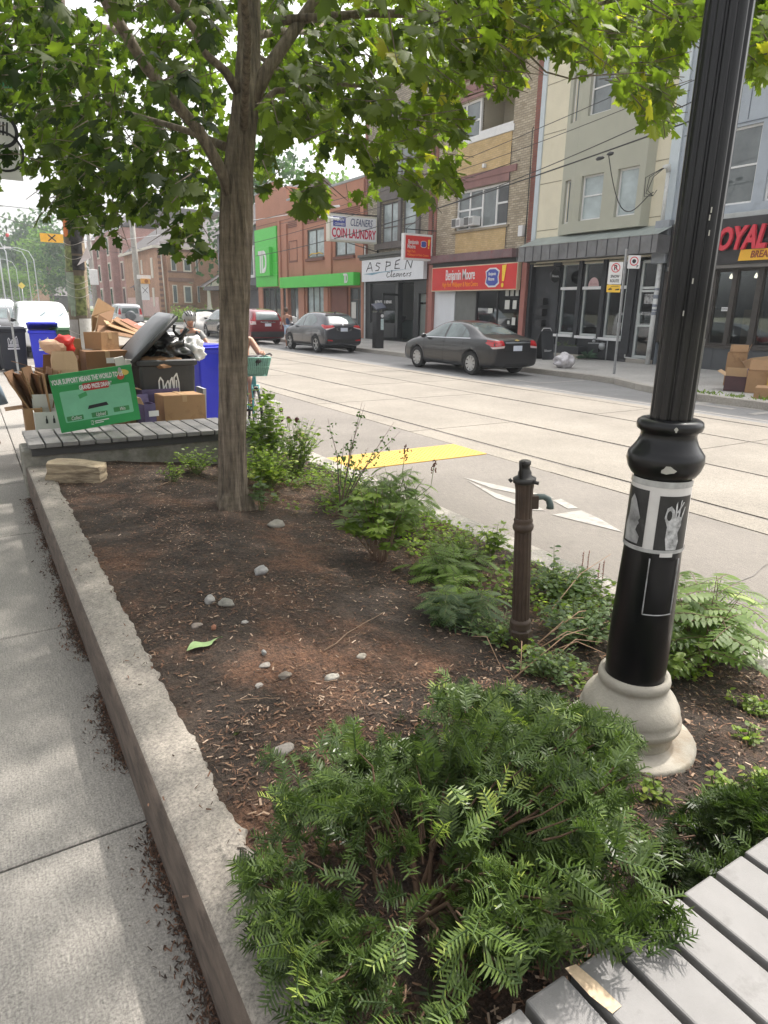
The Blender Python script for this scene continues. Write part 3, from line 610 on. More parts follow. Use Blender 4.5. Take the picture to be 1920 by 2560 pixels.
part('awning_seams', M('zinc_seam', (.07, .07, .075), .5), t, *[((ax-.018, y0+.2+k*.43-.009, 3.54), (ax-.001, y0+.2+k*.43+.009, 4.045)) for k in range(15)])
# black shop front
blk = M('charcoal_paint', (.028, .03, .034), .6, .2, 3, dirt=(.05, .05, .055), ds=2)
ops = [(18.08, 18.88, .96, 3.46), (16.97, 17.82, .94, 3.46), (15.88, 16.72, .92, 3.46), (14.62, 15.4, .3, 3.4), (19.35, 20.5, .15, 3.45)]
b = MB(); facade(b, FX, 14.48, 20.64, .145, 3.5, ops, .2)
for s in (14.48, 20.64): b.quad((FX, s, .14), (FX+12, s, .14), (FX+12, s, 3.4), (FX, s, 3.4))
b.build('shopfront_wall', blk, t)
part('pilaster', blk, t, *[((FX-.07, a, .4), (FX-.003, c, 3.5)) for a, c in ((17.86, 18.03), (16.76, 16.93), (15.5, 15.82), (18.94, 19.3))])
silver = M('aluminium_frame', (.52, .55, .54), .4, .05, 4, metal=.2)
for y0_, y1_, z0_, z1_ in ops[:3]:
    w = window(t, FX+.06, y0_, y1_, z0_, z1_, silver, shopgl, .07, (), (2.58,), .09)
    part('sill', white_p, w, ((FX-.13, y0_-.05, z0_-.1), (FX+.055, y1_+.08, z0_-.004)), bevel=.008); part('transom', white_p, w, ((FX-.02, y0_, 2.53), (FX+.055, y1_, 2.63)))
w = window(t, FX+.06, 14.62, 15.4, .3, 3.4, silver, shopgl, .09, (), (2.55, 2.45, 1.35), .09, name='door'); part('push_bar', silver, w, ((FX-.0, 14.7, 1.33), (FX+.02, 15.3, 1.37))); part('handle', silver, w, ((FX-.02, 15.2, 1.4), (FX+.02, 15.23, 1.75)))
part('doorstep', kerb_m, t, ((FX-.1, 14.5, .146), (FX-.004, 15.5, .28)))
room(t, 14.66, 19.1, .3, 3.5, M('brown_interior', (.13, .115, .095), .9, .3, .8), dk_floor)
b = MB(); b.box((FX+.2, 19.36, .15), (FX+.26, 20.5, 3.44)); b.build('entry_panel', blk, t); part('mailbox', black_pl, t, *[((FX-.04, 19.72, z), (FX+.195, 20.05, z+.24)) for z in (2.0, 1.6, 1.2)])
# things in the window
b = MB(); b.blob((FX+.3, 17.4, 1.02), (.12, .22, .11), 3, .1); b.build('display_bowl', pale_wall, t)
b = MB(); pts = [(math.cos(a)*.24, max(0, math.sin(a))*.3) for a in [PI*k/14 for k in range(15)]]
b.prism(pts, lambda a, c, d: (FX+.10-d, 17.42-a, 2.64+c), 0, .006); b.build('window_decal', M('pink_decal', (.66, .45, .45), .6, .03), t)
text_on('decal_lettering', 'bloom', M('decal_rose', (.5, .28, .28), .6), t, (FX+.09, 17.42, 2.72), YD, ZD, .13, depth=.003)
b = MB(); pts = [(math.cos(a)*.26, math.sin(a)*.42) for a in [2*PI*k/24 for k in range(24)]]; b.prism(pts, lambda a, c, d: (FX+.9-d, 17.1-a, 1.95+c), 0, .05); b.build('wall_mirror', M('mirror_brown', (.06, .055, .035), .3), t)
b = MB()
for y in (18.5, 18.35): b.tube([(FX+.8, y, 3.4), (FX+.8, y, 1.1)], .012, 6)
b.lathe([(.2, 0), (.19, .06), (.14, .15), (.02, .2)], (FX+.85, 18.6, 1.75), 16); b.lathe([(.03, .0), (.14, .03), (.19, .1), (.19, .3), (.12, .4), (.02, .42)], (FX+.5, 18.55, 2.75), 14); b.build('hanging_lamps', M('lamp_shade_beige', (.5, .45, .36), .7), t)
b = MB().box((FX+.12, 18.15, 1.0), (FX+.2, 18.32, 1.55)); b.build('water_bottle_display', M('aqua_print', (.25, .45, .5), .5, .3, 12), t)
# indoor plant behind third window
lf_in = M('indoor_leaf', (.07, .17, .05), .5, .3, 9); b = MB()
for k in range(26):
    a = rnd.uniform(0, 2*PI); z = rnd.uniform(1.2, 2.9); c = Vector((FX+.45+rnd.uniform(-.12, .12), 16.1+rnd.uniform(-.2, .2), z)); u = Vector((math.cos(a)*.3, math.sin(a), rnd.uniform(-.5, .3))).normalized()*rnd.uniform(.1, .18); s_ = u.cross(ZD).normalized()*u.length*.45
    b.add([c-u, c+s_, c+u, c-s_], [(0, 1, 2, 3)])
b.tube([(FX+.5, 16.1, 1), (FX+.45, 16.15, 2.8)], .015, 6); b.build('window_plant', lf_in, t)
b = MB().box((FX+.1, 14.72, 2.05), (FX+.11, 15.2, 2.36)); b.build('poster', M('bw_poster', (.3, .3, .3), .6, .9, 14), t)
pipe_w = M('white_pipe', (.62, .63, .62), .45, .06, 5, dirt=(.4, .4, .4), ds=4)
b = MB(); b.tube([(18.96, 14.5, .145), (18.96, 14.5, 3.25)], .075, 14); b.build('downpipe', pipe_w, t)
b = MB()
for z, w_ in ((1.95, .08), (2.2, .12), (1.7, .1), (2.45, .07), (1.82, .06)): b.lathe([(.078, 0), (.078, w_)], (18.96, 14.5, z), 14, caps=False)
b.build('pipe_stickers', M('sticker_mix', (.2, .22, .26), .6, .8, 40), t)
part('meter_cabinet', M('grey_cabinet', (.27, .29, .32), .5, .08, 3), t, ((18.86, 14.29, 3.26), (FX-.06, 14.79, 4.5)), bevel=.01)
b = MB(); b.tube([(18.95, 14.62, 4.5), (18.95, 14.62, 5.9)], .06, 12); b.tube([(18.95, 14.62, 5.88), (18.9, 14.6, 6.02), (18.7, 14.6, 5.98)], [.075, .085, .06], 10); b.build('service_mast', pipe_w, t)
b = MB()
for k in range(3): b.tube([(18.7, 14.6+.03*k, 5.95), (18.45-.05*k, 14.75+.1*k, 5.7), (18.45, 14.9+.05*k, 5.35-.08*k), (18.6, 14.8, 5.2), (18.62, 14.7, 5.35)], .012, 6)
b.build('service_loops', black_pl, t)
b = MB(); b.tube([(FX-.04, 15.6, 1.05), (FX-.04, 15.6, .35), (FX-.04, 15.6, .3), (FX-.04, 14.7, .26)], .022, 8); b.build('conduit', pipe_w, t)
# round hanging sign in the entry
s = thing('hanging_sign', 'small round black blade sign reading bloom by the cafe entry', 'sign', (18.75, 18.8, 3.0)); b = MB(); pts = [(math.cos(a)*.22, math.sin(a)*.22) for a in [2*PI*k/28 for k in range(28)]]
b.prism(pts, lambda a, c, d: (18.75+a, 18.8+d, 3.0+c), -.04, .04); b.build('disc', M('sign_black', (.03, .03, .03), .4), s, bevel=.006)
b = MB(); b.tube([(18.75, 18.8, 3.22), (18.75, 18.8, 3.34), (FX-.005, 18.8, 3.34)], .012, 8); b.build('bracket', dark_metal, s); text_on('lettering', 'bloom.', white_p, s, (18.75, 18.755, 3.0), XD, ZD, .13, depth=.006)
# black planter trough with small shrubs
t2 = thing('planter_trough', 'long black trough with small plants under the cafe windows', 'planter', (18.85, 18.5, .145)); part('trough', blk, t2, ((18.6, 17.2, .3), (19.05, 20.4, .56)), bevel=.01); part('plinth', M('timber_grey', (.36, .33, .28), .8, .15, 4, sc=(1, .3, 6)), t2, ((18.56, 17.15, .147), (19.0, 19.6, .298)))
gl_leaf = M('small_shrub_leaf', (.10, .14, .05), .7, .4, 20)
b = MB()
for (y, r_, z) in ((19.6, .2, .66), (18.9, .13, .62), (18.2, .24, .66), (20.1, .14, .6), (17.7, .14, .6)):
    for k in range(70):
        d = Vector((rnd.gauss(0, 1), rnd.gauss(0, 1), abs(rnd.gauss(0, 1)))).normalized(); c = Vector((18.85, y, z-.1)) + d*r_*rnd.uniform(.5, 1); s_ = d.orthogonal().normalized()*.03; q = d*.045; b.add([c-s_, c+q, c+s_], [(0, 1, 2)])
b.build('foliage', gl_leaf, t2)
t2 = thing('agave_plant', 'spiky dark green plant by the gas meter under the third cafe window', 'plant', (18.7, 16.85, .145)); b = MB()
for k in range(26):
    a = k*2.4; l = rnd.uniform(.35, .5); up = rnd.uniform(.1, .9); d = Vector((math.cos(a)*(1-up*.6), math.sin(a)*(1-up*.6), up)).normalized(); n_ = d.cross(ZD).normalized()*.03; c = Vector((18.7, 16.85, .2))
    b.add([c-n_, c+n_, c+d*l*.6+n_*.8+Vector((0, 0, .02)), c+d*l-Vector((0, 0, .07)), c+d*l*.6-n_*.8+Vector((0, 0, .02))], [(0, 1, 2, 3, 4)])
b.build('leaves', M('agave_leaf', (.06, .12, .07), .5, .2), t2)
t2 = thing('gas_meter', 'grey gas meter with pipes against the black cafe wall', 'gas meter', (18.98, 16.6, .5)); b = MB(); b.tube([(18.98, 16.25, .15), (18.98, 16.25, .82), (18.98, 16.9, .86)], .022, 8); b.tube([(18.98, 16.35, .72), (18.98, 17.1, .7)], .02, 8); b.build('pipework', steel, t2)
b = MB(); b.blob((18.95, 16.45, .62), (.1, .12, .13), 2, .05); b.build('meter_body', steel, t2)
b = MB(); b.blob((18.97, 16.85, .78), (.05, .07, .05), 4, .05); b.build('regulator', steel, t2)

# --- buff brick building over the paint shop
t = thing('buff_brick_building', 'buff brick building with mauve bands and white windows above the red paint shop sign', 'building', (FX, 24, .14))
buff = brick_mat('buff_brick', (.36, .30, .21), (.56, .48, .36), (.27, .23, .18), .24, .085, msize=.014)
tan = brick_mat('tan_brick', (.56, .40, .19), (.64, .47, .25), (.46, .34, .2), .22, .075, msize=.008)
redb = brick_mat('red_brick', (.24, .08, .06), (.30, .11, .08), (.2, .12, .1), .2, .08)
mauve = M('mauve_paint', (.25, .13, .12), .7, .12, 2, dirt=(.24, .13, .12), ds=3)
W1 = (22.15, 25.62, 5.08, 6.68); W2 = (22.15, 25.62, 8.62, 10.05)
b = MB(); facade(b, FX, 20.9, 27.0, 3.0, 11.1, [W1, W2], .25); b.quad((FX, 20.66, .14), (FX+12, 20.66, .14), (FX+12, 20.66, 11.4), (FX, 20.66, 11.4)); b.quad((FX, 27.19, .14), (FX, 27.19, 11.4), (FX+12, 27.19, 11.4), (FX+12, 27.19, .14)); b.quad((FX, 20.66, 11.1), (FX+12, 20.66, 11.1), (FX+12, 27.19, 11.1), (FX, 27.19, 11.1)); b.build('wall', buff, t)
part('brick_quoins', redb, t, ((FX-.04, 20.66, 3.5), (FX+.05, 20.9, 11.0)), ((FX-.04, 27.0, 3.5), (FX+.05, 27.19, 11.0)))
part('tan_panel', tan, t, ((FX-.03, 22.16, 4.15), (FX-.002, 25.5, 4.98)), ((FX-.03, 22.16, 7.24), (FX-.002, 25.6, 8.42)))
part('lintel_band', mauve, t, ((FX-.07, 21.75, 6.98), (FX-.004, 25.7, 7.22)), ((FX-.045, 22.15, 6.7), (FX-.005, 25.62, 6.975)), ((FX-.07, 21.75, 10.36), (FX-.004, 25.9, 10.62)), ((FX-.045, 22.15, 10.07), (FX-.005, 25.62, 10.355)), ((FX-.09, 20.9, 10.8), (FX-.006, 27.0, 11.02)))
part('cornice', M('brown_cornice', (.09, .07, .065), .6), t, ((FX-.25, 20.66, 11.12), (FX+.02, 27.19, 11.38)), bevel=.02)
part('stone_sill', M('stone_sill', (.3, .25, .18), .8, .15), t, ((FX-.1, 22.0, 4.985), (FX-.003, 25.75, 5.075)))
part('shop_cornice', M('mauve_stone', (.19, .12, .125), .75, .2, 1.5, dirt=(.22, .08, .08), ds=4), t, ((FX-.35, 21.35, 3.8), (FX-.002, 27.15, 4.12)), bevel=.015)
part('shop_header', M('dark_header', (.035, .04, .04), .6), t, ((FX-.12, 20.95, 3.0), (FX-.003, 27.1, 3.797)))
w = window(t, FX+.12, *W1, white_p, gl_mid, .09, (24.75, 23.9, 23.0), ((5.9, 24.8, 25.53), (5.9, 23.95, 24.7), (5.95, 22.24, 22.95)), .09)
for (a, c) in ((24.86, 25.5), (23.95, 24.65)):
    s_ = thing('window_air_conditioner', ('white' if a > 24.5 else 'cream') + ' window air conditioner in the ' + ('far' if a > 24.5 else 'nearer') + ' sash above the paint shop', 'air conditioner', (FX-.1, (a+c)/2, 5.2), group='window air conditioners'); yc = (a+c)/2
    part('case', white_p, s_, ((FX-.3, a+.02, 5.2), (FX+.1, c-.02, 5.56)), bevel=.01)
    part('grille', M('ac_grille', (.12, .12, .12), .6, .5, 40, sc=(1, 1, 8)), s_, ((FX-.31, yc-.02, 5.23), (FX-.302, c-.05, 5.53))); part('louvre', M('ac_louvre', (.3, .3, .3), .6), s_, ((FX-.31, a+.05, 5.26), (FX-.302, yc-.06, 5.5)))
b = MB(); b.box((FX+.16, 22.35, 5.2), (FX+.162, 22.9, 6.5)); b.build('screen_mesh', M('insect_screen', (.1, .105, .11), .7), w)
w = window(t, FX+.12, 24.3, W2[1], W2[2], W2[3], white_p, gl_mid, .09, (25.3,), (9.3,), .09)
part('balcony_rail', white_p, t, ((FX-.06, 22.05, 8.43), (FX-.004, 25.7, 8.66)), ((FX+.05, 22.16, 8.66), (FX+.1, 24.28, 8.8)), bevel=.008)
sid = M('cream_siding', (.42, .38, .29), .7, .05, 3)
b = MB(); b.quad((FX+1.3, 22.15, 8.62), (FX+1.3, 24.3, 8.62), (FX+1.3, 24.3, 10.05), (FX+1.3, 22.15, 10.05))
for k in range(12): z = 8.64+k*.118; b.add([(FX+.25, 24.28, z), (FX+1.3, 24.28, z), (FX+1.3, 24.25, z+.11), (FX+.25, 24.25, z+.11)], [(0, 1, 2, 3)]); b.add([(FX+1.26, 22.15, z), (FX+1.26, 24.25, z), (FX+1.29, 24.25, z+.11), (FX+1.29, 22.15, z+.11)], [(0, 1, 2, 3)])
b.quad((FX+.25, 22.15, 8.62), (FX+1.3, 22.15, 8.62), (FX+1.3, 22.15, 10.05), (FX+.25, 22.15, 10.05)); b.quad((FX+.25, 22.15, 8.63), (FX+1.3, 22.15, 8.63), (FX+1.3, 24.3, 8.63), (FX+.25, 24.3, 8.63)); b.quad((FX+.25, 22.15, 10.04), (FX+1.3, 22.15, 10.04), (FX+1.3, 24.3, 10.04), (FX+.25, 24.3, 10.04))
b.build('balcony_recess', sid, t)
part('balcony_door', white_p, t, ((FX+1.18, 22.3, 8.64), (FX+1.24, 23.1, 9.95))); part('door_pane', gl_mid, t, ((FX+1.165, 22.42, 9.1), (FX+1.178, 22.98, 9.85)))
pink = M('salmon_paint', (.34, .135, .11), .7, .12, 2)
part('shop_pilaster', pink, t, ((FX-.14, 20.66, .145), (FX+.05, 20.92, 3.75)), ((FX-.14, 27.0, .145), (FX+.05, 27.3, 3.75)))
part('white_screen_panel', M('white_panel', (.70, .72, .75), .5, .03), t, ((FX+.02, 25.42, .15), (FX+.08, 26.98, 2.78)))
part('grey_door', M('grey_green_door', (.16, .165, .155), .6, .08), t, ((FX+.06, 23.95, .15), (FX+.14, 25.41, 2.99)))
part('screen_header', pink, t, ((FX+.0, 25.42, 2.785), (FX+.1, 26.98, 2.99)))
w = window(t, FX+.05, 20.93, 23.9, .5, 2.98, dark_metal, shopgl, .06, (22.5,), (), .08); part('stall_riser', dark_metal, t, ((FX+.03, 20.93, .15), (FX+.12, 23.9, .495)))
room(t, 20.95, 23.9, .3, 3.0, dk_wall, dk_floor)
paper = M('paper', (.62, .62, .58), .7, .06, 9)
b = MB()
for (y, z, a, c) in ((21.9, 2.45, .2, .22), (21.6, 2.45, .2, .22), (21.3, 2.45, .18, .22), (21.85, 2.0, .28, .36), (21.4, 2.0, .22, .34), (22.9, 1.75, .28, .2), (21.4, 1.35, .2, .3), (21.7, 1.3, .12, .14)): b.box((FX+.03, y-a/2, z-c/2), (FX+.045, y+a/2, z+c/2))
b.build('window_notices', paper, t)
b = MB()
for k in range(5):
    for j in range(2): b.lathe([(.13, 0), (.13, .24), (.11, .25)], (FX+.5+.3*j, 23.6-k*.0-.32*j, .6+k*.27), 12)
b.build('paint_tin_stack', M('blue_tins', (.04, .13, .30), .5, .3, 5), t)
b = MB(); b.tube([(FX-.18, 20.8, 4.2), (FX-.18, 20.85, 8.2), (FX-.1, 20.9, 8.3)], .018, 6); b.tube([(FX-.05, 22.1, 8.0), (FX-.05, 22.12, 4.2), (FX-.05, 21.0, 4.15), (FX-.05, 20.95, 7.0)], .012, 6); b.build('wall_cables', black_pl, t)
part('junction_box', white_p, t, ((FX-.16, 21.05, 4.55), (FX-.006, 21.3, 4.95)), bevel=.02); part('porch_light', white_p, t, ((FX-.16, 23.6, 7.35), (FX-.03, 23.75, 7.5)), bevel=.02)
# fascia sign
s = thing('fascia_sign', 'long red shop fascia sign with white serif lettering and a blue shield', 'sign', (18.95, 23.9, 3.1)); red = M('sign_red', (.62, .025, .022), .4, .04, 2); oran = M('orange_print', (.9, .28, .03), .5, .02)
part('sign_box', M('sign_edge', (.6, .5, .35), .5), s, ((18.88, 20.96, 2.56), (19.06, 26.78, 3.6))); part('face', red, s, ((18.872, 21.0, 2.6), (18.879, 26.74, 3.56)))
text_on('lettering', 'Benjamin Moore', white_p, s, (18.866, 24.65, 3.22), YD, ZD, .62, xs=.56, bold=.006, depth=.01, space=.9); text_on('lettering', 'High Park Wallpaper & Paint Centre', oran, s, (18.866, 24.65, 2.83), YD, ZD, .27, xs=.64, depth=.01, bold=.003)
blue = M('shield_blue', (.05, .07, .35), .45, .05)
def shield(par, f, k, wht, blu, red_):
    o = [(-1, .55), (-.45, .85), (.45, .85), (1, .55), (.88, 0), (1, -.6), (.5, -.95), (-.5, -.95), (-1, -.6), (-.88, 0)]
    MB().prism([(a*k, c*k) for a, c in o], f, 0, .01).build('shield_border', wht, par); MB().prism([(a*k*.86, c*k*.84) for a, c in o], f, .011, .017).build('shield', blu, par)
shield(s, lambda a, c, d: (18.865-d, 22.45-a*1.05, 3.08+c), .42, white_p, blue, red)
text_on('shield_lettering', 'Benjamin', white_p, s, (18.846, 22.45, 3.2), YD, ZD, .17, xs=.75, depth=.006, bold=.003); text_on('shield_lettering', 'Moore', white_p, s, (18.846, 22.5, 3.0), YD, ZD, .19, xs=.75, depth=.006, bold=.004)
def bang(par, f, k, m):
    MB().prism([(-.28*k, k), (.30*k, 1.05*k), (.06*k, -.38*k), (-.2*k, -.38*k)], f, 0, .01).build('exclamation_stroke', m, par); MB().prism([(math.cos(2*PI*i/14)*.17*k-.12*k, math.sin(2*PI*i/14)*.2*k-.72*k) for i in range(14)], f, 0, .01).build('exclamation_dot', m, par)
yel2 = M('sign_yellow', (.9, .6, .04), .5, .03); bang(s, lambda a, c, d: (18.865-d, 21.75-a, 3.07+c), .44, yel2)
# hanging box sign
s = thing('blade_sign', 'square red box sign hanging from a bracket between the two shops', 'sign', (18.1, 26.9, 4.4)); part('sign_box', white_p, s, ((17.36, 26.9, 3.9), (18.92, 27.12, 5.02)), bevel=.01)
part('face', red, s, ((17.45, 26.888, 3.99), (18.84, 26.896, 4.93)))
text_on('lettering', 'Benjamin', white_p, s, (17.86, 26.88, 4.66), XD, ZD, .26, xs=.6, bold=.004, depth=.006); text_on('lettering', 'Moore', white_p, s, (17.76, 26.88, 4.47), XD, ZD, .26, xs=.62, bold=.004, depth=.006)
text_on('lettering', 'High Park', oran, s, (17.75, 26.88, 4.27), XD, ZD, .16, xs=.75, depth=.006); text_on('lettering', 'Wallpaper & Paint Centre', oran, s, (18.13, 26.88, 4.12), XD, ZD, .14, xs=.8, depth=.006)
shield(s, lambda a, c, d: (18.42+a, 26.882-d, 4.6+c), .16, white_p, blue, red); bang(s, lambda a, c, d: (18.72+a, 26.882-d, 4.6+c), .2, yel2)
b = MB(); b.tube([(17.5, 27.0, 5.2), (FX+.1, 27.0, 5.22)], .022, 8); b.tube([(17.55, 27.0, 5.02), (17.55, 27.0, 5.2)], .012, 6); b.tube([(18.7, 27.0, 5.02), (18.7, 27.0, 5.2)], .012, 6); b.tube([(17.5, 27, 5.2), (FX, 27, 6.3)], .008, 6); b.build('bracket', dark_metal, s)

# --- dry cleaner building
t = thing('cleaners_building', 'brown brick building with a bay of dark framed windows over the white dry cleaner sign', 'building', (FX, 30.5, .14))
drab = brick_mat('drab_brick', (.27, .235, .18), (.44, .39, .30), (.2, .175, .15), .24, .085, msize=.014); brn = M('brown_grey_paint', (.13, .115, .11), .7, .15, 2)
ops = [(30.2, 31.9, 5.0, 6.9), (28.6, 29.9, 5.0, 6.9), (28.7, 31.8, 8.0, 9.6)]; b = MB(); facade(b, FX, 27.32, 33.6, 3.1, 12.0, ops, .2); b.quad((FX, 27.32, .14), (FX+12, 27.32, .14), (FX+12, 27.32, 12), (FX, 27.32, 12)); b.quad((FX, 33.6, .14), (FX, 33.6, 12), (FX+12, 33.6, 12), (FX+12, 33.6, .14)); b.quad((FX, 27.32, 11.9), (FX+12, 27.32, 11.9), (FX+12, 33.6, 11.9), (FX, 33.6, 11.9)); b.build('wall', drab, t)
part('window_surround', brn, t, ((FX-.12, 31.92, 4.8), (FX-.004, 32.2, 7.3)), ((FX-.12, 28.3, 4.8), (FX-.004, 28.58, 7.3)), ((FX-.12, 29.92, 5.0), (FX-.004, 30.18, 6.98)), ((FX-.13, 28.58, 6.98), (FX-.004, 31.92, 7.3)), ((FX-.2, 28.2, 4.7), (FX-.006, 32.3, 4.98)))
part('upper_siding', M('board_siding', (.14, .12, .11), .7, .2, 2, sc=(1, 8, .3)), t, ((FX-.06, 28.3, 7.32), (FX-.005, 32.2, 7.98)), ((FX-.06, 28.3, 9.62), (FX-.005, 32.2, 11.0)))
for o in ops: window(t, FX+.08, *o, brn, gl_pale if o[2] < 6 and o[1] > 31 or o[1] < 30 else gl_mid, .07, ((o[0]+o[1])/2,) if o[1] > 30 else (), (o[2]+.75,), .08)
part('edge_pier', redb, t, ((FX-.05, 27.32, .15), (FX-.004, 27.6, 11)), ((FX-.05, 33.35, 3.2), (FX-.004, 33.6, 11)))
part('cornice', M('grey_moulding', (.12, .125, .115), .7), t, ((FX-.5, 27.65, 4.36), (FX-.008, 33.6, 4.5)), ((FX-.38, 27.65, 4.24), (FX-.01, 33.6, 4.355)), bevel=.02)
bf = M('black_frame', (.02, .022, .024), .4)
ops = [(30.45, 33.0, 1.0, 3.05), (28.75, 30.2, .2, 3.05), (27.65, 28.3, .2, 2.5)]; b = MB(); facade(b, FX, 27.6, 33.6, .145, 3.2, ops, .3); b.build('shopfront_wall', bf, t)
window(t, FX+.04, *ops[0], bf, shopgl, .05); part('door_leaf', M('green_grey_door', (.15, .17, .155), .6), t, ((FX+.12, 27.66, .2), (FX+.17, 28.29, 2.0)), ((FX+.12, 27.66, 2.1), (FX+.17, 28.29, 2.49)))
part('open_door', bf, t, ((FX-.9, 30.21, .2), (FX+.04, 30.26, .35)), ((FX-.9, 30.21, 2.4), (FX+.04, 30.26, 2.5)), ((FX-.9, 30.21, .351), (FX-.82, 30.26, 2.399)))
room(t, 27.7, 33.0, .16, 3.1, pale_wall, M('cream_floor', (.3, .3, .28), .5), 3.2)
b = MB(); b.box((FX+1.4, 28.4, .2), (FX+1.9, 32, 1.2)); b.build('counter', M('counter_green', (.16, .2, .19), .6), t)
b = MB(); b.blob((FX+1.0, 29.2, 1.15), (.2, .25, .3), 2, .4); b.blob((FX+.8, 31.2, 1.25), (.2, .4, .2), 7, .5); b.blob((FX+1.0, 32.2, 1.3), (.2, .3, .25), 9, .5); b.build('laundry_heap', M('dark_clothes', (.06, .06, .07), .9, .8, 6), t)
b = MB(); b.box((FX+2.9, 29.6, 1.6), (FX+2.94, 30.6, 2.5)); b.build('wall_board', M('green_board', (.05, .08, .07), .7), t)
text_on('window_lettering', 'ALTERATIONS  REPAIRS', white_p, t, (FX+.03, 31.7, 2.1), YD, ZD, .2, xs=.8, depth=.003, bold=.004)
part('stall_riser', bf, t, ((FX-.03, 30.46, .15), (FX-.003, 33.0, .95)))
part('pipe', pipe_w, t, ((FX-.12, 33.42, .15), (FX-.06, 33.5, 5)))
s = thing('cleaners_sign', 'white shop sign with black brushed capital letters and a grey blue swoosh', 'sign', (18.9, 30.4, 3.1)); part('sign_box', M('sign_white', (.72, .74, .78), .4, .03), s, ((18.86, 27.48, 3.14), (19.08, 33.38, 4.23)), bevel=.01)
def strokes(par, name, paths, f, w, mat):
    b = MB()
    for p in paths:
        k = 0
        for i in range(len(p)-1):
            a = Vector(p[i]); c = Vector(p[i+1]); d = (c-a).normalized(); n_ = Vector((-d.y, d.x))*w; e = d*w*.6; q = [a-n_*.9-e, c-n_*.6+e, c+n_*.6+e, a+n_*.9-e]
            z = .0006*(i % 5); b.add([f(v.x, v.y, z) for v in q] + [f(v.x, v.y, z+.008) for v in q], [(0, 1, 2, 3), (4, 5, 6, 7), (0, 1, 5, 4), (1, 2, 6, 5), (2, 3, 7, 6), (3, 0, 4, 7)])
    return b.build(name, mat, par)
ink = M('ink_black', (.02, .02, .025), .5); fA = lambda a, c, d: (18.855-d, 32.85-a*1.0, 3.66+c)
AS = [[(0, 0), (.35, .42), (.42, .42), (.62, 0)], [(.12, .14), (.56, .16)], [(1.42, .34), (1.1, .38), (1.0, .27), (1.35, .15), (1.25, .02), (.95, .0)], [(1.95, -.02), (2.08, .42)], [(2.0, .38), (2.4, .36), (2.42, .22), (2.05, .16)], [(3.3, .44), (2.95, .38), (2.85, .04), (3.3, .03)], [(2.88, .22), (3.2, .24)], [(3.8, 0), (3.95, .42), (4.3, .02), (4.5, .5)]]
strokes(s, 'lettering', AS, fA, .032, ink)
CL = [[(.3, .2), (.12, .22), (.02, .08), (.1, 0), (.28, .04)], [(.34, .04), (.5, .28), (.44, .3), (.42, .02), (.52, .03)], [(.55, .09), (.7, .12), (.66, .16), (.56, .08), (.62, .0), (.78, .04)], [(.98, .14), (.84, .13), (.82, .02), (.96, .06), (1.0, .14), (1.0, .02)], [(1.1, .14), (1.1, .0), (1.2, .12), (1.28, .12), (1.28, 0)], [(1.38, .09), (1.52, .12), (1.46, .15), (1.38, .07), (1.45, 0), (1.6, .04)], [(1.68, .13), (1.68, 0)], [(1.69, .08), (1.8, .14)], [(2.0, .15), (1.88, .12), (1.96, .06), (1.9, 0), (1.82, .02)]]
strokes(s, 'lettering', [[(x*1.15+2.05, y*1.1-.36) for x, y in p] for p in CL], fA, .018, ink)
MB().prism([(-.35, -.13), (.6, -.2), (1.4, -.12), (4.2, -.02), (1.4, -.07), (.4, -.1)], fA, 0, .008).build('swoosh', M('swoosh_blue', (.2, .35, .45), .5), s)
s = thing('laundry_sign', 'big white box sign for cleaners and coin laundry hung over the pavement', 'sign', (17.6, 32.1, 5.5))
part('sign_box', M('sign_cream', (.62, .6, .52), .5, .05), s, ((16.22, 32.0, 4.98), (18.98, 32.38, 6.25)), bevel=.01); part('face', M('sign_face', (.76, .76, .78), .4, .02), s, ((16.32, 31.985, 5.06), (18.9, 31.997, 6.17)))
part('blue_block', blue, s, ((16.42, 31.97, 5.68), (17.12, 31.983, 6.12))); text_on('lettering', 'ASPEN', white_p, s, (16.77, 31.96, 6.0), XD, ZD, .24, xs=.75, depth=.006, shear=.2, bold=.004); text_on('lettering', 'CLEANERS', white_p, s, (16.77, 31.96, 5.78), XD, ZD, .17, xs=.7, depth=.006, shear=.2, bold=.003)
text_on('lettering', 'CLEANERS', M('navy_print', (.04, .06, .16), .5), s, (18.02, 31.975, 5.9), XD, ZD, .50, xs=.55, shear=.25, depth=.008); text_on('lettering', 'COIN LAUNDRY', M('crimson_print', (.55, .015, .06), .5), s, (17.61, 31.975, 5.36), XD, ZD, .60, xs=.57, bold=.015, depth=.008)
b = MB(); b.tube([(16.4, 32.2, 6.3), (FX, 32.2, 6.35)], .03, 8); b.tube([(17.4, 32.2, 4.96), (FX, 32.2, 4.6)], .02, 8); b.tube([(16.6, 32.2, 6.25), (16.6, 32.2, 6.32)], .02, 6); b.tube([(FX-.05, 32.2, 4.5), (FX-.05, 32.2, 6.6)], .03, 6); b.build('bracket', dark_metal, s)

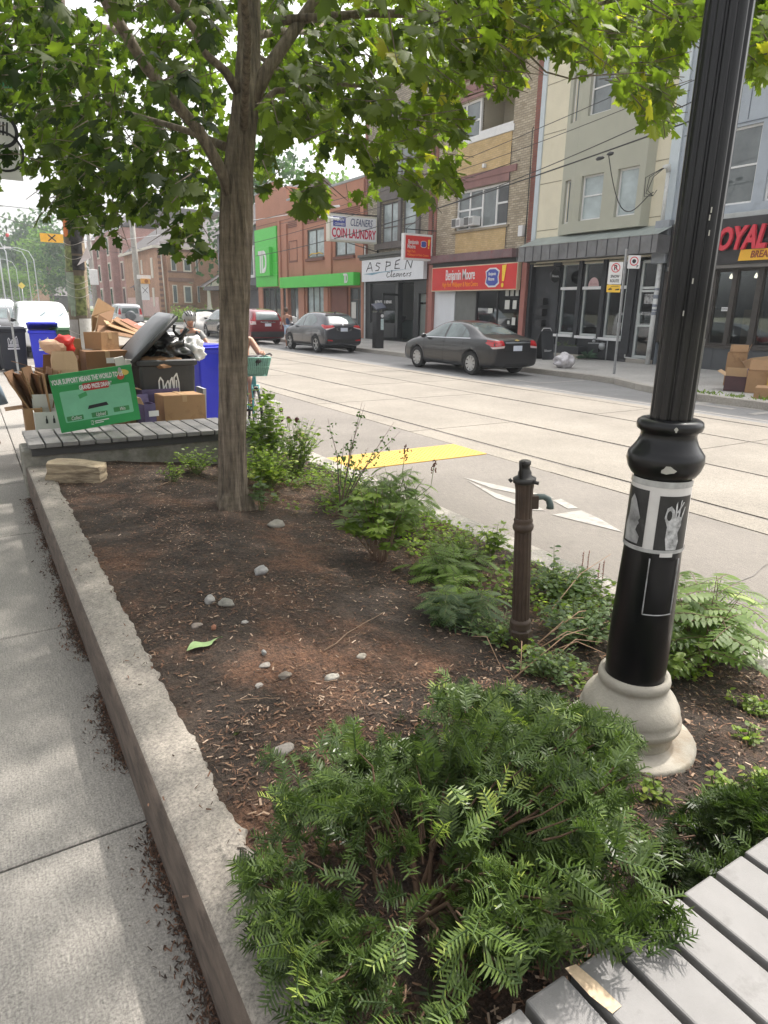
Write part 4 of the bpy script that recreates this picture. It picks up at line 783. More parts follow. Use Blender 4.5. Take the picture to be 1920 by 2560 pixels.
# --- bank building
t = thing('bank_building', 'terracotta coloured two storey bank with bright green signs and a stepped corner parapet', 'building', (FX, 41, .14))
terra = M('terracotta_render', (.42, .20, .135), .85, .07, .9, .15, 60, dirt=(.37, .175, .118), ds=1.5, dth=.55); terd = M('terracotta_dark', (.19, .085, .065), .85, .1, 1)
U1 = (38.6, 41.0, 4.7, 6.4); U2 = (34.75, 37.2, 4.62, 6.3); G = [(42.45, 45.1, .5, 3.05), (38.65, 41.2, .5, 3.05), (33.9, 37.9, .2, 2.95), (45.5, 48.9, .6, 3.1)]
b = MB(); facade(b, FX, 33.65, 44.0, .14, 8.4, [U1, U2]+G[:0]+[G[1], G[2], (42.45, 43.99, .5, 3.05)], .25); facade(b, FX, 44.0, 49.7, .14, 9.3, [(45.5, 48.9, .6, 3.1), (44.01, 45.1, .5, 3.05)], .25)
b.prism([(44.0, 9.3), (45.2, 9.3), (45.2, 9.42), (45.6, 9.6), (45.6, 9.85), (48.9, 9.85), (48.9, 9.6), (49.7, 9.35), (49.7, 9.3)], lambda a, c, d: (FX+d, a, c), 0, .3)
b.quad((FX, 33.65, .14), (FX+14, 33.65, .14), (FX+14, 33.65, 8.4), (FX, 33.65, 8.4)); b.quad((FX, 49.7, .14), (FX, 49.7, 9.3), (FX+14, 49.7, 9.3), (FX+14, 49.7, .14)); b.quad((FX, 44, 8), (FX, 44, 9.3), (FX+5, 44, 9.3), (FX+5, 44, 8)); b.quad((FX, 33.65, 8.1), (FX+14, 33.65, 8.1), (FX+14, 49.7, 8.1), (FX, 49.7, 8.1)); b.build('wall', terra, t)
part('coping', M('coping_metal', (.3, .32, .33), .5), t, ((FX-.06, 33.65, 8.405), (FX+.3, 43.97, 8.52)), ((FX-.06, 45.65, 9.855), (FX+.32, 48.9, 9.93)), ((FX-.06, 48.95, 9.42), (FX+.32, 49.75, 9.5)))
part('pilaster', terra, t, ((FX-.12, 45.12, 3.1), (FX-.003, 45.48, 7.3)), ((FX-.12, 41.5, 3.6), (FX-.003, 42.2, 7.0)), ((FX-.12, 37.5, 3.6), (FX-.003, 38.2, 7.0)), ((FX-.12, 44.0, .15), (FX-.003, 44.3, 7.0)), ((FX-.1, 33.66, .15), (FX-.003, 33.88, 8.3)), ((FX-.1, 41.4, .15), (FX-.003, 42.3, 3.0)), ((FX-.1, 38.0, .15), (FX-.003, 38.55, 2.9)))
part('frieze_louvres', terd, t, *[((FX-.04, a, 6.75+k*.1), (FX-.005, c, 6.8+k*.1)) for k in range(4) for a, c in ((42.4, 43.9), (38.4, 41.3), (34.2, 37.3))])
part('panel_moulding', terd, t, ((FX-.03, 42.5, 5.9), (FX-.005, 43.8, 5.94)), ((FX-.03, 42.5, 4.6), (FX-.005, 43.8, 4.72)), ((FX-.028, 42.5, 4.73), (FX-.006, 42.54, 5.89)), ((FX-.028, 43.76, 4.73), (FX-.006, 43.8, 5.89)), ((FX-.025, 42.25, 7.3), (FX-.006, 49.6, 7.33)))
tf = M('taupe_frame', (.08, .07, .06), .5)
for o in (U1, U2): w = window(t, FX+.06, *o, tf, gl_pale, .1, ((o[0]+o[1])/2,), (), .1); part('sill', terd, w, ((FX-.14, o[0]-.05, o[2]-.16), (FX-.004, o[1]+.05, o[2]-.01)))
b = MB(); pts = [(38.9, .3), (39.4, .5), (39.9, .42), (40.4, .5), (40.8, .3)]; b.tube([(FX+.05, y, 4.75+z*.5) for y, z in pts], .03, 6); b.build('yellow_display', M('yellow_hoses', (.75, .5, .05), .5), t)
for o, gm in ((G[0], gl_mid), (G[1], gl_pale), (G[3], gl_dark)): window(t, FX+.08, *o, tf, gm, .07, ((o[0]*2+o[1])/3, (o[0]+o[1]*2)/3), (), .1)
part('entry_side', terd, t, ((FX+.1, 35.9, .2), (FX+.2, 37.9, 2.94))); window(t, FX+.3, 33.95, 35.85, .2, 2.9, tf, gl_mid, .08, (34.9,), (2.25,), .1, name='door'); part('notice', paper, t, ((FX+.29, 35.15, 1.2), (FX+.296, 35.7, 2.1)))
b = MB()
for k in range(9): b.box((FX+2.5, 39.9+k*.45, 7.9), (FX+2.54, 40.3+k*.45, 9.2))
b.build('rooftop_screen', M('louvre_grey', (.16, .17, .18), .6), t)
grn = M('bank_green', (.07, .55, .06), .35, .04, 1.5); grd = M('bank_green_dark', (.035, .27, .035), .4)
s = thing('green_sign_tower', 'tall bright green sign panel with a raised square carrying white initials', 'sign', (19.0, 47.4, 3)); b = MB()
for k in range(5): b.box((18.98, 45.5, 3.15+k*.78), (19.15, 49.5, 3.15+k*.78+.765))
b.build('panel', grn, s); part('raised_square', grn, s, ((18.72, 46.2, 3.85), (18.975, 48.9, 5.75)), bevel=.02); text_on('lettering', 'TD', white_p, s, (18.70, 47.4, 4.72), YD, ZD, 2.0, xs=.62, bold=.06, space=.72, depth=.04)
s = thing('green_fascia_sign', 'long bright green fascia band with small white initials at its near end', 'sign', (18.7, 39, 3)); part('band', grn, s, ((18.62, 33.9, 2.98), (FX-.13, 44.25, 3.66)), bevel=.02); text_on('lettering', 'TD', white_p, s, (18.60, 34.75, 3.33), YD, ZD, .68, xs=.62, bold=.02, space=.72, depth=.02)
# ------------------------------------------------------------------ vehicles
def fix_normals(me):
    bm = bmesh.new(); bm.from_mesh(me); bmesh.ops.recalc_face_normals(bm, faces=bm.faces); bm.to_mesh(me); bm.free()
def eval_mesh(o, name):
    dg = bpy.context.evaluated_depsgraph_get(); me = bpy.data.meshes.new_from_object(o.evaluated_get(dg)); me.name = name; return me
def cut_wheels(o, centers, r, w):
    cs = []
    for (y, x) in centers:
        b = MB(); n = 28
        for s in (0, 1): pass
        vs = [(x + (w if s else -w)/2, y + math.cos(2*PI*k/n)*r, r*.86 + math.sin(2*PI*k/n)*r) for s in (0, 1) for k in range(n)]
        b.add(vs, [tuple(range(n)), tuple(range(n, 2*n))[::-1]] + [(k, n+k, n+(k+1) % n, (k+1) % n) for k in range(n)]); c = b.build('cutter', [rubber]); fix_normals(c.data); cs.append(c)
        m = o.modifiers.new('b', 'BOOLEAN'); m.operation = 'DIFFERENCE'; m.object = c; m.solver = 'EXACT'
    me = eval_mesh(o, o.name); old = o.data; o.modifiers.clear(); o.data = me
    for c in cs: bpy.data.objects.remove(c)
def decal(bvh, poly, plane, side=1, off=.004, step=.07, mi=0):
    pts = []
    for i in range(len(poly)):
        a = Vector(poly[i]); c = Vector(poly[(i+1) % len(poly)]); n = max(1, int((c-a).length/step)); pts += [a + (c-a)*k/n for k in range(n)]
    nb = len(pts); xs = [p.x for p in poly_v(poly)]; ys = [p.y for p in poly_v(poly)]; x = min(xs)+step/2
    inner = []
    while x < max(xs):
        y = min(ys)+step/2
        while y < max(ys):
            q = Vector((x, y))
            if inside(q, pts) and min((q-p).length for p in pts) > step*.35: inner.append(q)
            y += step
        x += step
    allp = pts+inner; r_ = geometry.delaunay_2d_cdt(allp, [], [list(range(nb))], 1, 1e-6); V2, F2 = r_[0], r_[2]
    vs = []
    for q in V2:
        if plane == 'side': o, d = Vector((side*3, q.x, q.y)), Vector((-side, 0, 0))
        elif plane == 'rear': o, d = Vector((q.x, -6, q.y)), Vector((0, 1, 0))
        else: o, d = Vector((q.x, 6, q.y)), Vector((0, -1, 0))
        h = bvh.ray_cast(o, d)
        if h[0] is None: h = bvh.find_nearest(o + d*3)
        n = h[1]; n = -n if n.dot(d) > 0 else n; vs.append(h[0] + n*off)
    return vs, [tuple(f) for f in F2]
def poly_v(p): return [Vector(q) for q in p]
def inside(q, P):
    c = False; n = len(P)
    for i in range(n):
        a, b_ = P[i], P[i-1]
        if (a.y > q.y) != (b_.y > q.y) and q.x < (b_.x-a.x)*(q.y-a.y)/(b_.y-a.y)+a.x: c = not c
    return c
car_glass = glass_mat('car_glass', (.10, .13, .13), .03, 1.0, .5, 1.2)
chrome = M('chrome', (.55, .56, .57), .15, .05, 3, metal=1); tail = M('tail_light', (.42, .008, .012), .12, .25, 8, coat=1); tail2 = M('tail_clear', (.6, .5, .5), .1, .1, 8, coat=1)
head = M('head_light', (.65, .68, .7), .08, .3, 12, coat=1); plate = M('number_plate', (.6, .64, .72), .5, .05, 10); under = M('underbody', (.015, .015, .015), .8)
rim_m = M('rim_alloy', (.42, .43, .44), .3, .1, 6, metal=.8)
def wheel(par, x, y, r, side, spokes=7, sw=.05, cap=False):
    t = MB(); w = .1
    def f(rr, xx, n=28): return [(x+side*xx, y+math.cos(2*PI*k/n)*rr, r+math.sin(2*PI*k/n)*rr) for k in range(n)]
    pr = [(r*.62, -w), (r*.92, -w), (r*.99, -w*.75), (r, -w*.4), (r, w*.4), (r*.99, w*.75), (r*.93, w), (r*.66, w*.96), (r*.64, w*.85)]
    def lay(b, pr, mi=0):
        n = 28; vs = []; fs = []
        for rr, xx in pr: vs += f(rr, xx, n)
        for i in range(len(pr)-1):
            for k in range(n): fs.append((i*n+k, i*n+(k+1) % n, (i+1)*n+(k+1) % n, (i+1)*n+k))
        b.add(vs, fs, mi, True)
    lay(t, pr); tv = t.build('tyre', rubber, par)
    rm = MB(); lay(rm, [(r*.66, w*.93), (r*.60, w*.9), (r*.57, w*.5), (r*.2, w*.42), (.001, w*.42)], 1); lay(rm, [(r*.17, w*.6), (r*.14, w*.84), (.001, w*.86)], 0)
    for k in range(spokes):
        a = 2*PI*k/spokes+.2; ca, sa = math.cos(a), math.sin(a); q = []
        for rr, ww, xx in ((r*.12, sw*.8, w*.85), (r*.62, sw*1.15, w*.93), (r*.62, sw*1.15, w*.7), (r*.12, sw*.8, w*.5)):
            for s in (-1, 1): q.append((x+side*xx, y+ca*rr-sa*s*ww/2, r+sa*rr+ca*s*ww/2))
        rm.add(q, [(0, 1, 3, 2), (2, 3, 5, 4), (0, 2, 4, 6), (1, 7, 5, 3), (0, 6, 7, 1), (4, 5, 7, 6)], 0)
    lay(rm, [(r*.66, w*.935), (r*.63, w*.96), (r*.6, w*.93)], 0)
    rm.build('rim', [rim_m, dark_metal], tv); return tv
def car(name, label, cat, loc, rz, st, paint, wheels, r, sidewin, rear, front, extra=None, W2=.78, group=None, spokes=7, lower=None, sw=.05, detail=True):
    root = thing(name, label, cat, (0, 0, 0), 0, group)
    vs = []; fs = []
    for (y, zb, w, zsh, zt, wr) in st:
        gh = max(0, zt-zsh); half = [(w*.55, zb), (w*.93, zb+.01), (w*.99, zb+.12), (w*1.0, zb*.45+zsh*.55), (w*.975, zsh-.05), (w*.94, zsh+min(.02, gh*.15)), (wr+(w*.94-wr)*.45, zsh+gh*.5), (wr, zt-min(.06, gh*.22)), (wr*.8, zt-.012), (wr*.4, zt)]
        vs += [(x, y, z) for x, z in half] + [(-x, y, z) for x, z in half[::-1]]
    n = 20
    for i in range(len(st)-1):
        for k in range(n): fs.append((i*n+k, (i+1)*n+k, (i+1)*n+(k+1) % n, i*n+(k+1) % n))
    m = len(st)-1
    for k in range(9):
        fs.append((k, k+1, n-2-k, n-1-k)); fs.append((m*n+k+1, m*n+k, m*n+n-1-k, m*n+n-2-k))
    b = MB(); b.add(vs, fs, 0, True); body = b.build('body', [paint, under, lower or paint], root, sub=2)
    me = eval_mesh(body, 'body'); fix_normals(me); body.modifiers.clear(); body.data = me
    bm = bmesh.new(); bm.from_mesh(me); bvh = BVHTree.FromBMesh(bm); bm.free()
    if lower:
        for p in me.polygons: p.material_index = 2 if p.center.z < st[4][1]+.12 else 0
    cut_wheels(body, [(wheels[0], W2*1.0), (wheels[0], -W2*1.0), (wheels[1], W2*1.0), (wheels[1], -W2*1.0)], r*1.18, .42)
    for p in body.data.polygons: p.use_smooth = True
    for y in wheels:
        for s in (-1, 1): wheel(root, s*(W2-.005), y, r, s, spokes, sw)
    lb = MB()
    for y in wheels: lb.box((-W2+.12, y-r*1.1, .18), (W2-.12, y+r*1.1, r*2.1))
    lb.build('wheel_well', under, root)
    for poly in sidewin:
        for s in (-1, 1):
            v, f = decal(bvh, poly, 'side', s); MB().add(v, f, 0, True).build('side_window', car_glass, root)
    def put(nm, polys, plane, mat, off=.005, side=1):
        for poly in polys:
            v, f = decal(bvh, poly, plane, side, off, .05); MB().add(v, f, 0, True).build(nm, mat, root)
    rear(put, root); front(put, root)
    if extra: extra(put, root)
    root.location = loc; root.rotation_euler = (0, 0, rz); return root
def mir(p): return [(-a, c) for a, c in p][::-1]
def both(put, nm, poly, plane, mat, off=.005):
    if plane == 'side':
        for s in (-1, 1): put(nm, [poly], 'side', mat, off, s)
    else: put(nm, [poly, mir(poly)], plane, mat, off)
seam = M('panel_gap', (.008, .008, .009), .8)
def thin(a, c, w=.006):
    a = Vector(a); c = Vector(c); d = (c-a).normalized(); n = Vector((-d.y, d.x))*w; return [tuple(a-n), tuple(c-n), tuple(c+n), tuple(a+n)]
def seams(put, lines):
    for a, c in lines: both(put, 'door_gap', thin(a, c), 'side', seam, .003)
def mirror(root, x, y, z, mat):
    for s in (-1, 1):
        b = MB().blob((s*(x+.09), y, z), (.1, .055, .07), 1, .05, 2); b.box((min(s*(x-.03), s*(x+.04)), y-.02, z-.04), (max(s*(x-.03), s*(x+.04)), y+.02, z-.015)); b.build('wing_mirror', mat, root)
# charcoal sedan
charc = M('charcoal_car_paint', (.008, .008, .010), .3, .04, 2, coat=.55, metal=0); greyp = M('slate_car_paint', (.05, .052, .062), .25, .04, 2, coat=.8, metal=.4)
sedan = [(-2.29, .36, .66, .80, .86, .50), (-2.27, .26, .78, .90, .98, .62), (-2.12, .23, .85, .965, 1.045, .68), (-1.75, .22, .885, .985, 1.085, .70), (-1.45, .2, .895, .985, 1.17, .66), (-.95, .19, .895, .975, 1.385, .60), (-.35, .19, .895, .965, 1.475, .58), (.25, .19, .895, .955, 1.465, .58), (.7, .19, .895, .94, 1.33, .60), (1.2, .19, .895, .915, 1.04, .68), (1.55, .2, .89, .87, .965, .70), (1.95, .2, .87, .80, .88, .68), (2.2, .22, .80, .68, .74, .6), (2.3, .28, .68, .55, .60, .5)]
def s_rear(put, root):
    put('rear_window', [[(-.60, 1.12), (.60, 1.12), (.50, 1.36), (.42, 1.40), (-.42, 1.40), (-.50, 1.36)]], 'rear', car_glass)
    both(put, 'tail_light', [(.46, .84), (.82, .80), (.80, .97), (.50, .975)], 'rear', tail); both(put, 'tail_light_lens', [(.48, .78), (.80, .755), (.82, .80), (.46, .838)], 'rear', tail2, .006)
    both(put, 'tail_light_side', [(-2.2, .80), (-1.92, .90), (-1.95, .985), (-2.2, .965)], 'side', tail)
    put('chrome_strip', [[(-.44, .90), (.44, .90), (.44, .935), (-.44, .935)]], 'rear', chrome, .012); put('number_plate', [[(-.16, .70), (.16, .70), (.16, .84), (-.16, .84)]], 'rear', plate, .012)
    put('badge', [[(-.08, .965), (-.03, .965), (-.03, .955), (.03, .955), (.03, .965), (.08, .965), (.08, .985), (.03, .985), (.03, .995), (-.03, .995), (-.03, .985), (-.08, .985)]], 'rear', M('gold_badge', (.6, .45, .15), .3, metal=.6), .012)
    put('boot_gap', [thin((-.46, .70), (-.44, .98)), thin((.46, .70), (.44, .98)), thin((-.46, .69), (.46, .69))], 'rear', seam, .003); put('bumper_vent', [[(-.45, .26), (.45, .26), (.4, .36), (-.4, .36)]], 'rear', under, .004)
def s_front(put, root):
    put('windscreen', [[(-.64, 1.02), (.64, 1.02), (.50, 1.38), (-.50, 1.38)]], 'front', car_glass); both(put, 'head_light', [(.45, .66), (.72, .68), (.70, .80), (.48, .74)], 'front', head); put('grille', [[(-.38, .5), (.38, .5), (.4, .66), (-.4, .66)]], 'front', under)
def s_x(put, root):
    seams(put, [((.93, .35), (1.0, .93)), ((-.03, .3), (-.06, .97)), ((-.92, .55), (-.98, .97)), ((-.03, .3), (.93, .33)), ((-.03, .3), (-.8, .33))])
    both(put, 'belt_trim', thin((1.12, .955), (-1.25, 1.0), .012), 'side', chrome, .007); mirror(root, .88, .88, 1.0, charc)
    both(put, 'door_handle', [(-.02, .845), (.17, .845), (.17, .875), (-.02, .875)], 'side', charc, .03); both(put, 'door_handle', [(-.98, .86), (-.8, .86), (-.8, .89), (-.98, .89)], 'side', charc, .03)
    MB().tube([(0, -.95, 1.4), (0, -1.1, 1.56)], .008, 6).build('aerial', black_pl, root)
car('parked_car', 'charcoal four door sedan parked in front of the paint shop', 'car', (12.93, 16.43, 0), R(0), sedan, charc, (-1.33, 1.36), .325,
    [[(1.0, .985), (.55, 1.27), (.25, 1.365), (.02, 1.40), (.0, .985)], [(-.09, .985), (-.07, 1.40), (-.45, 1.385), (-.80, 1.27), (-.82, .99)], [(-.86, .99), (-.84, 1.25), (-1.05, 1.14), (-1.15, 1.06), (-1.12, 1.0)]], s_rear, s_front, s_x, spokes=9, sw=.07)
# compact crossover
suv = [(-2.12, .45, .70, .86, .92, .55), (-2.13, .34, .80, .98, 1.08, .64), (-1.98, .28, .86, 1.06, 1.22, .66), (-1.75, .24, .88, 1.08, 1.42, .63), (-1.45, .22, .885, 1.07, 1.545, .60), (-.9, .21, .885, 1.05, 1.60, .60), (-.2, .21, .885, 1.03, 1.61, .60), (.35, .21, .885, 1.01, 1.56, .60), (.8, .21, .885, .99, 1.36, .62), (1.2, .22, .88, .96, 1.12, .70), (1.6, .24, .87, .92, 1.03, .68), (1.95, .26, .82, .82, .92, .62), (2.12, .32, .72, .68, .75, .5)]
def v_rear(put, root, wide=False):
    put('rear_window', [[(-.60, 1.16), (.60, 1.16), (.50, 1.44), (-.50, 1.44)]], 'rear', car_glass); put('spoiler', [[(-.55, 1.445), (.55, 1.445), (.5, 1.50), (-.5, 1.50)]], 'rear', under, .02)
    both(put, 'tail_light', [(.42, 1.03), (.80, .96), (.80, 1.08), (.50, 1.10)], 'rear', tail); both(put, 'tail_light_lens', [(.44, 1.0), (.78, .91), (.80, .958), (.42, 1.028)], 'rear', tail2, .006); both(put, 'tail_light_side', [(-2.05, .95), (-1.72, 1.08), (-1.78, 1.13), (-2.05, 1.08)], 'side', tail)
    put('number_plate', [[(-.16, .86), (.16, .86), (.16, 1.0), (-.16, 1.0)]], 'rear', plate, .012); put('badge', [[(-.05, 1.07), (-.03, 1.07), (-.025, 1.11), (.025, 1.11), (.03, 1.07), (.05, 1.07), (.06, 1.15), (.04, 1.15), (.03, 1.125), (-.03, 1.125), (-.04, 1.15), (-.06, 1.15)]], 'rear', chrome, .012)
    put('lower_bumper', [[(-.78, .40), (.78, .40), (.76, .60), (.5, .56), (-.5, .56), (-.76, .60)]], 'rear', under, .005); both(put, 'reflector', [(.52, .48), (.74, .50), (.74, .55), (.52, .53)], 'rear', tail, .01)
    both(put, 'plate_garnish', [(.17, .86), (.34, .9), (.36, 1.0), (.3, 1.0), (.28, .92), (.17, .89)], 'rear', chrome, .01)
def v_front(put, root):
    put('windscreen', [[(-.66, 1.12), (.66, 1.12), (.52, 1.50), (-.52, 1.50)]], 'front', car_glass); both(put, 'head_light', [(.42, .76), (.74, .80), (.70, .92), (.46, .84)], 'front', head); put('grille', [[(-.38, .62), (.38, .62), (.4, .8), (-.4, .8)]], 'front', under)
def v_x(pt):
    def f(put, root):
        seams(put, [((.9, .42), (.98, 1.0)), ((-.05, .38), (-.08, 1.03)), ((-.05, .38), (.9, .40)), ((-.05, .38), (-.85, .42)), ((-.85, .42), (-1.0, 1.0))])
        both(put, 'sill_trim', [(-.85, .25), (.9, .25), (.9, .36), (-.85, .38)], 'side', under, .006); both(put, 'sill_chrome', thin((-.85, .30), (.9, .27), .012), 'side', chrome, .012); mirror(root, .87, .85, 1.07, pt)
        MB().tube([(0, -1.3, 1.56), (0, -1.45, 1.64)], [.03, .01], 8).build('aerial', pt, root)
    return f
suv_win = [[(.98, 1.05), (.6, 1.34), (.3, 1.46), (.05, 1.50), (.0, 1.05)], [(-.1, 1.06), (-.08, 1.50), (-.6, 1.49), (-1.05, 1.36), (-1.2, 1.24), (-.95, 1.08)]]
car('parked_car', 'slate grey compact crossover parked before the dry cleaner', 'car', (12.98, 26.5, 0), R(0), suv, greyp, (-1.28, 1.33), .34, suv_win, v_rear, v_front, v_x(greyp), spokes=5, sw=.045)
# larger SUV shapes
big = [(y*1.06, zb, w*1.03, zsh, zt*1.05, wr*1.06) for y, zb, w, zsh, zt, wr in suv]; big[1] = (-2.27, .34, .84, .98, 1.15, .68); big[2] = (-2.16, .28, .89, 1.06, 1.38, .68); big[3] = (-1.98, .24, .90, 1.08, 1.56, .66); big[4] = (-1.6, .22, .91, 1.07, 1.65, .64)
redp = M('maroon_car_paint', (.20, .012, .02), .25, .04, 2, coat=1, metal=.3); whitep = M('white_car_paint', (.72, .73, .74), .3, .02, 2, coat=1); silverp = M('silver_car_paint', (.35, .36, .38), .3, .04, 2, coat=1, metal=.5); blackp = M('black_car_paint', (.02, .02, .022), .2, .1, 2, coat=1)
def r_rear(put, root):
    put('rear_window', [[(-.58, 1.15), (.58, 1.15), (.52, 1.52), (-.52, 1.52)]], 'rear', car_glass); both(put, 'tail_light', [(.62, 1.0), (.84, 1.0), (.76, 1.5), (.66, 1.5)], 'rear', tail); both(put, 'tail_light_lens', [(.60, .95), (.86, .93), (.84, 1.08), (.62, 1.08)], 'rear', tail2, .008)
    put('number_plate', [[(-.16, .86), (.16, .86), (.16, 1.0), (-.16, 1.0)]], 'rear', plate, .012); put('chrome_strip', [[(-.4, 1.03), (.4, 1.03), (.36, 1.08), (-.36, 1.08)]], 'rear', chrome, .015); put('lower_bumper', [[(-.84, .36), (.84, .36), (.86, .62), (-.86, .62)]], 'rear', under, .006)
car('parked_car', 'maroon sport utility car with a white number plate, half hidden behind the tree trunk', 'car', (12.5, 33.5, 0), 0, big, redp, (-1.36, 1.38), .35, [[(a*1.06, c*1.03) for a, c in q] for q in suv_win], r_rear, v_front, v_x(redp), spokes=6)
car('parked_car', 'dark grey hatchback glimpsed beyond the woman and the crossover', 'car', (13.2, 39.5, 0), 0, suv, blackp, (-1.28, 1.33), .34, suv_win, v_rear, v_front, v_x(blackp), spokes=5)
boxy = [(-2.35, .45, .84, 1.0, 1.1, .72), (-2.36, .38, .90, 1.08, 1.65, .74), (-2.2, .34, .93, 1.12, 1.80, .74), (-1.4, .3, .94, 1.12, 1.84, .74), (-.4, .3, .94, 1.11, 1.84, .74), (.35, .3, .94, 1.10, 1.80, .74), (.62, .3, .94, 1.10, 1.66, .74), (.95, .3, .94, 1.10, 1.22, .80), (1.3, .3, .93, 1.08, 1.16, .82), (1.9, .32, .92, 1.04, 1.11, .80), (2.25, .36, .88, .95, 1.04, .74), (2.36, .42, .82, .7, .8, .7)]
def j_front(put, root):
    put('windscreen', [[(-.72, 1.24), (.72, 1.24), (.64, 1.68), (-.64, 1.68)]], 'front', M('bright_windscreen', (.42, .5, .53), .06, .12, 1.5)); both(put, 'head_light', [(.56, .84), (.78, .84), (.78, .96), (.56, .96)], 'front', head); put('grille', [[(-.5, .8), (.5, .8), (.5, .98), (-.5, .98)]], 'front', under)
    for s in (-1, 1): MB().tube([(s*.3, 1.0, 1.2), (s*.3-.35, .82, 1.45)], .008, 5).build('wiper', black_pl, root)
def j_x(pt):
    def f(put, root): mirror(root, .9, .85, 1.2, black_pl); seams(put, [((.85, .45), (.85, 1.1)), ((-.1, .42), (-.1, 1.1))])
    return f
box_win = [[(.78, 1.16), (.52, 1.62), (-.05, 1.64), (-.05, 1.16)], [(-.15, 1.16), (-.15, 1.64), (-1.15, 1.64), (-1.15, 1.16)], [(-1.25, 1.16), (-1.25, 1.62), (-2.1, 1.6), (-2.1, 1.16)]]
near = dict(group='vehicles queued along the near kerb')
car('parked_car', 'white boxy sport utility car facing the camera behind the blue bin', 'car', (2.42, 27.6, 0), PI, boxy, whitep, (-1.4, 1.45), .38, box_win, r_rear, j_front, j_x(whitep), **near)
car('parked_car', 'black hatchback facing the camera behind the white boxy car', 'car', (1.75, 35.2, 0), PI, suv, blackp, (-1.28, 1.33), .34, suv_win, v_rear, v_front, v_x(blackp), **near)
van = [(y*1.12, zb, w*1.05, zsh*1.05, zt*1.07, wr*1.05) for y, zb, w, zsh, zt, wr in boxy]
car('parked_van', 'white van with a wide windscreen at the far left of the queue', 'van', (1.75, 44.0, 0), PI, van, whitep, (-1.5, 1.6), .38, [[(a*1.12, c*1.05) for a, c in q] for q in box_win], r_rear, j_front, j_x(whitep), **near)
def sp_rear(put, root):
    r_rear(put, root); b = MB(); pr = [(.001, -2.56), (.2, -2.56), (.33, -2.52), (.36, -2.45), (.34, -2.37), (.001, -2.37)]
    n = 24; vs = [(math.cos(2*PI*k/n)*rr, yy, 1.0+math.sin(2*PI*k/n)*rr) for rr, yy in pr for k in range(n)]; b.add(vs, [(i*n+k, i*n+(k+1) % n, (i+1)*n+(k+1) % n, (i+1)*n+k) for i in range(5) for k in range(n)], 0, True); b.build('spare_wheel_cover', M('spare_cover', (.09, .1, .11), .5, .3, 9), root)
car('moving_car', 'silver grey four wheel drive with a spare wheel on its back, driving away', 'car', (10.25, 54, 0), 0, boxy, silverp, (-1.4, 1.45), .38, box_win, sp_rear, j_front, j_x(silverp))
for i, (x, y, rz, stt, pt, lb) in enumerate(((4.4, 74, PI, suv, whitep, 'small white car coming far down the street'), (4.3, 92, PI, boxy, silverp, 'silver van shaped car far down the street'), (1.9, 58, PI, suv, silverp, 'silver car parked behind the white van'), (1.9, 66, PI, boxy, whitep, 'far white van shaped car parked near the left trees'))):
    car('distant_car', lb, 'car', (x, y, 0), rz, stt, pt, (-1.28, 1.33) if stt is suv else (-1.4, 1.45), .34, [], r_rear if stt is boxy else v_rear, j_front if stt is boxy else v_front, None)

# ------------------------------------------------------------------ people and bicycles
skin = M('skin', (.46, .25, .17), .55, .06, 12); skin2 = M('tanned_skin', (.34, .17, .11), .55, .06, 12)
def skin_mesh(name, nodes, edges, root, mat, parent, sub=2):
    keys = list(nodes); me = bpy.data.meshes.new(name); me.from_pydata([nodes[k][0] for k in keys], [(keys.index(a), keys.index(c)) for a, c in edges], []); o = bpy.data.objects.new(name, me); COL.objects.link(o)
    md = o.modifiers.new('s', 'SKIN'); md.use_smooth_shade = True; sv = me.skin_vertices[0].data
    for i, k in enumerate(keys):
        r_ = nodes[k][1]; sv[i].radius = (r_, r_) if not hasattr(r_, '__len__') else r_; sv[i].use_root = (k == root)
    ms = o.modifiers.new('u', 'SUBSURF'); ms.levels = ms.render_levels = sub
    m2 = eval_mesh(o, name); bpy.data.objects.remove(o); m2.materials.clear(); m2.materials.append(mat)
    for p in m2.polygons: p.use_smooth = True; p.material_index = 0
    inv = parent_matrix(parent).inverted(); m2.transform(inv); o2 = bpy.data.objects.new(name, m2); COL.objects.link(o2); o2.parent = parent; return o2
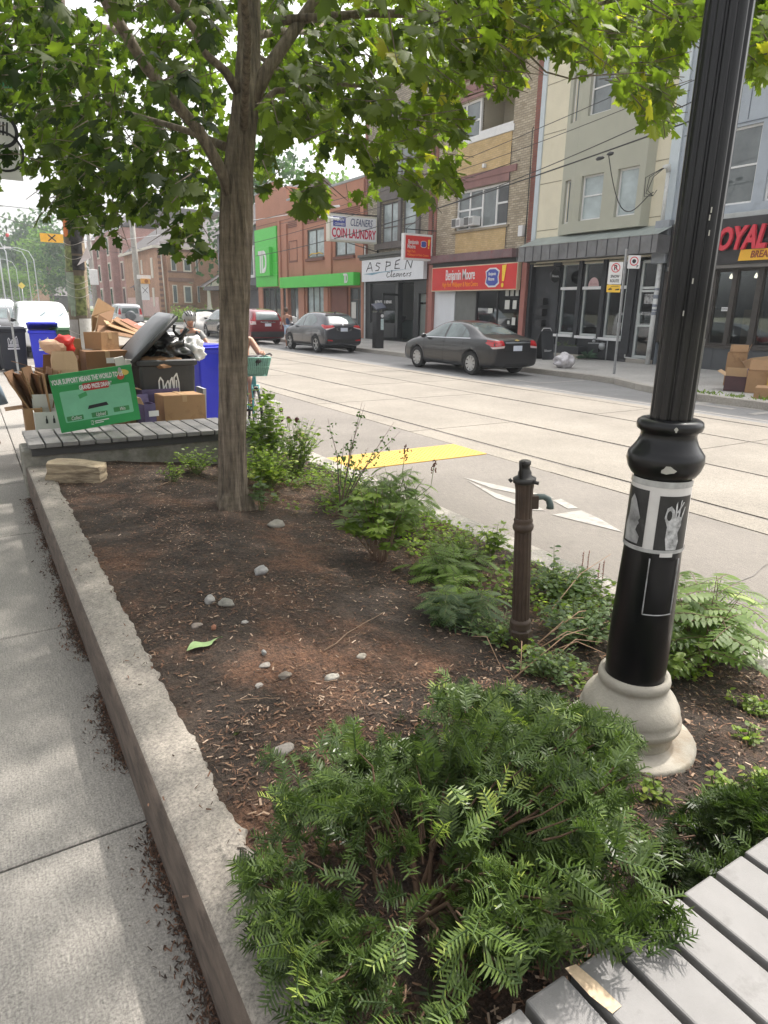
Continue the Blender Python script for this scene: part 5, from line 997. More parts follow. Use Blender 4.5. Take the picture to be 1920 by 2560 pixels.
def person(label, J, mat, top, bottom, toplabel=None, sleeve=True, hair=None, shoes=None, long_legs=False):
    # J: joints in world space
    root = thing('person', label, 'person', tuple(J['base']))
    N = {}; E = []
    def ad(k, p, r): N[k] = (tuple(p), r)
    V_ = {k: Vector(v) for k, v in J.items()}
    ad('pel', V_['pel'], (.14, .11)); ad('spi', V_['pel'].lerp(V_['neck'], .45), (.125, .095)); ad('che', V_['pel'].lerp(V_['neck'], .78), (.145, .10)); ad('neck', V_['neck'], .055); hd = V_['head']; up = (hd-V_['neck']).normalized(); fwd = V_['face']
    ad('jaw', V_['neck'] + up*.09 + fwd*.02, (.055, .06)); ad('head', hd, (.078, .092)); ad('crown', hd+up*.07, (.07, .08)); ad('nose', hd - up*.02 + fwd*.108, .012)
    E += [('pel', 'spi'), ('spi', 'che'), ('che', 'neck'), ('neck', 'jaw'), ('jaw', 'head'), ('head', 'crown'), ('head', 'nose')]
    for s in ('L', 'R'):
        ad('sh'+s, V_['sh'+s], .055); ad('el'+s, V_['el'+s], .040); ad('fa'+s, V_['el'+s].lerp(V_['wr'+s], .3), .038); ad('wr'+s, V_['wr'+s], .024); E += [('che', 'sh'+s), ('sh'+s, 'el'+s), ('el'+s, 'fa'+s), ('fa'+s, 'wr'+s)]
        d = (V_['wr'+s]-V_['el'+s]).normalized(); g_ = V_.get('hd'+s, d); pd = (g_*.6+d*.4).normalized(); side = pd.cross(up); side = side.normalized() if side.length > .1 else pd.orthogonal().normalized(); dn_ = pd.cross(side).normalized(); dn_ = -dn_ if dn_.z > 0 else dn_
        ad('pm'+s, V_['wr'+s]+pd*.045, (.03, .018)); ad('pk'+s, V_['wr'+s]+pd*.08, (.034, .014)); E += [('wr'+s, 'pm'+s), ('pm'+s, 'pk'+s)]
        for q, (of, ln) in enumerate(((-.030, .055), (-.010, .068), (.010, .064), (.030, .050))):
            a = V_['wr'+s]+pd*.10+side*of; ad('f%d%s' % (q, s), a, .0095); ad('g%d%s' % (q, s), a+pd*ln*.5+dn_*ln*.4, .0085); ad('h%d%s' % (q, s), a+pd*ln*.45+dn_*ln*.95, .007); E += [('pk'+s, 'f%d%s' % (q, s)), ('f%d%s' % (q, s), 'g%d%s' % (q, s)), ('g%d%s' % (q, s), 'h%d%s' % (q, s))]
        a = V_['wr'+s]+pd*.045-side*.035+dn_*.008; ad('t1'+s, a, .011); ad('t2'+s, a+pd*.035-side*.012+dn_*.02, .0095); ad('t3'+s, a+pd*.055+dn_*.038, .008); E += [('pm'+s, 't1'+s), ('t1'+s, 't2'+s), ('t2'+s, 't3'+s)]
        ad('hp'+s, V_['hp'+s], .095); ad('kn'+s, V_['kn'+s], .056); ad('cf'+s, V_['kn'+s].lerp(V_['an'+s], .3), .056); ad('an'+s, V_['an'+s], .034); ad('ft'+s, V_['ft'+s], (.04, .025)); E += [('pel', 'hp'+s), ('hp'+s, 'kn'+s), ('kn'+s, 'cf'+s), ('cf'+s, 'an'+s), ('an'+s, 'ft'+s)]
    skin_mesh('body', N, E, 'pel', mat, root)
    def cloth(nm, ks, es, m, k=1.14, extra=None, rt='pel'):
        n2 = {q: (N[q][0], tuple(v*k+.006 for v in N[q][1]) if hasattr(N[q][1], '__len__') else N[q][1]*k+.006) for q in ks}
        if extra: n2.update(extra)
        return skin_mesh(nm, n2, es, rt, m, root)
    ks = ['pel', 'spi', 'che', 'shL', 'shR']; es = [('pel', 'spi'), ('spi', 'che'), ('che', 'shL'), ('che', 'shR')]; ex = {}
    if sleeve:
        for s in 'LR': ex['sl'+s] = (tuple(V_['sh'+s].lerp(V_['el'+s], .6)), .062); es.append(('sh'+s, 'sl'+s))
    if top: cloth(toplabel or 'shirt', ks if sleeve else ['pel', 'spi', 'che'], es if sleeve else es[:2], top, 1.1, ex)
    ex = {}; es = []
    for s in 'LR': f = .95 if long_legs else .75; tgt = V_['an'+s] if long_legs else V_['kn'+s]; ex['le'+s] = (tuple(V_['hp'+s].lerp(V_['kn'+s], .75)), .078); es += [('pel', 'hp'+s), ('hp'+s, 'le'+s)]
    if long_legs:
        for s in 'LR': ex['lk'+s] = (tuple(V_['kn'+s].lerp(V_['an'+s], .8)), .055); es.append(('le'+s, 'lk'+s))
    cloth('trousers' if long_legs else 'shorts', ['pel', 'hpL', 'hpR'], es, bottom, 1.1, ex)
    if hair: MB().blob(tuple(hd + up*.045 - fwd*.025), (.098, .108, .105), 5, .12, 3).build('hair', hair, root)
    e = M('eye_dark', (.03, .02, .02), .3); sd = fwd.cross(up).normalized()
    for s in (-1, 1):
        MB().blob(tuple(hd + up*.015 + fwd*.088 + sd*s*.032), (.011, .009, .007), 1, 0, 2).build('eye', e, root); MB().blob(tuple(hd - up*.005 + sd*s*.088), (.012, .02, .03), 1, 0, 2).build('ear', mat, root)
    b = MB().blob(tuple(hd - up*.062 + fwd*.088), (.024, .010, .007), 1, 0, 2); b.build('mouth', M('lips', (.4, .16, .13), .5), root)
    if shoes:
        for s in 'LR':
            a = V_['an'+s]; f = V_['ft'+s]; skin_mesh('shoe', {'a': (tuple(a - Vector((0, 0, .035))), .045), 'c': (tuple(a.lerp(f, .5)+Vector((0, 0, -.02))), (.048, .04)), 'f': (tuple(f+(f-a).normalized()*.02), (.045, .03))}, [('a', 'c'), ('c', 'f')], 'a', shoes, root)
    return root, V_
def bicycle(label, o, dr, col, basket=False):
    # o: point under the front axle, dr: travel direction
    root = thing('bicycle', label, 'bicycle', tuple(o)); d = Vector(dr).normalized(); s = Vector((-d.y, d.x, 0)); O = Vector(o); r_ = .34
    P_ = lambda f, h, l=0: O + d*f + Vector((0, 0, h)) + s*l
    for f0 in (0, -1.05):
        b = MB(); n = 32; pts = [P_(f0+math.cos(2*PI*k/n)*r_, r_+math.sin(2*PI*k/n)*r_) for k in range(n+1)]; b.tube(pts, .02, 8, caps=False); w = b.build('wheel', rubber, root)
        b = MB(); pts = [P_(f0+math.cos(2*PI*k/n)*(r_-.03), r_+math.sin(2*PI*k/n)*(r_-.03)) for k in range(n+1)]; b.tube(pts, .009, 6, caps=False)
        for k in range(18): a = 2*PI*k/18; b.tube([P_(f0, r_, .02*(-1)**k), P_(f0+math.cos(a)*(r_-.03), r_+math.sin(a)*(r_-.03))], .0022, 4, caps=False)
        b.build('rim', steel, w)
    b = MB(); b.tube([P_(0, r_, .05), P_(-.1, .72, .045)], .012, 8); b.tube([P_(0, r_, -.05), P_(-.1, .72, -.045)], .012, 8); b.tube([P_(-.1, .71, -.05), P_(-.1, .71, .05)], .014, 8); b.tube([P_(-.1, .7), P_(-.2, 1.0)], .019, 10)
    b.tube([P_(-.15, .86), P_(-.5, .5), P_(-.62, .32)], .02, 10); b.tube([P_(-.62, .3), P_(-.8, .88)], .018, 10); b.tube([P_(-.62, .3), P_(-1.05, r_)], .013, 8); b.tube([P_(-.76, .75), P_(-1.05, r_)], .012, 8)
    b.build('frame', col, root)
    b = MB(); b.tube([P_(-.2, .98), P_(-.2, 1.1)], .014, 8); b.tube([P_(-.38, 1.1, .29), P_(-.24, 1.13, .24), P_(-.18, 1.1, .1), P_(-.18, 1.1, -.1), P_(-.24, 1.13, -.24), P_(-.38, 1.1, -.29)], .013, 8); b.build('handlebar', dark_metal, root)
    MB().blob(tuple(P_(-.84, .93)), (.10, .10, .045), 3, .1).build('saddle', black_pl, root)
    if basket:
        b = MB(); lv = [(.0, .13, .10), (.12, .16, .125), (.24, .185, .15)]; 
        for z, a, c in lv: q = [P_(.0+x, .86+z, y) for x, y in ((-c*.8, -a), (c, -a), (c, a), (-c*.8, a), (-c*.8, -a))]; b.tube(q, .009 if z > .2 else .005, 6)
        for k in range(13): 
            t = k/12*2-1; b.tube([P_(.10, .86, .13*t), P_(.15, 1.10, .185*t)], .0045, 5); b.tube([P_(-.08, .86, .13*t), P_(-.12, 1.10, .185*t)], .0045, 5)
        for k in range(7):
            t = k/6; 
            for sg in (-1, 1): b.tube([P_(-.08+.18*t, .86, .13*sg), P_(-.12+.27*t, 1.10, .185*sg)], .0045, 5)
        b.add([P_(-.08, .86, -.13), P_(.1, .86, -.13), P_(.1, .86, .13), P_(-.08, .86, .13)], [(0, 1, 2, 3)]); b.build('basket', M('mint_wire', (.22, .42, .36), .5), root)
        b = MB(); b.add([P_(-.11, .88, -.12), P_(.1, .88, -.12), P_(.14, 1.09, -.17), P_(-.12, 1.09, -.17), P_(-.11, .88, .12), P_(.1, .88, .12), P_(.14, 1.09, .17), P_(-.12, 1.09, .17)], [(0,1,2,3),(4,5,6,7),(0,1,5,4),(1,2,6,5),(3,0,4,7)]); b.build('basket_mesh', M('mint_mesh', (.18, .33, .29), .7, .3, 60), root)
        MB().blob(tuple(P_(.0, 1.06)), (.11, .14, .07), 6, .5).build('basket_bag', black_pl, root)
    MB().tube([P_(-.62, .3, -.1), P_(-.62, .3, .1)], .02, 8).build('crank', dark_metal, root)
    return root, P_
def rider(label, o, dr, H, mat, top, bottom, hair=None, arms=.27):
    d = Vector(dr).normalized(); s = Vector((-d.y, d.x, 0)); O = Vector(o); P_ = lambda f, h, l=0: O + d*f + Vector((0, 0, h)) + s*l
    J = dict(base=P_(-.7, 0), pel=P_(-.80, 1.0), neck=P_(-.58, H-.24), head=P_(-.53, H-.10), face=d, shL=P_(-.60, H-.31, .17), shR=P_(-.60, H-.31, -.17), elL=P_(-.46, H-.50, arms), elR=P_(-.46, H-.50, -arms), wrL=P_(-.30, 1.15, .25), wrR=P_(-.30, 1.15, -.25), hdL=d, hdR=d,
        hpL=P_(-.76, .95, .10), hpR=P_(-.76, .95, -.10), knL=P_(-.38, .74, .12), knR=P_(-.36, .56, -.12), anL=P_(-.58, .42, .13), anR=P_(-.64, .18, -.13), ftL=P_(-.44, .40, .14), ftR=P_(-.5, .15, -.14))
    return person(label, J, mat, top, bottom, shoes=black_pl, hair=hair, sleeve=hair is None)
teal = M('teal_bike_paint', (.10, .36, .38), .35, .05)
o = wpt(643, 1010, 8.75); bdir = Vector((-.20, -1, 0))
bicycle('teal bicycle with a mint wire basket, mostly hidden behind the tree trunk', (o.x, 8.75, 0), bdir, teal, True)
r1, V1 = rider('cyclist hidden by the tree trunk with one bare arm reaching to the handlebar', (o.x-.13, 8.75, 0), bdir, 1.60, skin, M('navy_shirt', (.03, .04, .08), .8), M('black_shorts', (.02, .02, .02), .8), M('brown_hair', (.06, .035, .02), .7))
o2 = wpt(505, 980, 10.9)
bicycle('dark bicycle behind the overflowing black cart', (o2.x, 10.9, 0), (-.05, -1, 0), dark_metal)
r2, V2_ = rider('young cyclist in a grey shirt with helmet and black backpack straps', (o2.x, 10.9, 0), (-.05, -1, 0), 1.62, skin, M('grey_shirt', (.30, .30, .29), .9), M('dark_shorts', (.03, .03, .035), .8))
hd = V2_['head']; b = MB().blob((hd.x, hd.y+.01, hd.z+.055), (.112, .135, .095), 2, .04, 3); hm = b.build('helmet', M('helmet_shell', (.30, .30, .29), .35, .2, 4), r2)
b = MB()
for k in (-2, -1, 0, 1, 2): b.tube([(hd.x+.032*k, hd.y-.125+abs(k)*.012, hd.z+.07), (hd.x+.04*k, hd.y-.075, hd.z+.13-abs(k)*.008), (hd.x+.04*k, hd.y+.02, hd.z+.157-abs(k)*.012)], .011, 6)
b.build('helmet_vents', black_pl, hm); b = MB(); b.tube([(hd.x-.1, hd.y-.02, hd.z+.02), (hd.x-.05, hd.y-.06, hd.z-.1), (hd.x, hd.y-.075, hd.z-.115), (hd.x+.05, hd.y-.06, hd.z-.1), (hd.x+.1, hd.y-.02, hd.z+.02)], .007, 6); b.build('chin_strap', black_pl, hm)
b = MB(); nk = V2_['neck']
for s in (-1, 1): b.tube([(nk.x+s*.10, nk.y-.0, nk.z-.03), (nk.x+s*.115, nk.y-.12, nk.z-.10), (nk.x+s*.13, nk.y-.14, nk.z-.28), (nk.x+s*.14, nk.y-.05, nk.z-.42)], .026, 6)
b.blob((nk.x, nk.y+.2, nk.z-.22), (.16, .1, .22), 3, .1); b.build('backpack', M('backpack_black', (.015, .018, .022), .8), r2)
# woman beside the maroon car
c = wpt(722, 868, 28.9); X0, Y0 = 11.62, 28.9; q = Vector((X0, Y0, 0)); J = {}
c0 = wpt(720, 800, 28.9); X0 = c0.x
def Q(x, y, z): return Vector((X0+x, Y0+y, z))
J = dict(base=Q(0, 0, 0), pel=Q(0, 0, .95), neck=Q(-.04, .03, 1.44), head=Q(-.06, .06, 1.60), face=Vector((.3, .95, 0)).normalized(), shL=Q(-.19, .03, 1.37), shR=Q(.16, 0, 1.37), elL=Q(-.25, .10, 1.12), elR=Q(.24, .12, 1.14), wrL=Q(-.22, .25, .95), wrR=Q(.34, .2, 1.05), hdL=Vector((0, .3, -1)), hdR=Vector((.6, .3, -.2)),
    hpL=Q(-.09, 0, .9), hpR=Q(.09, 0, .9), knL=Q(-.09, .03, .5), knR=Q(.09, .02, .5), anL=Q(-.09, 0, .09), anR=Q(.1, 0, .09), ftL=Q(-.1, .14, .03), ftR=Q(.12, .14, .03))
r3, _ = person('woman with hair up in a navy top and pale skirt by the maroon car', J, skin2, M('navy_top', (.03, .05, .1), .7), M('light_denim', (.35, .45, .58), .8), toplabel='top', sleeve=False, hair=M('brown_hair', (.06, .035, .02), .7), shoes=white_p)
b = MB(); b.lathe([(.17, .0), (.185, .3), (.15, .42)], (X0, Y0, .58), 18); b.build('skirt', M('light_denim', (.35, .45, .58), .8), r3); MB().blob((X0-.06, Y0+.03, 1.72), (.06, .06, .05), 4, .2).build('hair_bun', M('brown_hair', (.06, .035, .02), .7), r3)
tag(MB().blob((X0+.33, Y0+.14, 1.18), (.19, .12, .17), 12, .6, 3, M3=Euler((0, .5, 0)).to_matrix()).build('jacket', M('white_cloth', (.68, .68, .66), .9)), 'crumpled white jacket carried over the arm of the woman', 'jacket')
# passer-by cut by the left frame edge
a = wgr(-42, 1110, .13); X0, Y0 = a.x, a.y
J = dict(base=Q(0, 0, .13), pel=Q(0, 0, 1.05), neck=Q(0, -.02, 1.56), head=Q(0, -.04, 1.73), face=Vector((0, -1, 0)), shL=Q(.18, 0, 1.49), shR=Q(-.18, 0, 1.49), elL=Q(.215, .04, 1.22), elR=Q(-.25, .04, 1.22), wrL=Q(.20, -.06, .98), wrR=Q(-.27, -.06, .98), hdL=Vector((0, -.2, -1)), hdR=Vector((0, -.2, -1)),
    hpL=Q(.09, 0, 1.0), hpR=Q(-.09, 0, 1.0), knL=Q(.11, -.05, .6), knR=Q(-.1, .05, .6), anL=Q(.13, .02, .22), anR=Q(-.1, .22, .24), ftL=Q(.14, -.14, .155), ftR=Q(-.1, .08, .16))
person('passer-by in black shorts and sandals cut off by the left edge of the picture', J, skin, M('dark_tee', (.03, .03, .03), .9), M('black_shorts', (.02, .02, .02), .8), hair=M('brown_hair', (.06, .035, .02), .7), shoes=M('sandal_brown', (.12, .06, .04), .7))
b = MB(); b.tube([Q(.19, -.10, .99), Q(.225, -.11, .78), Q(.262, -.12, .60)], [.030, .055, .064], 12); b.build('x', black_pl) if False else None
tag(b.build('folded_umbrella', M('grey_blue_cloth', (.16, .21, .26), .6, .25, 6)), 'folded grey blue umbrella bag in the hand of the passer-by at the left edge', 'umbrella')
# ------------------------------------------------------------------ lamp post
LX, LY = 1.875, 1.32
gloss = M('black_enamel', (.006, .006, .007), .3, .3, 3, .05, 40, coat=.22, dirt=(.016, .016, .017), ds=6, dth=.6); gloss.node_tree.nodes['Principled BSDF'].inputs['Specular IOR Level'].default_value = .3
cast = M('cast_concrete', (.43, .395, .33), .85, .2, 5, .3, 70, dirt=(.34, .275, .20), ds=4, dth=.52)
t = thing('lamp_post', 'tall black fluted lamp post with a taped poster and a bell shaped concrete foot', 'lamp post', (LX, LY, .25))
b = MB().lathe([(.2, -.1), (.235, -.06), (.238, .012), (.230, .022), (.17, .03), (.15, .028)], (LX, LY, .26), 40); b.build('footing_disc', cast, t)
b = MB().lathe([(.155, .27), (.158, .31), (.160, .335), (.172, .342), (.179, .355), (.179, .372), (.170, .382), (.172, .392), (.168, .412), (.155, .436), (.136, .458), (.120, .478), (.116, .487), (.122, .495), (.124, .51), (.12, .527), (.108, .53), (.098, .52)], (LX, LY, 0), 40)
b.v = [(LX+(x-LX)*(1+.018*math.cos(4*math.atan2(y-LY, x-LX))*(z < .47)), LY+(y-LY)*(1+.018*math.cos(4*math.atan2(y-LY, x-LX))*(z < .47)), z) for x, y, z in b.v]; b.build('concrete_foot', cast, t)
b = MB().lathe([(.102, .48), (.102, .7), (.092, 1.0), (.089, 1.26)], (LX, LY, 0), 40); b.build('lower_shaft', gloss, t)
b = MB().lathe([(.089, 1.248), (.10, 1.255), (.112, 1.275), (.119, 1.30), (.116, 1.322), (.106, 1.335), (.094, 1.352), (.086, 1.372), (.084, 1.385), (.088, 1.393), (.098, 1.40), (.101, 1.412), (.098, 1.425), (.088, 1.432), (.068, 1.433), (.06, 1.42)], (LX, LY, 0), 48); b.build('collar', gloss, t)
b = MB().lathe([(.064, 1.42), (.0635, 2.2), (.060, 3.2), (.056, 4.3)], (LX, LY, 0), 96, flute=.16, nf=12); b.build('fluted_shaft', gloss, t)
b = MB().lathe([(.06, 4.3), (.09, 4.33), (.09, 4.38), (.05, 4.42), (.04, 4.9), (.15, 5.0), (.17, 5.05), (.2, 5.4), (.12, 5.62), (.02, 5.75)], (LX, LY, 0), 24); b.build('lantern', gloss, t)
def cyl_patch(b, r0, a0, a1, z0, z1, n=14, mi=0, th=.0015, cx=LX, cy=LY, r1=None, nz=2):
    r1 = r0 if r1 is None else r1; vs = []; fs = []
    for j in range(nz+1):
        z = z0+(z1-z0)*j/nz; r_ = r0+(r1-r0)*j/nz
        for i in range(n+1): a = a0+(a1-a0)*i/n; vs.append((cx+r_*math.cos(a), cy+r_*math.sin(a), z))
    for j in range(nz):
        for i in range(n): fs.append((j*(n+1)+i, j*(n+1)+i+1, (j+1)*(n+1)+i+1, (j+1)*(n+1)+i))
    b.add(vs, fs, mi, True)
AC = math.atan2(-LY, -LX)      # direction from the post towards the viewer
wpaper = M('poster_paper', (.62, .60, .58), .35, .06, 20, .1, 60, dirt=(.45, .42, .4), ds=12, dth=.62); bp = M('poster_black', (.022, .022, .023), .35, .5, 12, dirt=(.06, .06, .06), ds=14, dth=.58)
b = MB(); cyl_patch(b, .0945, AC-1.75, AC+1.75, 1.015, 1.238, 40, r1=.0925, nz=6); w = b.build('poster', wpaper, t)
b = MB(); cyl_patch(b, .0958, AC-1.5, AC-.33, 1.022, 1.212, 20, r1=.0938, nz=6); b.build('poster_print', bp, w); b = MB(); cyl_patch(b, .0958, AC+.02, AC+1.3, 1.020, 1.200, 20, r1=.0938, nz=6); b.build('poster_print', bp, w)
fig = M('print_grey', (.30, .30, .30), .5, .55, 16)
def on_cyl(par, name, pts, mat, r_=.0968, a_off=0):
    vs = []; P2 = [Vector(p) for p in pts]; out = []
    for i in range(len(P2)):
        a, c = P2[i], P2[(i+1) % len(P2)]; n = max(1, int((c-a).length/.01)); out += [a+(c-a)*k/n for k in range(n)]
    xs = [p.x for p in out]; ys = [p.y for p in out]; inn = []
    x = min(xs)+.008
    while x < max(xs):
        y = min(ys)+.008
        while y < max(ys):
            if inside(Vector((x, y)), out) and min((Vector((x, y))-p).length for p in out) > .004: inn.append(Vector((x, y)))
            y += .014
        x += .014
    d = geometry.delaunay_2d_cdt(out+inn, [], [list(range(len(out)))], 1, 1e-7); b = MB(); vs = [(LX+r_*math.cos(AC+p.x/.0945), LY+r_*math.sin(AC+p.x/.0945), p.y) for p in d[0]]; b.add(vs, [tuple(f) for f in d[2]], 0, True); return b.build(name, mat, par)
# generic statue-like head in profile and a standing sculpture, as pale shapes on the black prints
on_cyl(w, 'print_figure', [(-.108, 1.03), (-.05, 1.03), (-.046, 1.055), (-.062, 1.075), (-.058, 1.09), (-.052, 1.10), (-.056, 1.108), (-.05, 1.118), (-.062, 1.15), (-.072, 1.175), (-.085, 1.192), (-.098, 1.17), (-.10, 1.12), (-.112, 1.08)], fig)
pale = M('print_pale', (.45, .45, .45), .5, .6, 45)
on_cyl(w, 'print_figure', [(.040, 1.022), (.074, 1.022), (.080, 1.05), (.072, 1.08), (.082, 1.105), (.080, 1.13), (.066, 1.138), (.058, 1.125), (.052, 1.155), (.040, 1.17), (.028, 1.162), (.023, 1.13), (.034, 1.10), (.033, 1.06)], pale)
on_cyl(w, 'print_figure', [(.031+.008*math.cos(k*PI/6)+.006, 1.138+.017*math.sin(k*PI/6)) for k in range(12)], bp, .0974)
for q in ([(.056, 1.12), (.062, 1.12), (.058, 1.185), (.054, 1.175)], [(.064, 1.12), (.070, 1.12), (.074, 1.19), (.070, 1.185)], [(.072, 1.11), (.078, 1.11), (.092, 1.165), (.087, 1.165)], [(.060, 1.15), (.063, 1.145), (.084, 1.18), (.08, 1.182)]): on_cyl(w, 'print_figure', q, pale, .0971)
tape_m = M('clear_tape', (.4, .4, .39), .2, .2, 30); b = MB(); cyl_patch(b, .0968, AC-1.75, AC+1.75, 1.008, 1.02, 30); cyl_patch(b, .0948, AC-1.75, AC+1.75, 1.226, 1.246, 30); b.build('tape', tape_m, w)
b = MB(); cyl_patch(b, .0985, AC+.25, AC+.68, .998, 1.012, 8); b.build('tape_end', wpaper, w)
b = MB(); cyl_patch(b, .098, AC+.0, AC+.95, .80, .985, 14, r1=.0955, nz=3); b.build('access_door', gloss, t)
b = MB(); pts = [(AC-.03, .99), (AC-.03, .793), (AC+.98, .793), (AC+.98, .99)]
for i in range(3):
    a0, z0 = pts[i]; a1, z1 = pts[i+1]; b.tube([(LX+.0995*math.cos(a0+(a1-a0)*k/8), LY+.0995*math.sin(a0+(a1-a0)*k/8), z0+(z1-z0)*k/8) for k in range(9)], .0022, 6)
b.build('door_edge', M('worn_metal', (.3, .3, .3), .4, .5, 30), t)
chipm = M('bare_primer', (.38, .37, .33), .7, .15, 20)
def chip(a, z, r_, w_, h_, sd):
    on_cyl_pts = [(a*.0945 + w_*math.cos(k*PI/5)*(1+.3*math.sin(sd+k*2.3)), z + h_*math.sin(k*PI/5)*(1+.25*math.cos(sd*2+k*1.7))) for k in range(10)]
    on_cyl(t, 'paint_chip', on_cyl_pts, chipm, r_)
chip(.12, 1.288, .1195, .016, .012, 1); chip(.2, 1.412, .1025, .005, .008, 3)
for k in range(9): chip(rnd.uniform(-1.0, 1.1), (1.06+.03*k) if k > 6 else rnd.uniform(.58, .98), .1045-.0125*0, rnd.uniform(.0012, .003), rnd.uniform(.002, .006), k*1.7) if False else None
b = MB(); q = [(a, z) for a, z in ((.45, 2.03), (.42, 2.01), (.1, 1.84), (.5, 1.97), (-.1, 1.75))]
for a, z in q: cyl_patch(b, .0650, AC+a-.03, AC+a+.03, z-.006, z+.009, 3)
b.build('paint_flecks', chipm, t)
# ------------------------------------------------------------------ hand pump
P0 = wgr(1303, 1618, .275); px_, py_ = P0.x+.02, P0.y+.03
t = thing('hand_pump', 'old brown fluted standpipe pump with a verdigris spout standing in the weeds', 'hand pump', (px_, py_, .26)); iron = M('brown_cast_iron', (.075, .052, .038), .5, .25, 12, .25, 90, metal=.2, dirt=(.11, .07, .045), ds=9, dth=.58); darki = M('dark_cast_iron', (.04, .038, .036), .45, .25, 12, metal=.3)
LM = Matrix.Translation((px_, py_, .25)) @ Euler((R(-.5), R(-3.3), 0)).to_matrix().to_4x4()
def LB(): b = MB(); b.T = LM; return b
S_ = .83
LB().lathe([(r_*.62*1.35, z*S_) for r_, z in ((.062, 0), (.062, .12), (.05, .135))], n=8, sm=False).build('octagonal_base', iron, t)
LB().lathe([(r_*.84, z*S_) for r_, z in ((.058, .135), (.060, .145), (.054, .155), (.058, .165), (.055, .178), (.048, .19))], n=28).build('base_ring', iron, t)
LB().lathe([(r_*.84, z*S_) for r_, z in ((.0475, .185), (.047, .3), (.044, .72))], n=96, flute=.15, nf=14).build('fluted_column', iron, t)
LB().lathe([(r_*.84, z*S_) for r_, z in ((.044, .70), (.052, .712), (.055, .728), (.050, .742), (.046, .75), (.050, .76), (.045, .775))], n=28).build('neck_ring', iron, t)
LB().lathe([(r_*.84, z*S_) for r_, z in ((.043, .77), (.045, .93), (.048, .95), (.050, .965))], n=72, flute=.12, nf=12).build('head_column', iron, t)
LB().lathe([(r_*.84, z*S_) for r_, z in ((.05, .963), (.058, .968), (.058, .99), (.05, .995), (.035, 1.0), (.034, 1.02), (.026, 1.035), (.024, 1.055), (.030, 1.062), (.030, 1.078), (.02, 1.084), (.002, 1.085))], n=28).build('cap', darki, t)
sd = (LM.to_3x3().inverted() @ CR); sd.z = 0; sd.normalize(); bk = Vector((-sd.y, sd.x, 0))
LB().tube([sd*.03+Vector((0, 0, .87*S_)), sd*.06+Vector((0, 0, .885*S_)), sd*.085+Vector((0, 0, .885*S_)), sd*.105+Vector((0, 0, .87*S_)), sd*.114+Vector((0, 0, .84*S_)), sd*.114+Vector((0, 0, .82*S_))], [.017, .014, .013, .014, .015, .0165], 16).build('spout', M('verdigris', (.085, .115, .11), .55, .25, 30, dirt=(.06, .09, .09), ds=20), t)
b = LB(); b.tube([-sd*.024-bk*.035+Vector((0, 0, 1.0*S_)), -sd*.026-bk*.03+Vector((0, 0, 1.08*S_)), -sd*.006-bk*.03+Vector((0, 0, 1.088*S_))], .006, 8); b.tube([sd*.03-bk*.04+Vector((0, 0, .98*S_)), sd*.05-bk*.05+Vector((0, 0, .975*S_))], .008, 8); b.tube([-sd*.055+Vector((0, 0, .985*S_)), -sd*.065+Vector((0, 0, .975*S_))], .009, 8); b.build('latch', darki, t)
b = LB(); b.bx((sd.x*.044, sd.y*.044, .86*S_), (.035, .035, .06), rz=math.atan2(sd.y, sd.x)); b.build('spout_boss', iron, t, bevel=.004)

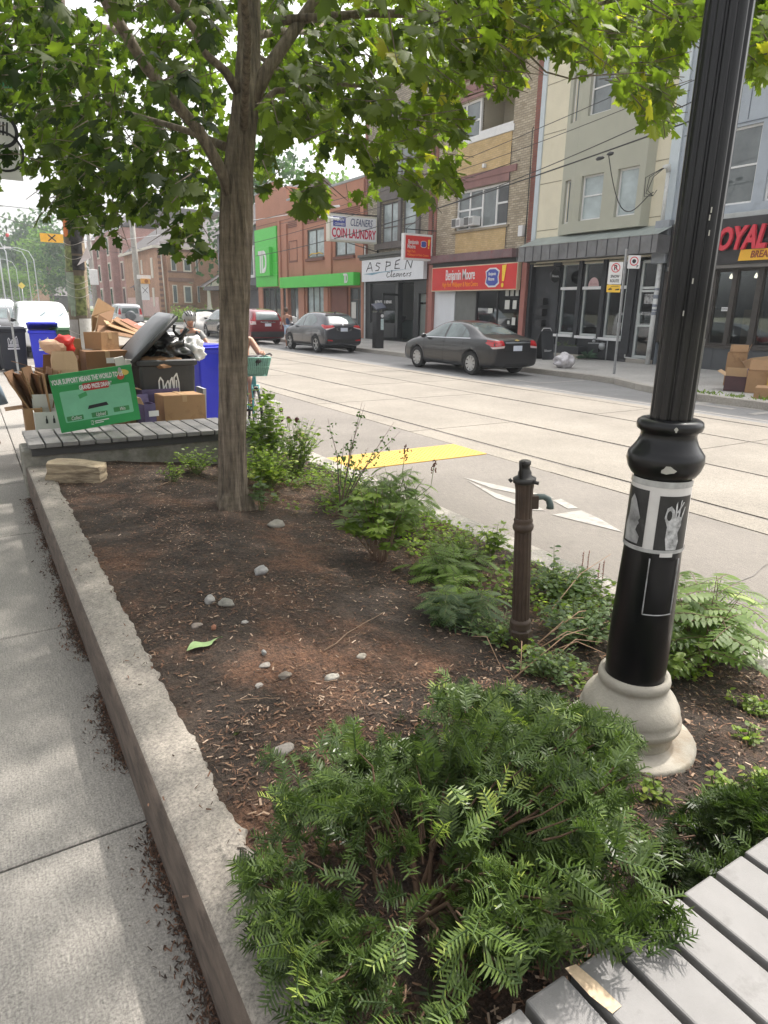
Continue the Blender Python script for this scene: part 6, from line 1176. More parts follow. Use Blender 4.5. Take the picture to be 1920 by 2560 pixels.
# ------------------------------------------------------------------ refuse pile behind the far bench
card = M('brown_cardboard', (.34, .205, .105), .85, .12, 2, .1, 30, dirt=(.24, .14, .07), ds=5, dth=.54); card2 = M('dark_cardboard', (.22, .12, .06), .85, .1, 2); cardL = M('light_cardboard', (.45, .30, .17), .85, .06, 2); cardE = M('cardboard_edge', (.52, .39, .24), .9); whitec = M('white_cardboard', (.55, .54, .51), .8, .05, 3); purp = M('purple_print', (.09, .07, .16), .6, .3, 8)
def carton(label, c, d, rz=0, mat=None, open_=True, flaps=(), tape=True, tilt=(0, 0), name='cardboard_box', extra=None, grp='cardboard boxes in the refuse pile', inner=None):
    mat = mat or card; M4 = Matrix.Translation(c) @ Euler((tilt[0], tilt[1], rz)).to_matrix().to_4x4(); w, l, h = d; th = .006
    root = thing(name, label, 'box', tuple(c), 0, grp)
    b = MB(); b.T = M4
    b.box((-w/2, -l/2, 0), (w/2, l/2, th)); b.box((-w/2, -l/2, th), (-w/2+th, l/2, h)); b.box((w/2-th, -l/2, th), (w/2, l/2, h)); b.box((-w/2+th, -l/2, th), (w/2-th, -l/2+th, h)); b.box((-w/2+th, l/2-th, th), (w/2-th, l/2, h))
    if not open_: b.box((-w/2+th+.001, -l/2+th+.001, h-.003), (w/2-th-.001, l/2-th-.001, h+.003))
    b.v = [tuple(Vector(p)+noise.noise_vector(Vector(p)*3.1)*.014) for p in b.v]
    b.build('body', mat, root)
    if open_:
        for k, (side, ang, ln) in enumerate(flaps):
            b = MB(); b.T = M4; ca, sa = math.cos(ang), math.sin(ang)
            if side in ('l', 'r'):
                s = -1 if side == 'l' else 1; p0 = Vector((s*w/2, 0, h)); u = Vector((s*ca, 0, sa))*ln; v = Vector((0, l/2-.004, 0))
            else:
                s = -1 if side == 'f' else 1; p0 = Vector((0, s*l/2, h)); u = Vector((0, s*ca, sa))*ln; v = Vector((w/2-.004, 0, 0))
            nn = u.cross(v).normalized()*.003; q = [p0-v, p0+v, p0+v*.97+u, p0-v*.97+u]
            b.add([x-nn for x in q]+[x+nn for x in q], [(0, 3, 2, 1), (4, 5, 6, 7), (0, 1, 5, 4), (1, 2, 6, 5), (2, 3, 7, 6), (3, 0, 4, 7)]); b.build('flap', mat if k % 2 else (inner or mat), root)
    elif tape:
        b = MB(); b.T = M4; b.box((-.025, -l/2-.001, h+.0035), (.025, l/2+.001, h+.0045)); b.box((-.025, -l/2-.0015, h-.07), (.025, -l/2-.0005, h+.0035)); b.build('tape', M('packing_tape', (.42, .28, .15), .3, .1, 9), root)
    if extra: extra(root, M4, w, l, h)
    return root
def lab(root, M4, w, l, h):
    b = MB(); b.T = M4; b.box((-.02, -l/2-.003, h-.13), (.09, -l/2-.001, h-.07)); b.build('shipping_label', white_p, root)
carton('plain brown box under the labelled box beside the pole', (1.32, 8.45, .13), (.52, .42, .66), .05, open_=False)
carton('wide brown box with a white shipping label, second from the top of the stack', (1.335, 8.42, .80), (.46, .40, .44), .04, card2, False, extra=lab)
carton('top brown box of the stack beside the pole', (1.36, 8.62, 1.245), (.27, .27, .19), .62, card, False)
carton('tall narrow brown box squeezed between the stack and the pole', (1.07, 8.75, .13), (.12, .3, 1.14), .02, card, True, [('f', 1.3, .1)])
carton('pale carton lying behind the top box against the cart', (1.62, 9.05, 1.12), (.36, .3, .13), .1, cardL, False)
carton('large brown box on the right, just behind the bench slats', (1.96, 7.62, .47), (.46, .36, .335), .05, card, False)
carton('hidden brown box carrying the right hand box', (1.97, 7.63, .13), (.48, .38, .338), .03, card2, False)
carton('dark purple printed carton behind the right hand brown box', (1.80, 7.92, .13), (.42, .2, .715), .04, purp, True, [('l', .2, .1), ('b', .3, .1)], inner=cardL)
carton('small purple snack carton with a white label by the corner of the sign', (1.555, 7.42, .50), (.13, .16, .24), .2, purp, True, [('l', 1.2, .08), ('b', 1.4, .09)], inner=cardL, extra=lab)
carton('flattened box stump holding up the purple snack carton', (1.56, 7.42, .13), (.2, .2, .365), .1, card2, False)
carton('white fruit carton with bottle shaped hand holes behind the left bench end', (.60, 7.42, .13), (.27, .3, .60), -.05, whitec, True, [('r', 1.5, .12), ('b', 1.5, .14)], extra=None, inner=whitec)
b = MB()
for dx in (-.045, .02):
    z = .665; b.prism([(dx, z-.045), (dx+.02, z-.045), (dx+.02, z-.01), (dx+.013, z+.01), (dx+.013, z+.03), (dx+.007, z+.03), (dx+.007, z+.01), (dx, z-.01)], lambda a, c, d: (.60+a, 7.268-d, c), 0, .002)
fc = [o for o in bpy.data.objects if o.get('label', '').startswith('white fruit')][0]; b.build('hand_hole', black_pl, fc)
carton('slim brown box with one flap folded out, leftmost in the pile', (.47, 7.62, .13), (.16, .26, .62), 0, card, True, [('l', -.1, .16), ('b', 1.2, .2)])
t = thing('flattened_cardboard_bundle', 'bundle of folded cardboard sheets fanned out of the leftmost box', 'cardboard', (.53, 7.7, .5))
for k in range(11):
    p = Vector((.54+.012*k, 7.72+.01*(k % 3), .55)); a = R(118-k*4.2); u = Vector((math.cos(a), .05*math.sin(k), math.sin(a)))*rnd.uniform(.50, .60); v = Vector((.05*math.sin(k*2), rnd.uniform(.12, .2), 0)); nn = u.cross(v).normalized()*.006
    q = [p-v, p+v, p+v+u, p-v+u]; b = MB(); b.add([x-nn for x in q]+[x+nn for x in q], [(0, 3, 2, 1), (4, 5, 6, 7), (0, 1, 5, 4), (1, 2, 6, 5), (2, 3, 7, 6), (3, 0, 4, 7)]); b.build('sheet', [card, card2, card2][k % 3], t)
carton('open brown box with a wide flap hanging towards the pavement', (.80, 8.35, .13), (.34, .34, .93), .15, card2, True, [('l', .35, .24), ('f', 1.2, .18), ('r', 1.2, .15)])
# paper bag
t = thing('paper_bag', 'tall creased brown paper bag standing behind the green sign', 'bag', (.83, 7.75, .13)); b = MB(); vs = []; fs = []
for j, (z, w_, l_) in enumerate(((.13, .11, .08), (.5, .115, .085), (.9, .12, .08), (1.1, .125, .07), (1.2, .12, .05), (1.28, .095, .03))):
    for i, (a, c) in enumerate(((-1, -1), (0, -1.1), (1, -1), (1.0, 0), (1, 1), (0, 1.1), (-1, 1), (-.92, 0))): vs.append((.835+a*w_+.012*noise.noise(Vector((a, c, z*5))), 7.75+c*l_+.014*noise.noise(Vector((a+3, c, z*6))), z+.02*noise.noise(Vector((a*3, c, j)))))
for j in range(5):
    for i in range(8): fs.append((j*8+i, j*8+(i+1) % 8, (j+1)*8+(i+1) % 8, (j+1)*8+i))
b.add(vs, fs); b.build('bag_body', M('kraft_paper', (.47, .32, .20), .85, .06, 3, .3, 14), t)
tag(MB().blob((.90, 8.12, 1.32), (.11, .08, .09), 21, .7, 3, M3=Euler((0, -.4, 0)).to_matrix()).build('snack_bag', M('red_foil', (.55, .02, .015), .3, .2, 9)), 'crumpled red foil snack bag on top of the paper bag', 'bag')
tag(MB().blob((.79, 8.05, 1.30), (.10, .06, .07), 33, .9, 2, sm=False).build('crumpled_paper', M('peach_paper', (.6, .38, .26), .8, .1, 4)), 'crumpled peach coloured paper beside the red snack bag', 'paper')
b = MB(); b.bx((1.42, 7.95, 1.13), (.10, .05, .13), ry=-.2); b.bx((1.50, 7.93, 1.12), (.07, .05, .10), ry=.2); tag(b.build('torn_white_carton', whitec, None), 'torn white carton scrap poking up behind the top edge of the sign', 'carton')
# loose cardboard sheets on top
def sheet(label, pts, y0, mat, dy=()):
    q = [wpt(a, c, y0+(dy[i] if dy else 0)) for i, (a, c) in enumerate(pts)]; nn = (q[1]-q[0]).cross(q[2]-q[0]).normalized()*.005; n = len(q)
    b = MB(); b.add([x-nn for x in q]+[x+nn for x in q], [tuple(range(n))[::-1], tuple(range(n, 2*n))], 0); b.add([x-nn for x in q]+[x+nn for x in q], [(k, (k+1) % n, n+(k+1) % n, n+k) for k in range(n)], 1)
    return tag(b.build('cardboard_sheet', [mat, cardE]), label, 'cardboard', 'loose cardboard sheets on the pile')
sheet('large folded cardboard sheet standing highest on the pile', [(230, 832), (229, 790), (245, 745), (287, 771), (262, 800)], 9.15, card, (0, 0, .1, .1, 0))
sheet('lower half of the tall folded cardboard sheet', [(236, 838), (246, 786), (286, 773), (278, 805), (250, 836)], 9.0, card2, (0, .1, .25, .1, 0))
for k, (pts, y0, m) in enumerate(([[(242, 830), (248, 806), (348, 833), (342, 847)], 8.85, card2], [[(262, 812), (275, 797), (350, 824), (345, 840)], 8.95, card], [[(282, 800), (292, 792), (350, 824), (344, 834)], 9.05, card2], [[(300, 800), (318, 797), (372, 822), (352, 832), (345, 824)], 9.2, M('rust_card', (.24, .09, .05), .8, .1, 3)], [[(335, 812), (352, 806), (372, 812), (345, 838)], 9.3, M('pinkish_card', (.5, .42, .4), .8, .05, 3)], [[(258, 801), (270, 803), (276, 812), (266, 811)], 8.8, cardL])):
    sheet(('dark flattened carton lowest of the slanting sheets', 'brown flattened carton slanting down to the right', 'thin brown sheet uppermost in the slanting stack', 'rusty red flattened carton behind the cart lid', 'pinkish white carton sheet beside the cart lid', 'small bright square of cardboard on the slanting sheets')[k], pts, y0, m, (0, .3, .3, 0, 0)[:len(pts)])
# big black wheeled cart with its lid up
def cart(name, label, c, w, l, h, rz, mat, lidang=0, grp=None, taper=.8, lid_lift=None, wheels=True, logo=True, wide=False):
    root = thing(name, label, 'bin', tuple(c), rz, grp); M4 = Matrix.Translation(c) @ Euler((0, 0, rz)).to_matrix().to_4x4()
    def LBx(): q = MB(); q.T = M4; return q
    b = LBx(); n = 0; prof = [(taper, .04), (taper+.03, .1), (taper+(1-taper)*.5, h*.45), (taper+(1-taper)*.62, h*.62), (.95, h*.84), (.97, h-.04)]
    vs = []; fs = []; c4 = [(-1, -1), (-.9, -1.03), (.9, -1.03), (1, -1), (1.02, -.9), (1.02, .9), (1, 1), (-1, 1), (-1.02, .9), (-1.02, -.9)]; N = len(c4)
    for k, z in prof: vs += [(x*w/2*k, y*l/2*(k*.7+.3), z) for x, y in c4]
    for j in range(len(prof)-1):
        for i in range(N): fs.append((j*N+i, j*N+(i+1) % N, (j+1)*N+(i+1) % N, (j+1)*N+i))
    fs.append(tuple(range(N))[::-1]); b.add(vs, fs, 0, False); b.build('tub', mat, root, bevel=.012)
    b = LBx(); ri = [(x*w/2*.98, y*l/2*.98) for x, y in c4]
    for (s0, z0), (s1, z1) in (((1.0, h-.075), (1.06, h-.06)), ((1.06, h-.06), (1.06, h-.015)), ((1.06, h-.015), (1.0, h)), ((1.0, h), (.93, h-.01)), ((.93, h-.01), (.92, h-.3))):
        o = [(x*s0, y*s0, z0) for x, y in ri]+[(x*s1, y*s1, z1) for x, y in ri]; b.add(o, [(i, (i+1) % N, N+(i+1) % N, N+i) for i in range(N)])
    b.build('rim', mat, root)
    if wheels:
        for s in (-1, 1):
            q = LBx(); q.T = M4 @ Matrix.Translation((s*w*.40, l*.42, .125)) @ Euler((0, PI/2, 0)).to_matrix().to_4x4(); q.lathe([(.02, -.03), (.12, -.03), (.125, -.015), (.125, .015), (.12, .03), (.02, .03)], n=24); wv = q.build('wheel', rubber, root)
            q = MB(); q.T = M4 @ Matrix.Translation((s*w*.40, l*.42, .125)) @ Euler((0, PI/2, 0)).to_matrix().to_4x4()
            for k in range(6): a = k*PI/3; q.box((.02, -.008, -.034), (.10, .008, .034), 0, Euler((0, 0, a)).to_matrix().to_4x4())
            q.lathe([(.098, -.036), (.108, -.036), (.108, .036), (.098, .036)], n=24, caps=False); q.build('spokes', M('hub_grey', (.07, .07, .072), .6), wv)
    if logo:
        f = lambda a, c_, d: M4 @ Vector((a, -l/2*(.99)-.003-d-(0 if c_ > h*.8 else .004), c_)); lw = M('stencil_white', (.62, .62, .62), .6, .05, 5); zc = h*.66; k = w*.17
        sk = [[(-k, zc), (-k, zc+k*1.0), (-k*.82, zc+k*1.35), (-k*.6, zc+k*1.0), (-k*.6, zc)], [(-k*.55, zc+k*.3), (-k*.1, zc+k*1.0), (0, zc+k*.7), (0, zc)], [(k*.1, zc), (k*.15, zc+k*1.0), (k*.35, zc+k*1.3), (k*.45, zc)], [(k*.5, zc), (k*.55, zc+k*1.3), (k*.85, zc+k*1.7), (k, zc+k*.8), (k, zc)], [(-k*.3, zc), (-k*.3, zc+k*.6)], [(k*.75, zc), (k*.75, zc+k*1.0)]]
        b = MB(); inc = 0
        for p in sk:
            for i in range(len(p)-1):
                a = Vector(p[i]); c_ = Vector(p[i+1]); d = (c_-a).normalized(); n_ = Vector((-d.y, d.x))*k*.07; inc += .0003; qd = [a-n_-d*k*.05, c_-n_+d*k*.05, c_+n_+d*k*.05, a+n_-d*k*.05]; b.add([f(v.x, v.y, inc) for v in qd], [(0, 1, 2, 3)])
        for z0, z1, ww in ((zc-k*.32, zc-k*.08, 1.1), (zc-k*.62, zc-k*.38, 1.15), (zc-k*1.25, zc-k*.85, 1.25)): b.add([f(-k*ww, z0, 0), f(k*ww, z0, 0), f(k*ww, z1, 0), f(-k*ww, z1, 0)], [(0, 1, 2, 3)])
        b.build('stencil', lw, root)
    return root, M4
cartb = M('cart_black', (.03, .031, .033), .5, .1, 3, dirt=(.045, .045, .045), ds=4); cartg = M('cart_lid_grey', (.14, .145, .155), .42, .1, 3); cartblue = M('cart_blue', (.025, .035, .55), .4, .07, 3); cartgreen = M('cart_green', (.03, .10, .04), .5, .15, 3)
rt, M4 = cart('refuse_cart', 'big black wheeled cart with its grey lid propped open on a black bag', (1.905, 8.2, .13), .66, .62, 1.03, .05, cartb)
b = MB(); h0, h1 = Vector((1.56, 7.86, 1.15)), Vector((1.50, 8.5, 1.17)); u = Vector((.49, .08, .47)); nn = u.cross(h1-h0).normalized()
lid = []
for j in range(9):
    t_ = j/8; w_ = 1-.25*max(0, (t_-.85)/.15)**2
    for i in range(7):
        s_ = i/6; e = (h1-h0)*(.5+(s_-.5)*w_*1.04); dome = .05*math.sin(PI*min(1, max(0, t_)))*math.sin(PI*s_)**.4; lid.append(h0+e+u*t_*1.05-nn*dome*(-1 if nn.z < 0 else 1)*-1)
n0 = len(lid); fs = []
for j in range(8):
    for i in range(6): fs.append((j*7+i, j*7+i+1, (j+1)*7+i+1, (j+1)*7+i))
b.add(lid, fs, 0, True); ld = b.build('lid', cartg, rt, solid=.03)
b = MB(); b.tube([h0-Vector((.03, 0, .02)), h0+u*1.04-Vector((0, 0, .02)), h1+u*1.04-Vector((0, .0, .02)), h1-Vector((.03, 0, .02))], .028, 8); b.build('lid_rim', cartb, rt)
bagm = M('black_bin_bag', (.012, .012, .013), .22, .3, 5, .5, 14, coat=.2)
t = thing('bin_bag', 'shiny black bin bag bulging from the open cart with knotted ears', 'bag', (1.95, 8.15, 1.15)); MB().blob((1.97, 8.15, 1.26), (.27, .22, .17), 8, .55, 4, fs=1.3).build('bag', bagm, t)
b = MB(); b.tube([(2.10, 8.02, 1.36), (2.15, 8.0, 1.43), (2.20, 7.98, 1.50)], [.05, .025, .035], 7); b.tube([(2.12, 8.02, 1.38), (2.06, 8.05, 1.47), (2.07, 8.04, 1.54)], [.03, .015, .02], 6); b.tube([(1.86, 8.05, 1.40), (1.93, 8.02, 1.50), (1.99, 8.0, 1.53)], [.04, .02, .012], 6); b.build('knot', bagm, t)
tag(MB().blob((2.28, 8.22, 1.24), (.16, .15, .15), 15, .45, 4, fs=1.6).build('white_bag', M('white_bin_bag', (.62, .62, .62), .4, .1, 6, .5, 16)), 'crinkled white plastic bag at the right corner of the open cart', 'bag')
tag(MB().blob((1.88, 8.0, 1.12), (.2, .12, .07), 17, .7, 3, sm=False).build('crumpled_kraft', card2), 'crumpled brown paper stuffed under the black bag', 'paper')
bb, M4b = cart('recycling_bin', 'tall blue recycling bin just right of the open black cart', (2.70, 9.25, .13), .42, .5, 1.08, .35, cartblue, logo=False)
b = MB(); b.T = M4b; b.box((-.25, -.30, 1.075), (.25, .28, 1.10)); b.box((-.22, -.26, 1.1), (.22, .25, 1.13)); b.box((-.2, .2, 1.06), (.2, .33, 1.1)); b.build('lid', cartblue, bb, bevel=.02)
b = MB(); b.bx((2.35, 8.15, .55), (.04, .3, .5), ry=.05); tag(b.build('grey_board', M('board_grey', (.36, .37, .39), .6)), 'narrow grey board upright between the black cart and the blue bin', 'board')
# bins further on
grp = 'wheeled bins by the parked cars'
for k, (lb, x, y, m, lg, dz) in enumerate((('black wheeled bin with a white crest, left of the blue bin', .92, 19.3, M('bin_navy_black', (.022, .025, .034), .5, .15, 3), True, .0), ('darker wheeled bin at the left edge behind the grey post', .42, 20.0, cartb, False, 0), ('blue wheeled bin with its lid half open before the white boxy car', 1.62, 18.6, cartblue, True, .09), ('dark green wheeled bin partly behind the poster pole', 2.15, 18.5, cartgreen, False, 0))):
    r_, M4k = cart('wheeled_bin', lb, (x, y, .13), .62, .70, 1.0, .12 if k != 2 else -.1, m, grp=grp, logo=lg)
    b = MB(); b.T = M4k @ Matrix.Translation((0, .36, 1.0)) @ Euler((-dz*2.2, 0, 0)).to_matrix().to_4x4(); b.box((-.34, -.77, .0), (.34, .03, .035)); b.box((-.30, -.7, .036), (.30, -.05, .06)); b.build('lid', m if k != 1 else cartg, r_, bevel=.015)
# slim posts
t = thing('grey_post', 'slim grey metal post with a round top standing before the bins at the left edge', 'post', (.86, 16.5, .13)); b = MB(); b.box((.84, 16.48, .13), (.88, 16.52, 1.35)); b.build('post', steel, t); MB().blob((.83, 16.5, 1.5), (.03, .14, .14), 2, .0).build('ring_head', steel, t)

# ------------------------------------------------------------------ green sign leaning on the bench
s = thing('charity_sign', 'green corrugated plastic sign board propped on the bench against the boxes', 'sign', (1.0, 6.9, .6))
cs = [Vector((.574, 6.66, 1.137)), None, Vector((1.345, 6.74, .685)), Vector((.631, 6.728, .606))]
O = cs[3]; ux = (cs[2]-O); Wd = ux.length; ux.normalize(); vy = (cs[0]-O); vy -= ux*vy.dot(ux); Ht = vy.length; vy.normalize(); nz = ux.cross(vy).normalized()
if nz.y > 0: nz = -nz
def SP(a, c, d=0): return O + ux*(a*Wd) + vy*(c*Ht) + nz*d
def spoly(name, pts, mat, d): b = MB(); n = len(pts); b.add([SP(a, c, d) for a, c in pts], [tuple(range(n))]); return b.build(name, mat, s)
def rrect(x0, y0, x1, y1, r_=.02):
    o = []
    for cx, cy, a0 in ((x1-r_, y1-r_, 0), (x0+r_, y1-r_, 90), (x0+r_, y0+r_, 180), (x1-r_, y0+r_, 270)): o += [(cx+r_*math.cos(R(a0+k*30)), cy+r_*math.sin(R(a0+k*30))) for k in range(4)]
    return o
b = MB(); b.add([SP(0, 0, 0), SP(1, 0, 0), SP(1, 1, 0), SP(0, 1, 0), SP(0, 0, -.006), SP(1, 0, -.006), SP(1, 1, -.006), SP(0, 1, -.006)], [(0, 1, 2, 3), (7, 6, 5, 4), (0, 4, 5, 1), (1, 5, 6, 2), (2, 6, 7, 3), (3, 7, 4, 0)]); b.build('board', M('sign_green', (.035, .30, .09), .4, .1, 3), s)
mint = M('mint_print', (.20, .52, .33), .4, .12, 4); spoly('panel_print', rrect(.08, .16, .93, .70), mint, .0015); spoly('panel_print', rrect(.09, .80, .80, .93, .015), M('mid_green_print', (.08, .38, .16), .4), .0015); spoly('red_banner', rrect(.36, .66, .68, .79, .02), M('banner_red', (.45, .04, .04), .45), .003)
def stext(txt, a, c, size, mat, xs=.8, d=.004, rot=0, **k): return text_on('sign_lettering', txt, mat, s, SP(a, c, d), ux, vy, size, xs=xs, depth=.0015, **k)
stext('YOUR SUPPORT MEANS THE WORLD TO US', .445, .865, .062, white_p, .50, bold=.002); stext('GRAND PRIZE DRAW*', .52, .725, .055, white_p, .52, bold=.002)
for a, c in ((.20, .22), (.50, .22), (.78, .25)): spoly('label_print', rrect(a-.10, c-.04, a+.10, c+.045, .01), M('label_green', (.05, .24, .08), .5), .003)
lime = M('lime_print', (.3, .6, .2), .5)
for a, c, tx in ((.21, .222, 'Collect'), (.51, .222, 'Upload'), (.79, .252, 'Win')): stext(tx, a, c, .05, white_p, .6, .0045, shear=.3)
b = MB(); b.add([SP(.37, .34, .003), SP(.63, .36, .003), SP(.61, .42, .003), SP(.39, .40, .003)], [(0, 1, 2, 3)]); b.build('ribbon_print', ink, s); spoly('tag_print', [(.30, .54), (.40, .58), (.39, .65), (.29, .61)], M('label_green2', (.06, .34, .12), .5), .0032)
b = MB()
for pts in ([(.19, .25), (.2, .29)],): pass
spoly('logo_print', [(.375, .055), (.405, .055), (.405, .13), (.375, .13)], white_p, .003); stext('R', .39, .092, .04, M('sign_green', (.035, .30, .09)), .8, .0045, bold=.002)
b = MB(); b.add([SP(.42, .10, .003), SP(.60, .105, .003), SP(.60, .122, .003), SP(.42, .117, .003)], [(0, 1, 2, 3)]); b.add([SP(.42, .068, .003), SP(.53, .071, .003), SP(.53, .087, .003), SP(.42, .084, .003)], [(0, 1, 2, 3)]); b.build('small_print', white_p, s)
def ell(cx, cy, a, c, rot=0, n=16): return [(cx+a*math.cos(2*PI*k/n)*math.cos(rot)-c*math.sin(2*PI*k/n)*math.sin(rot), cy+a*math.cos(2*PI*k/n)*math.sin(rot)*1.6+c*math.sin(2*PI*k/n)*math.cos(rot)) for k in range(n)]
spoly('fruit_print', ell(.885, .885, .07, .05, -.15), M('print_yellow', (.65, .5, .12), .5), .003); spoly('fruit_print', ell(.845, .815, .045, .05, .3), M('print_red', (.5, .08, .05), .5), .004); spoly('fruit_print', ell(.845, .93, .022, .05), M('print_grey2', (.35, .38, .38), .5), .005)
# ------------------------------------------------------------------ pole with posters
UX, UY = 1.395, 10.6; t = thing('utility_pole', 'weathered wooden utility pole wrapped in torn posters and staples behind the boxes', 'utility pole', (UX, UY, .13))
wood = M('pole_wood', (.14, .115, .09), .9, .3, 3, .6, 30, sc=(6, 6, .6))
def pax(z): return UX + .035*(z-.95)
pr = [(.150, .13), (.145, 1.4), (.125, 2.6), (.118, 3.6), (.11, 5), (.10, 9)]
b = MB(); b.tube([(pax(z), UY, z) for r_, z in pr], [r_ for r_, z in pr], 20); b.build('pole', wood, t)
UA = math.atan2(-UY, -UX)
def pp(a0, a1, z0, z1, m, rr, nm='poster'):
    z0, z1 = [1.0+(z-.96)*1.42 for z in (z0, z1)]
    b = MB(); cx = pax((z0+z1)/2); f = lambda z: .15-(z-.13)*.0098
    vs = []; n = 10
    for z in (z0, (z0+z1)/2, z1):
        for i in range(n+1): a = UA+a0+(a1-a0)*i/n; q = f(z)+rr+.004*noise.noise(Vector((a*3, z*7, rr*99))); vs.append((pax(z)+q*math.cos(a), UY+q*math.sin(a), z))
    b.add(vs, [(j*(n+1)+i, j*(n+1)+i+1, (j+1)*(n+1)+i+1, (j+1)*(n+1)+i) for j in range(2) for i in range(n)], 0, True); return b.build(nm, m, t)
pm = [M('poster_white', (.50, .49, .46), .7, .15, 9, dirt=(.3, .28, .26), ds=9, dth=.58), M('poster_sage', (.20, .25, .19), .6, .3, 14), M('poster_dark', (.03, .028, .03), .5, .9, 20), M('poster_olive', (.14, .16, .06), .6, .8, 16), M('poster_tan', (.34, .27, .19), .8, .35, 22, dirt=(.12, .1, .08), ds=14, dth=.52), M('poster_orange', (.45, .13, .03), .6, .6, 16), M('poster_grey', (.30, .29, .28), .7, .2, 10)]
for a in ((-1.5, 1.5, .96, 1.36, 0, .004), (-1.5, -.2, .98, 1.34, 6, .008), (-.1, 1.3, 1.0, 1.35, 0, .010), (-1.5, -.3, 1.37, 1.78, 1, .005), (-.28, .75, 1.38, 1.75, 3, .009), (.75, 1.5, 1.33, 2.05, 4, .006), (-1.5, -.35, 1.79, 2.02, 3, .005), (-.35, .9, 1.80, 1.93, 2, .008), (-.35, .75, 1.95, 2.1, 2, .008), (-1.5, -.6, 2.1, 2.38, 5, .004), (-.5, .9, 2.06, 2.22, 2, .009), (-1.4, 1.3, 2.42, 2.52, 6, .003), (.6, 1.4, 2.1, 2.3, 5, .006), (-1.5, 1.5, .80, .93, 2, .006), (-1.4, 1.2, .93, .96, 0, .006)): pp(*a[:4], pm[a[4]], a[5])
b = MB()
for z, r_ in ((2.54, .132), (2.36, .135), (2.04, .137), (1.97, .138), (1.86, .139), (1.36, .149)):
    pts = [(pax(z)+(r_+.004)*math.cos(a), UY+(r_+.004)*math.sin(a), z+.03*math.sin(a*2+z)) for a in np.linspace(UA-1.6, UA+1.6, 14)]; b.tube(pts, .0035, 4)
b.build('tape_strings', M('old_tape', (.4, .37, .33), .4), t)
b = MB(); P = [wpt(204, 645, 10.4), wpt(218, 615, 10.3), wpt(227, 645, 10.25), wpt(193, 664, 10.42)]; b.add(P, [(0, 1, 2, 3)]); b.build('loose_flyer', M('flyer_pink', (.62, .55, .54), .6), t, solid=.002)
b = MB(); b.tube([(pax(5.2)-.9, UY, 5.2), (pax(5.2)+.9, UY, 5.2)], .05, 6); b.build('crossarm', wood, t)
# hanging shop banner at the upper left
t = thing('street_banner', 'white banner with a green disc and a black ringed emblem hanging at the upper left', 'banner', (.35, 7.3, 3.5)); B0 = wpt(6, 320, 7.5)
b = MB(); b.box((B0.x-.32, 7.5, B0.z-.42), (B0.x+.115, 7.512, B0.z+.62)); b.build('cloth', white_p, t)
f = lambda a, c, d: (B0.x-.02+a, 7.498-d, B0.z+c)
def ring(r0, r1, n=28): return [(r0*math.cos(2*PI*k/n), r0*math.sin(2*PI*k/n)) for k in range(n)], [(r1*math.cos(2*PI*k/n), r1*math.sin(2*PI*k/n)) for k in range(n)]
for cy, r0, r1, m in ((-.02, .145, .115, ink), (-.19, .17, .15, ink)):
    o, i_ = ring(r0, r1); b = MB(); n = 28; b.add([f(a, c+cy, .001) for a, c in o]+[f(a, c+cy, .001) for a, c in i_], [(k, (k+1) % n, n+(k+1) % n, n+k) for k in range(n)]); b.build('emblem_ring', m, t)
b = MB()
for k in range(4): b.add([f(-.05+k*.03, -.06, .002), f(-.035+k*.03, -.06, .002), f(-.02+k*.03, .05, .002), f(-.035+k*.03, .05, .002)], [(0, 1, 2, 3)])
b.build('emblem_bars', ink, t); o, _ = ring(.2, .1); b = MB(); b.add([f(a-.06, c+.36, .001) for a, c in o], [tuple(range(28))]); b.build('green_disc', M('banner_green', (.03, .25, .12), .5), t)
b = MB(); b.tube([(B0.x-1.0, 7.6, .13), (B0.x-1.0, 7.6, 5.2)], .05, 10); b.tube([(B0.x-1.0, 7.55, B0.z+.64), (B0.x+.12, 7.505, B0.z+.64)], .015, 8); b.build('pole', dark_metal, t)

# ------------------------------------------------------------------ street furniture on the far side
t = thing('parking_pay_station', 'black solar parking pay machine on the far kerb near the dry cleaner', 'parking meter', (15.0, 25.1, .145)); part('cabinet', black_pl, t, ((14.82, 24.95, .145), (15.2, 25.3, 1.62)), bevel=.02); b = MB(); b.bx((15.0, 25.08, 1.86), (.5, .42, .05), rx=.5, ry=-.15); b.tube([(15.0, 25.12, 1.6), (15.0, 25.12, 1.84)], .04, 8); b.build('solar_panel', M('solar_cells', (.05, .06, .09), .15), t)
part('instruction_panel', M('pale_print', (.45, .55, .55), .5, .2, 20), t, ((15.03, 24.935, .9), (15.17, 24.948, 1.35))); MB().prism([(math.cos(2*PI*k/16)*.07, math.sin(2*PI*k/16)*.07) for k in range(16)], lambda a, c, d: (15.1+a, 24.948-d, 1.47+c), 0, .01).build('round_badge', white_p, t)
QX, QY = 15.04, 12.53; t = thing('street_sign_post', 'leaning grey sign post with a snow route board and a no stopping board', 'sign post', (QX, QY, .145)); b = MB(); b.T = Matrix.Translation((QX, QY, .145)) @ Euler((0, R(-1.2), 0)).to_matrix().to_4x4(); b.box((-.03, -.02, 0), (.03, .02, 3.2)); b.build('post', steel, t)
P1 = (14.60, 12.46, 2.90); yv = Vector((CR.x, CR.y, 0)).normalized(); up = ZD; P1 = wpt(1538, 683, 12.44); P2 = wpt(1585, 655, 12.6)
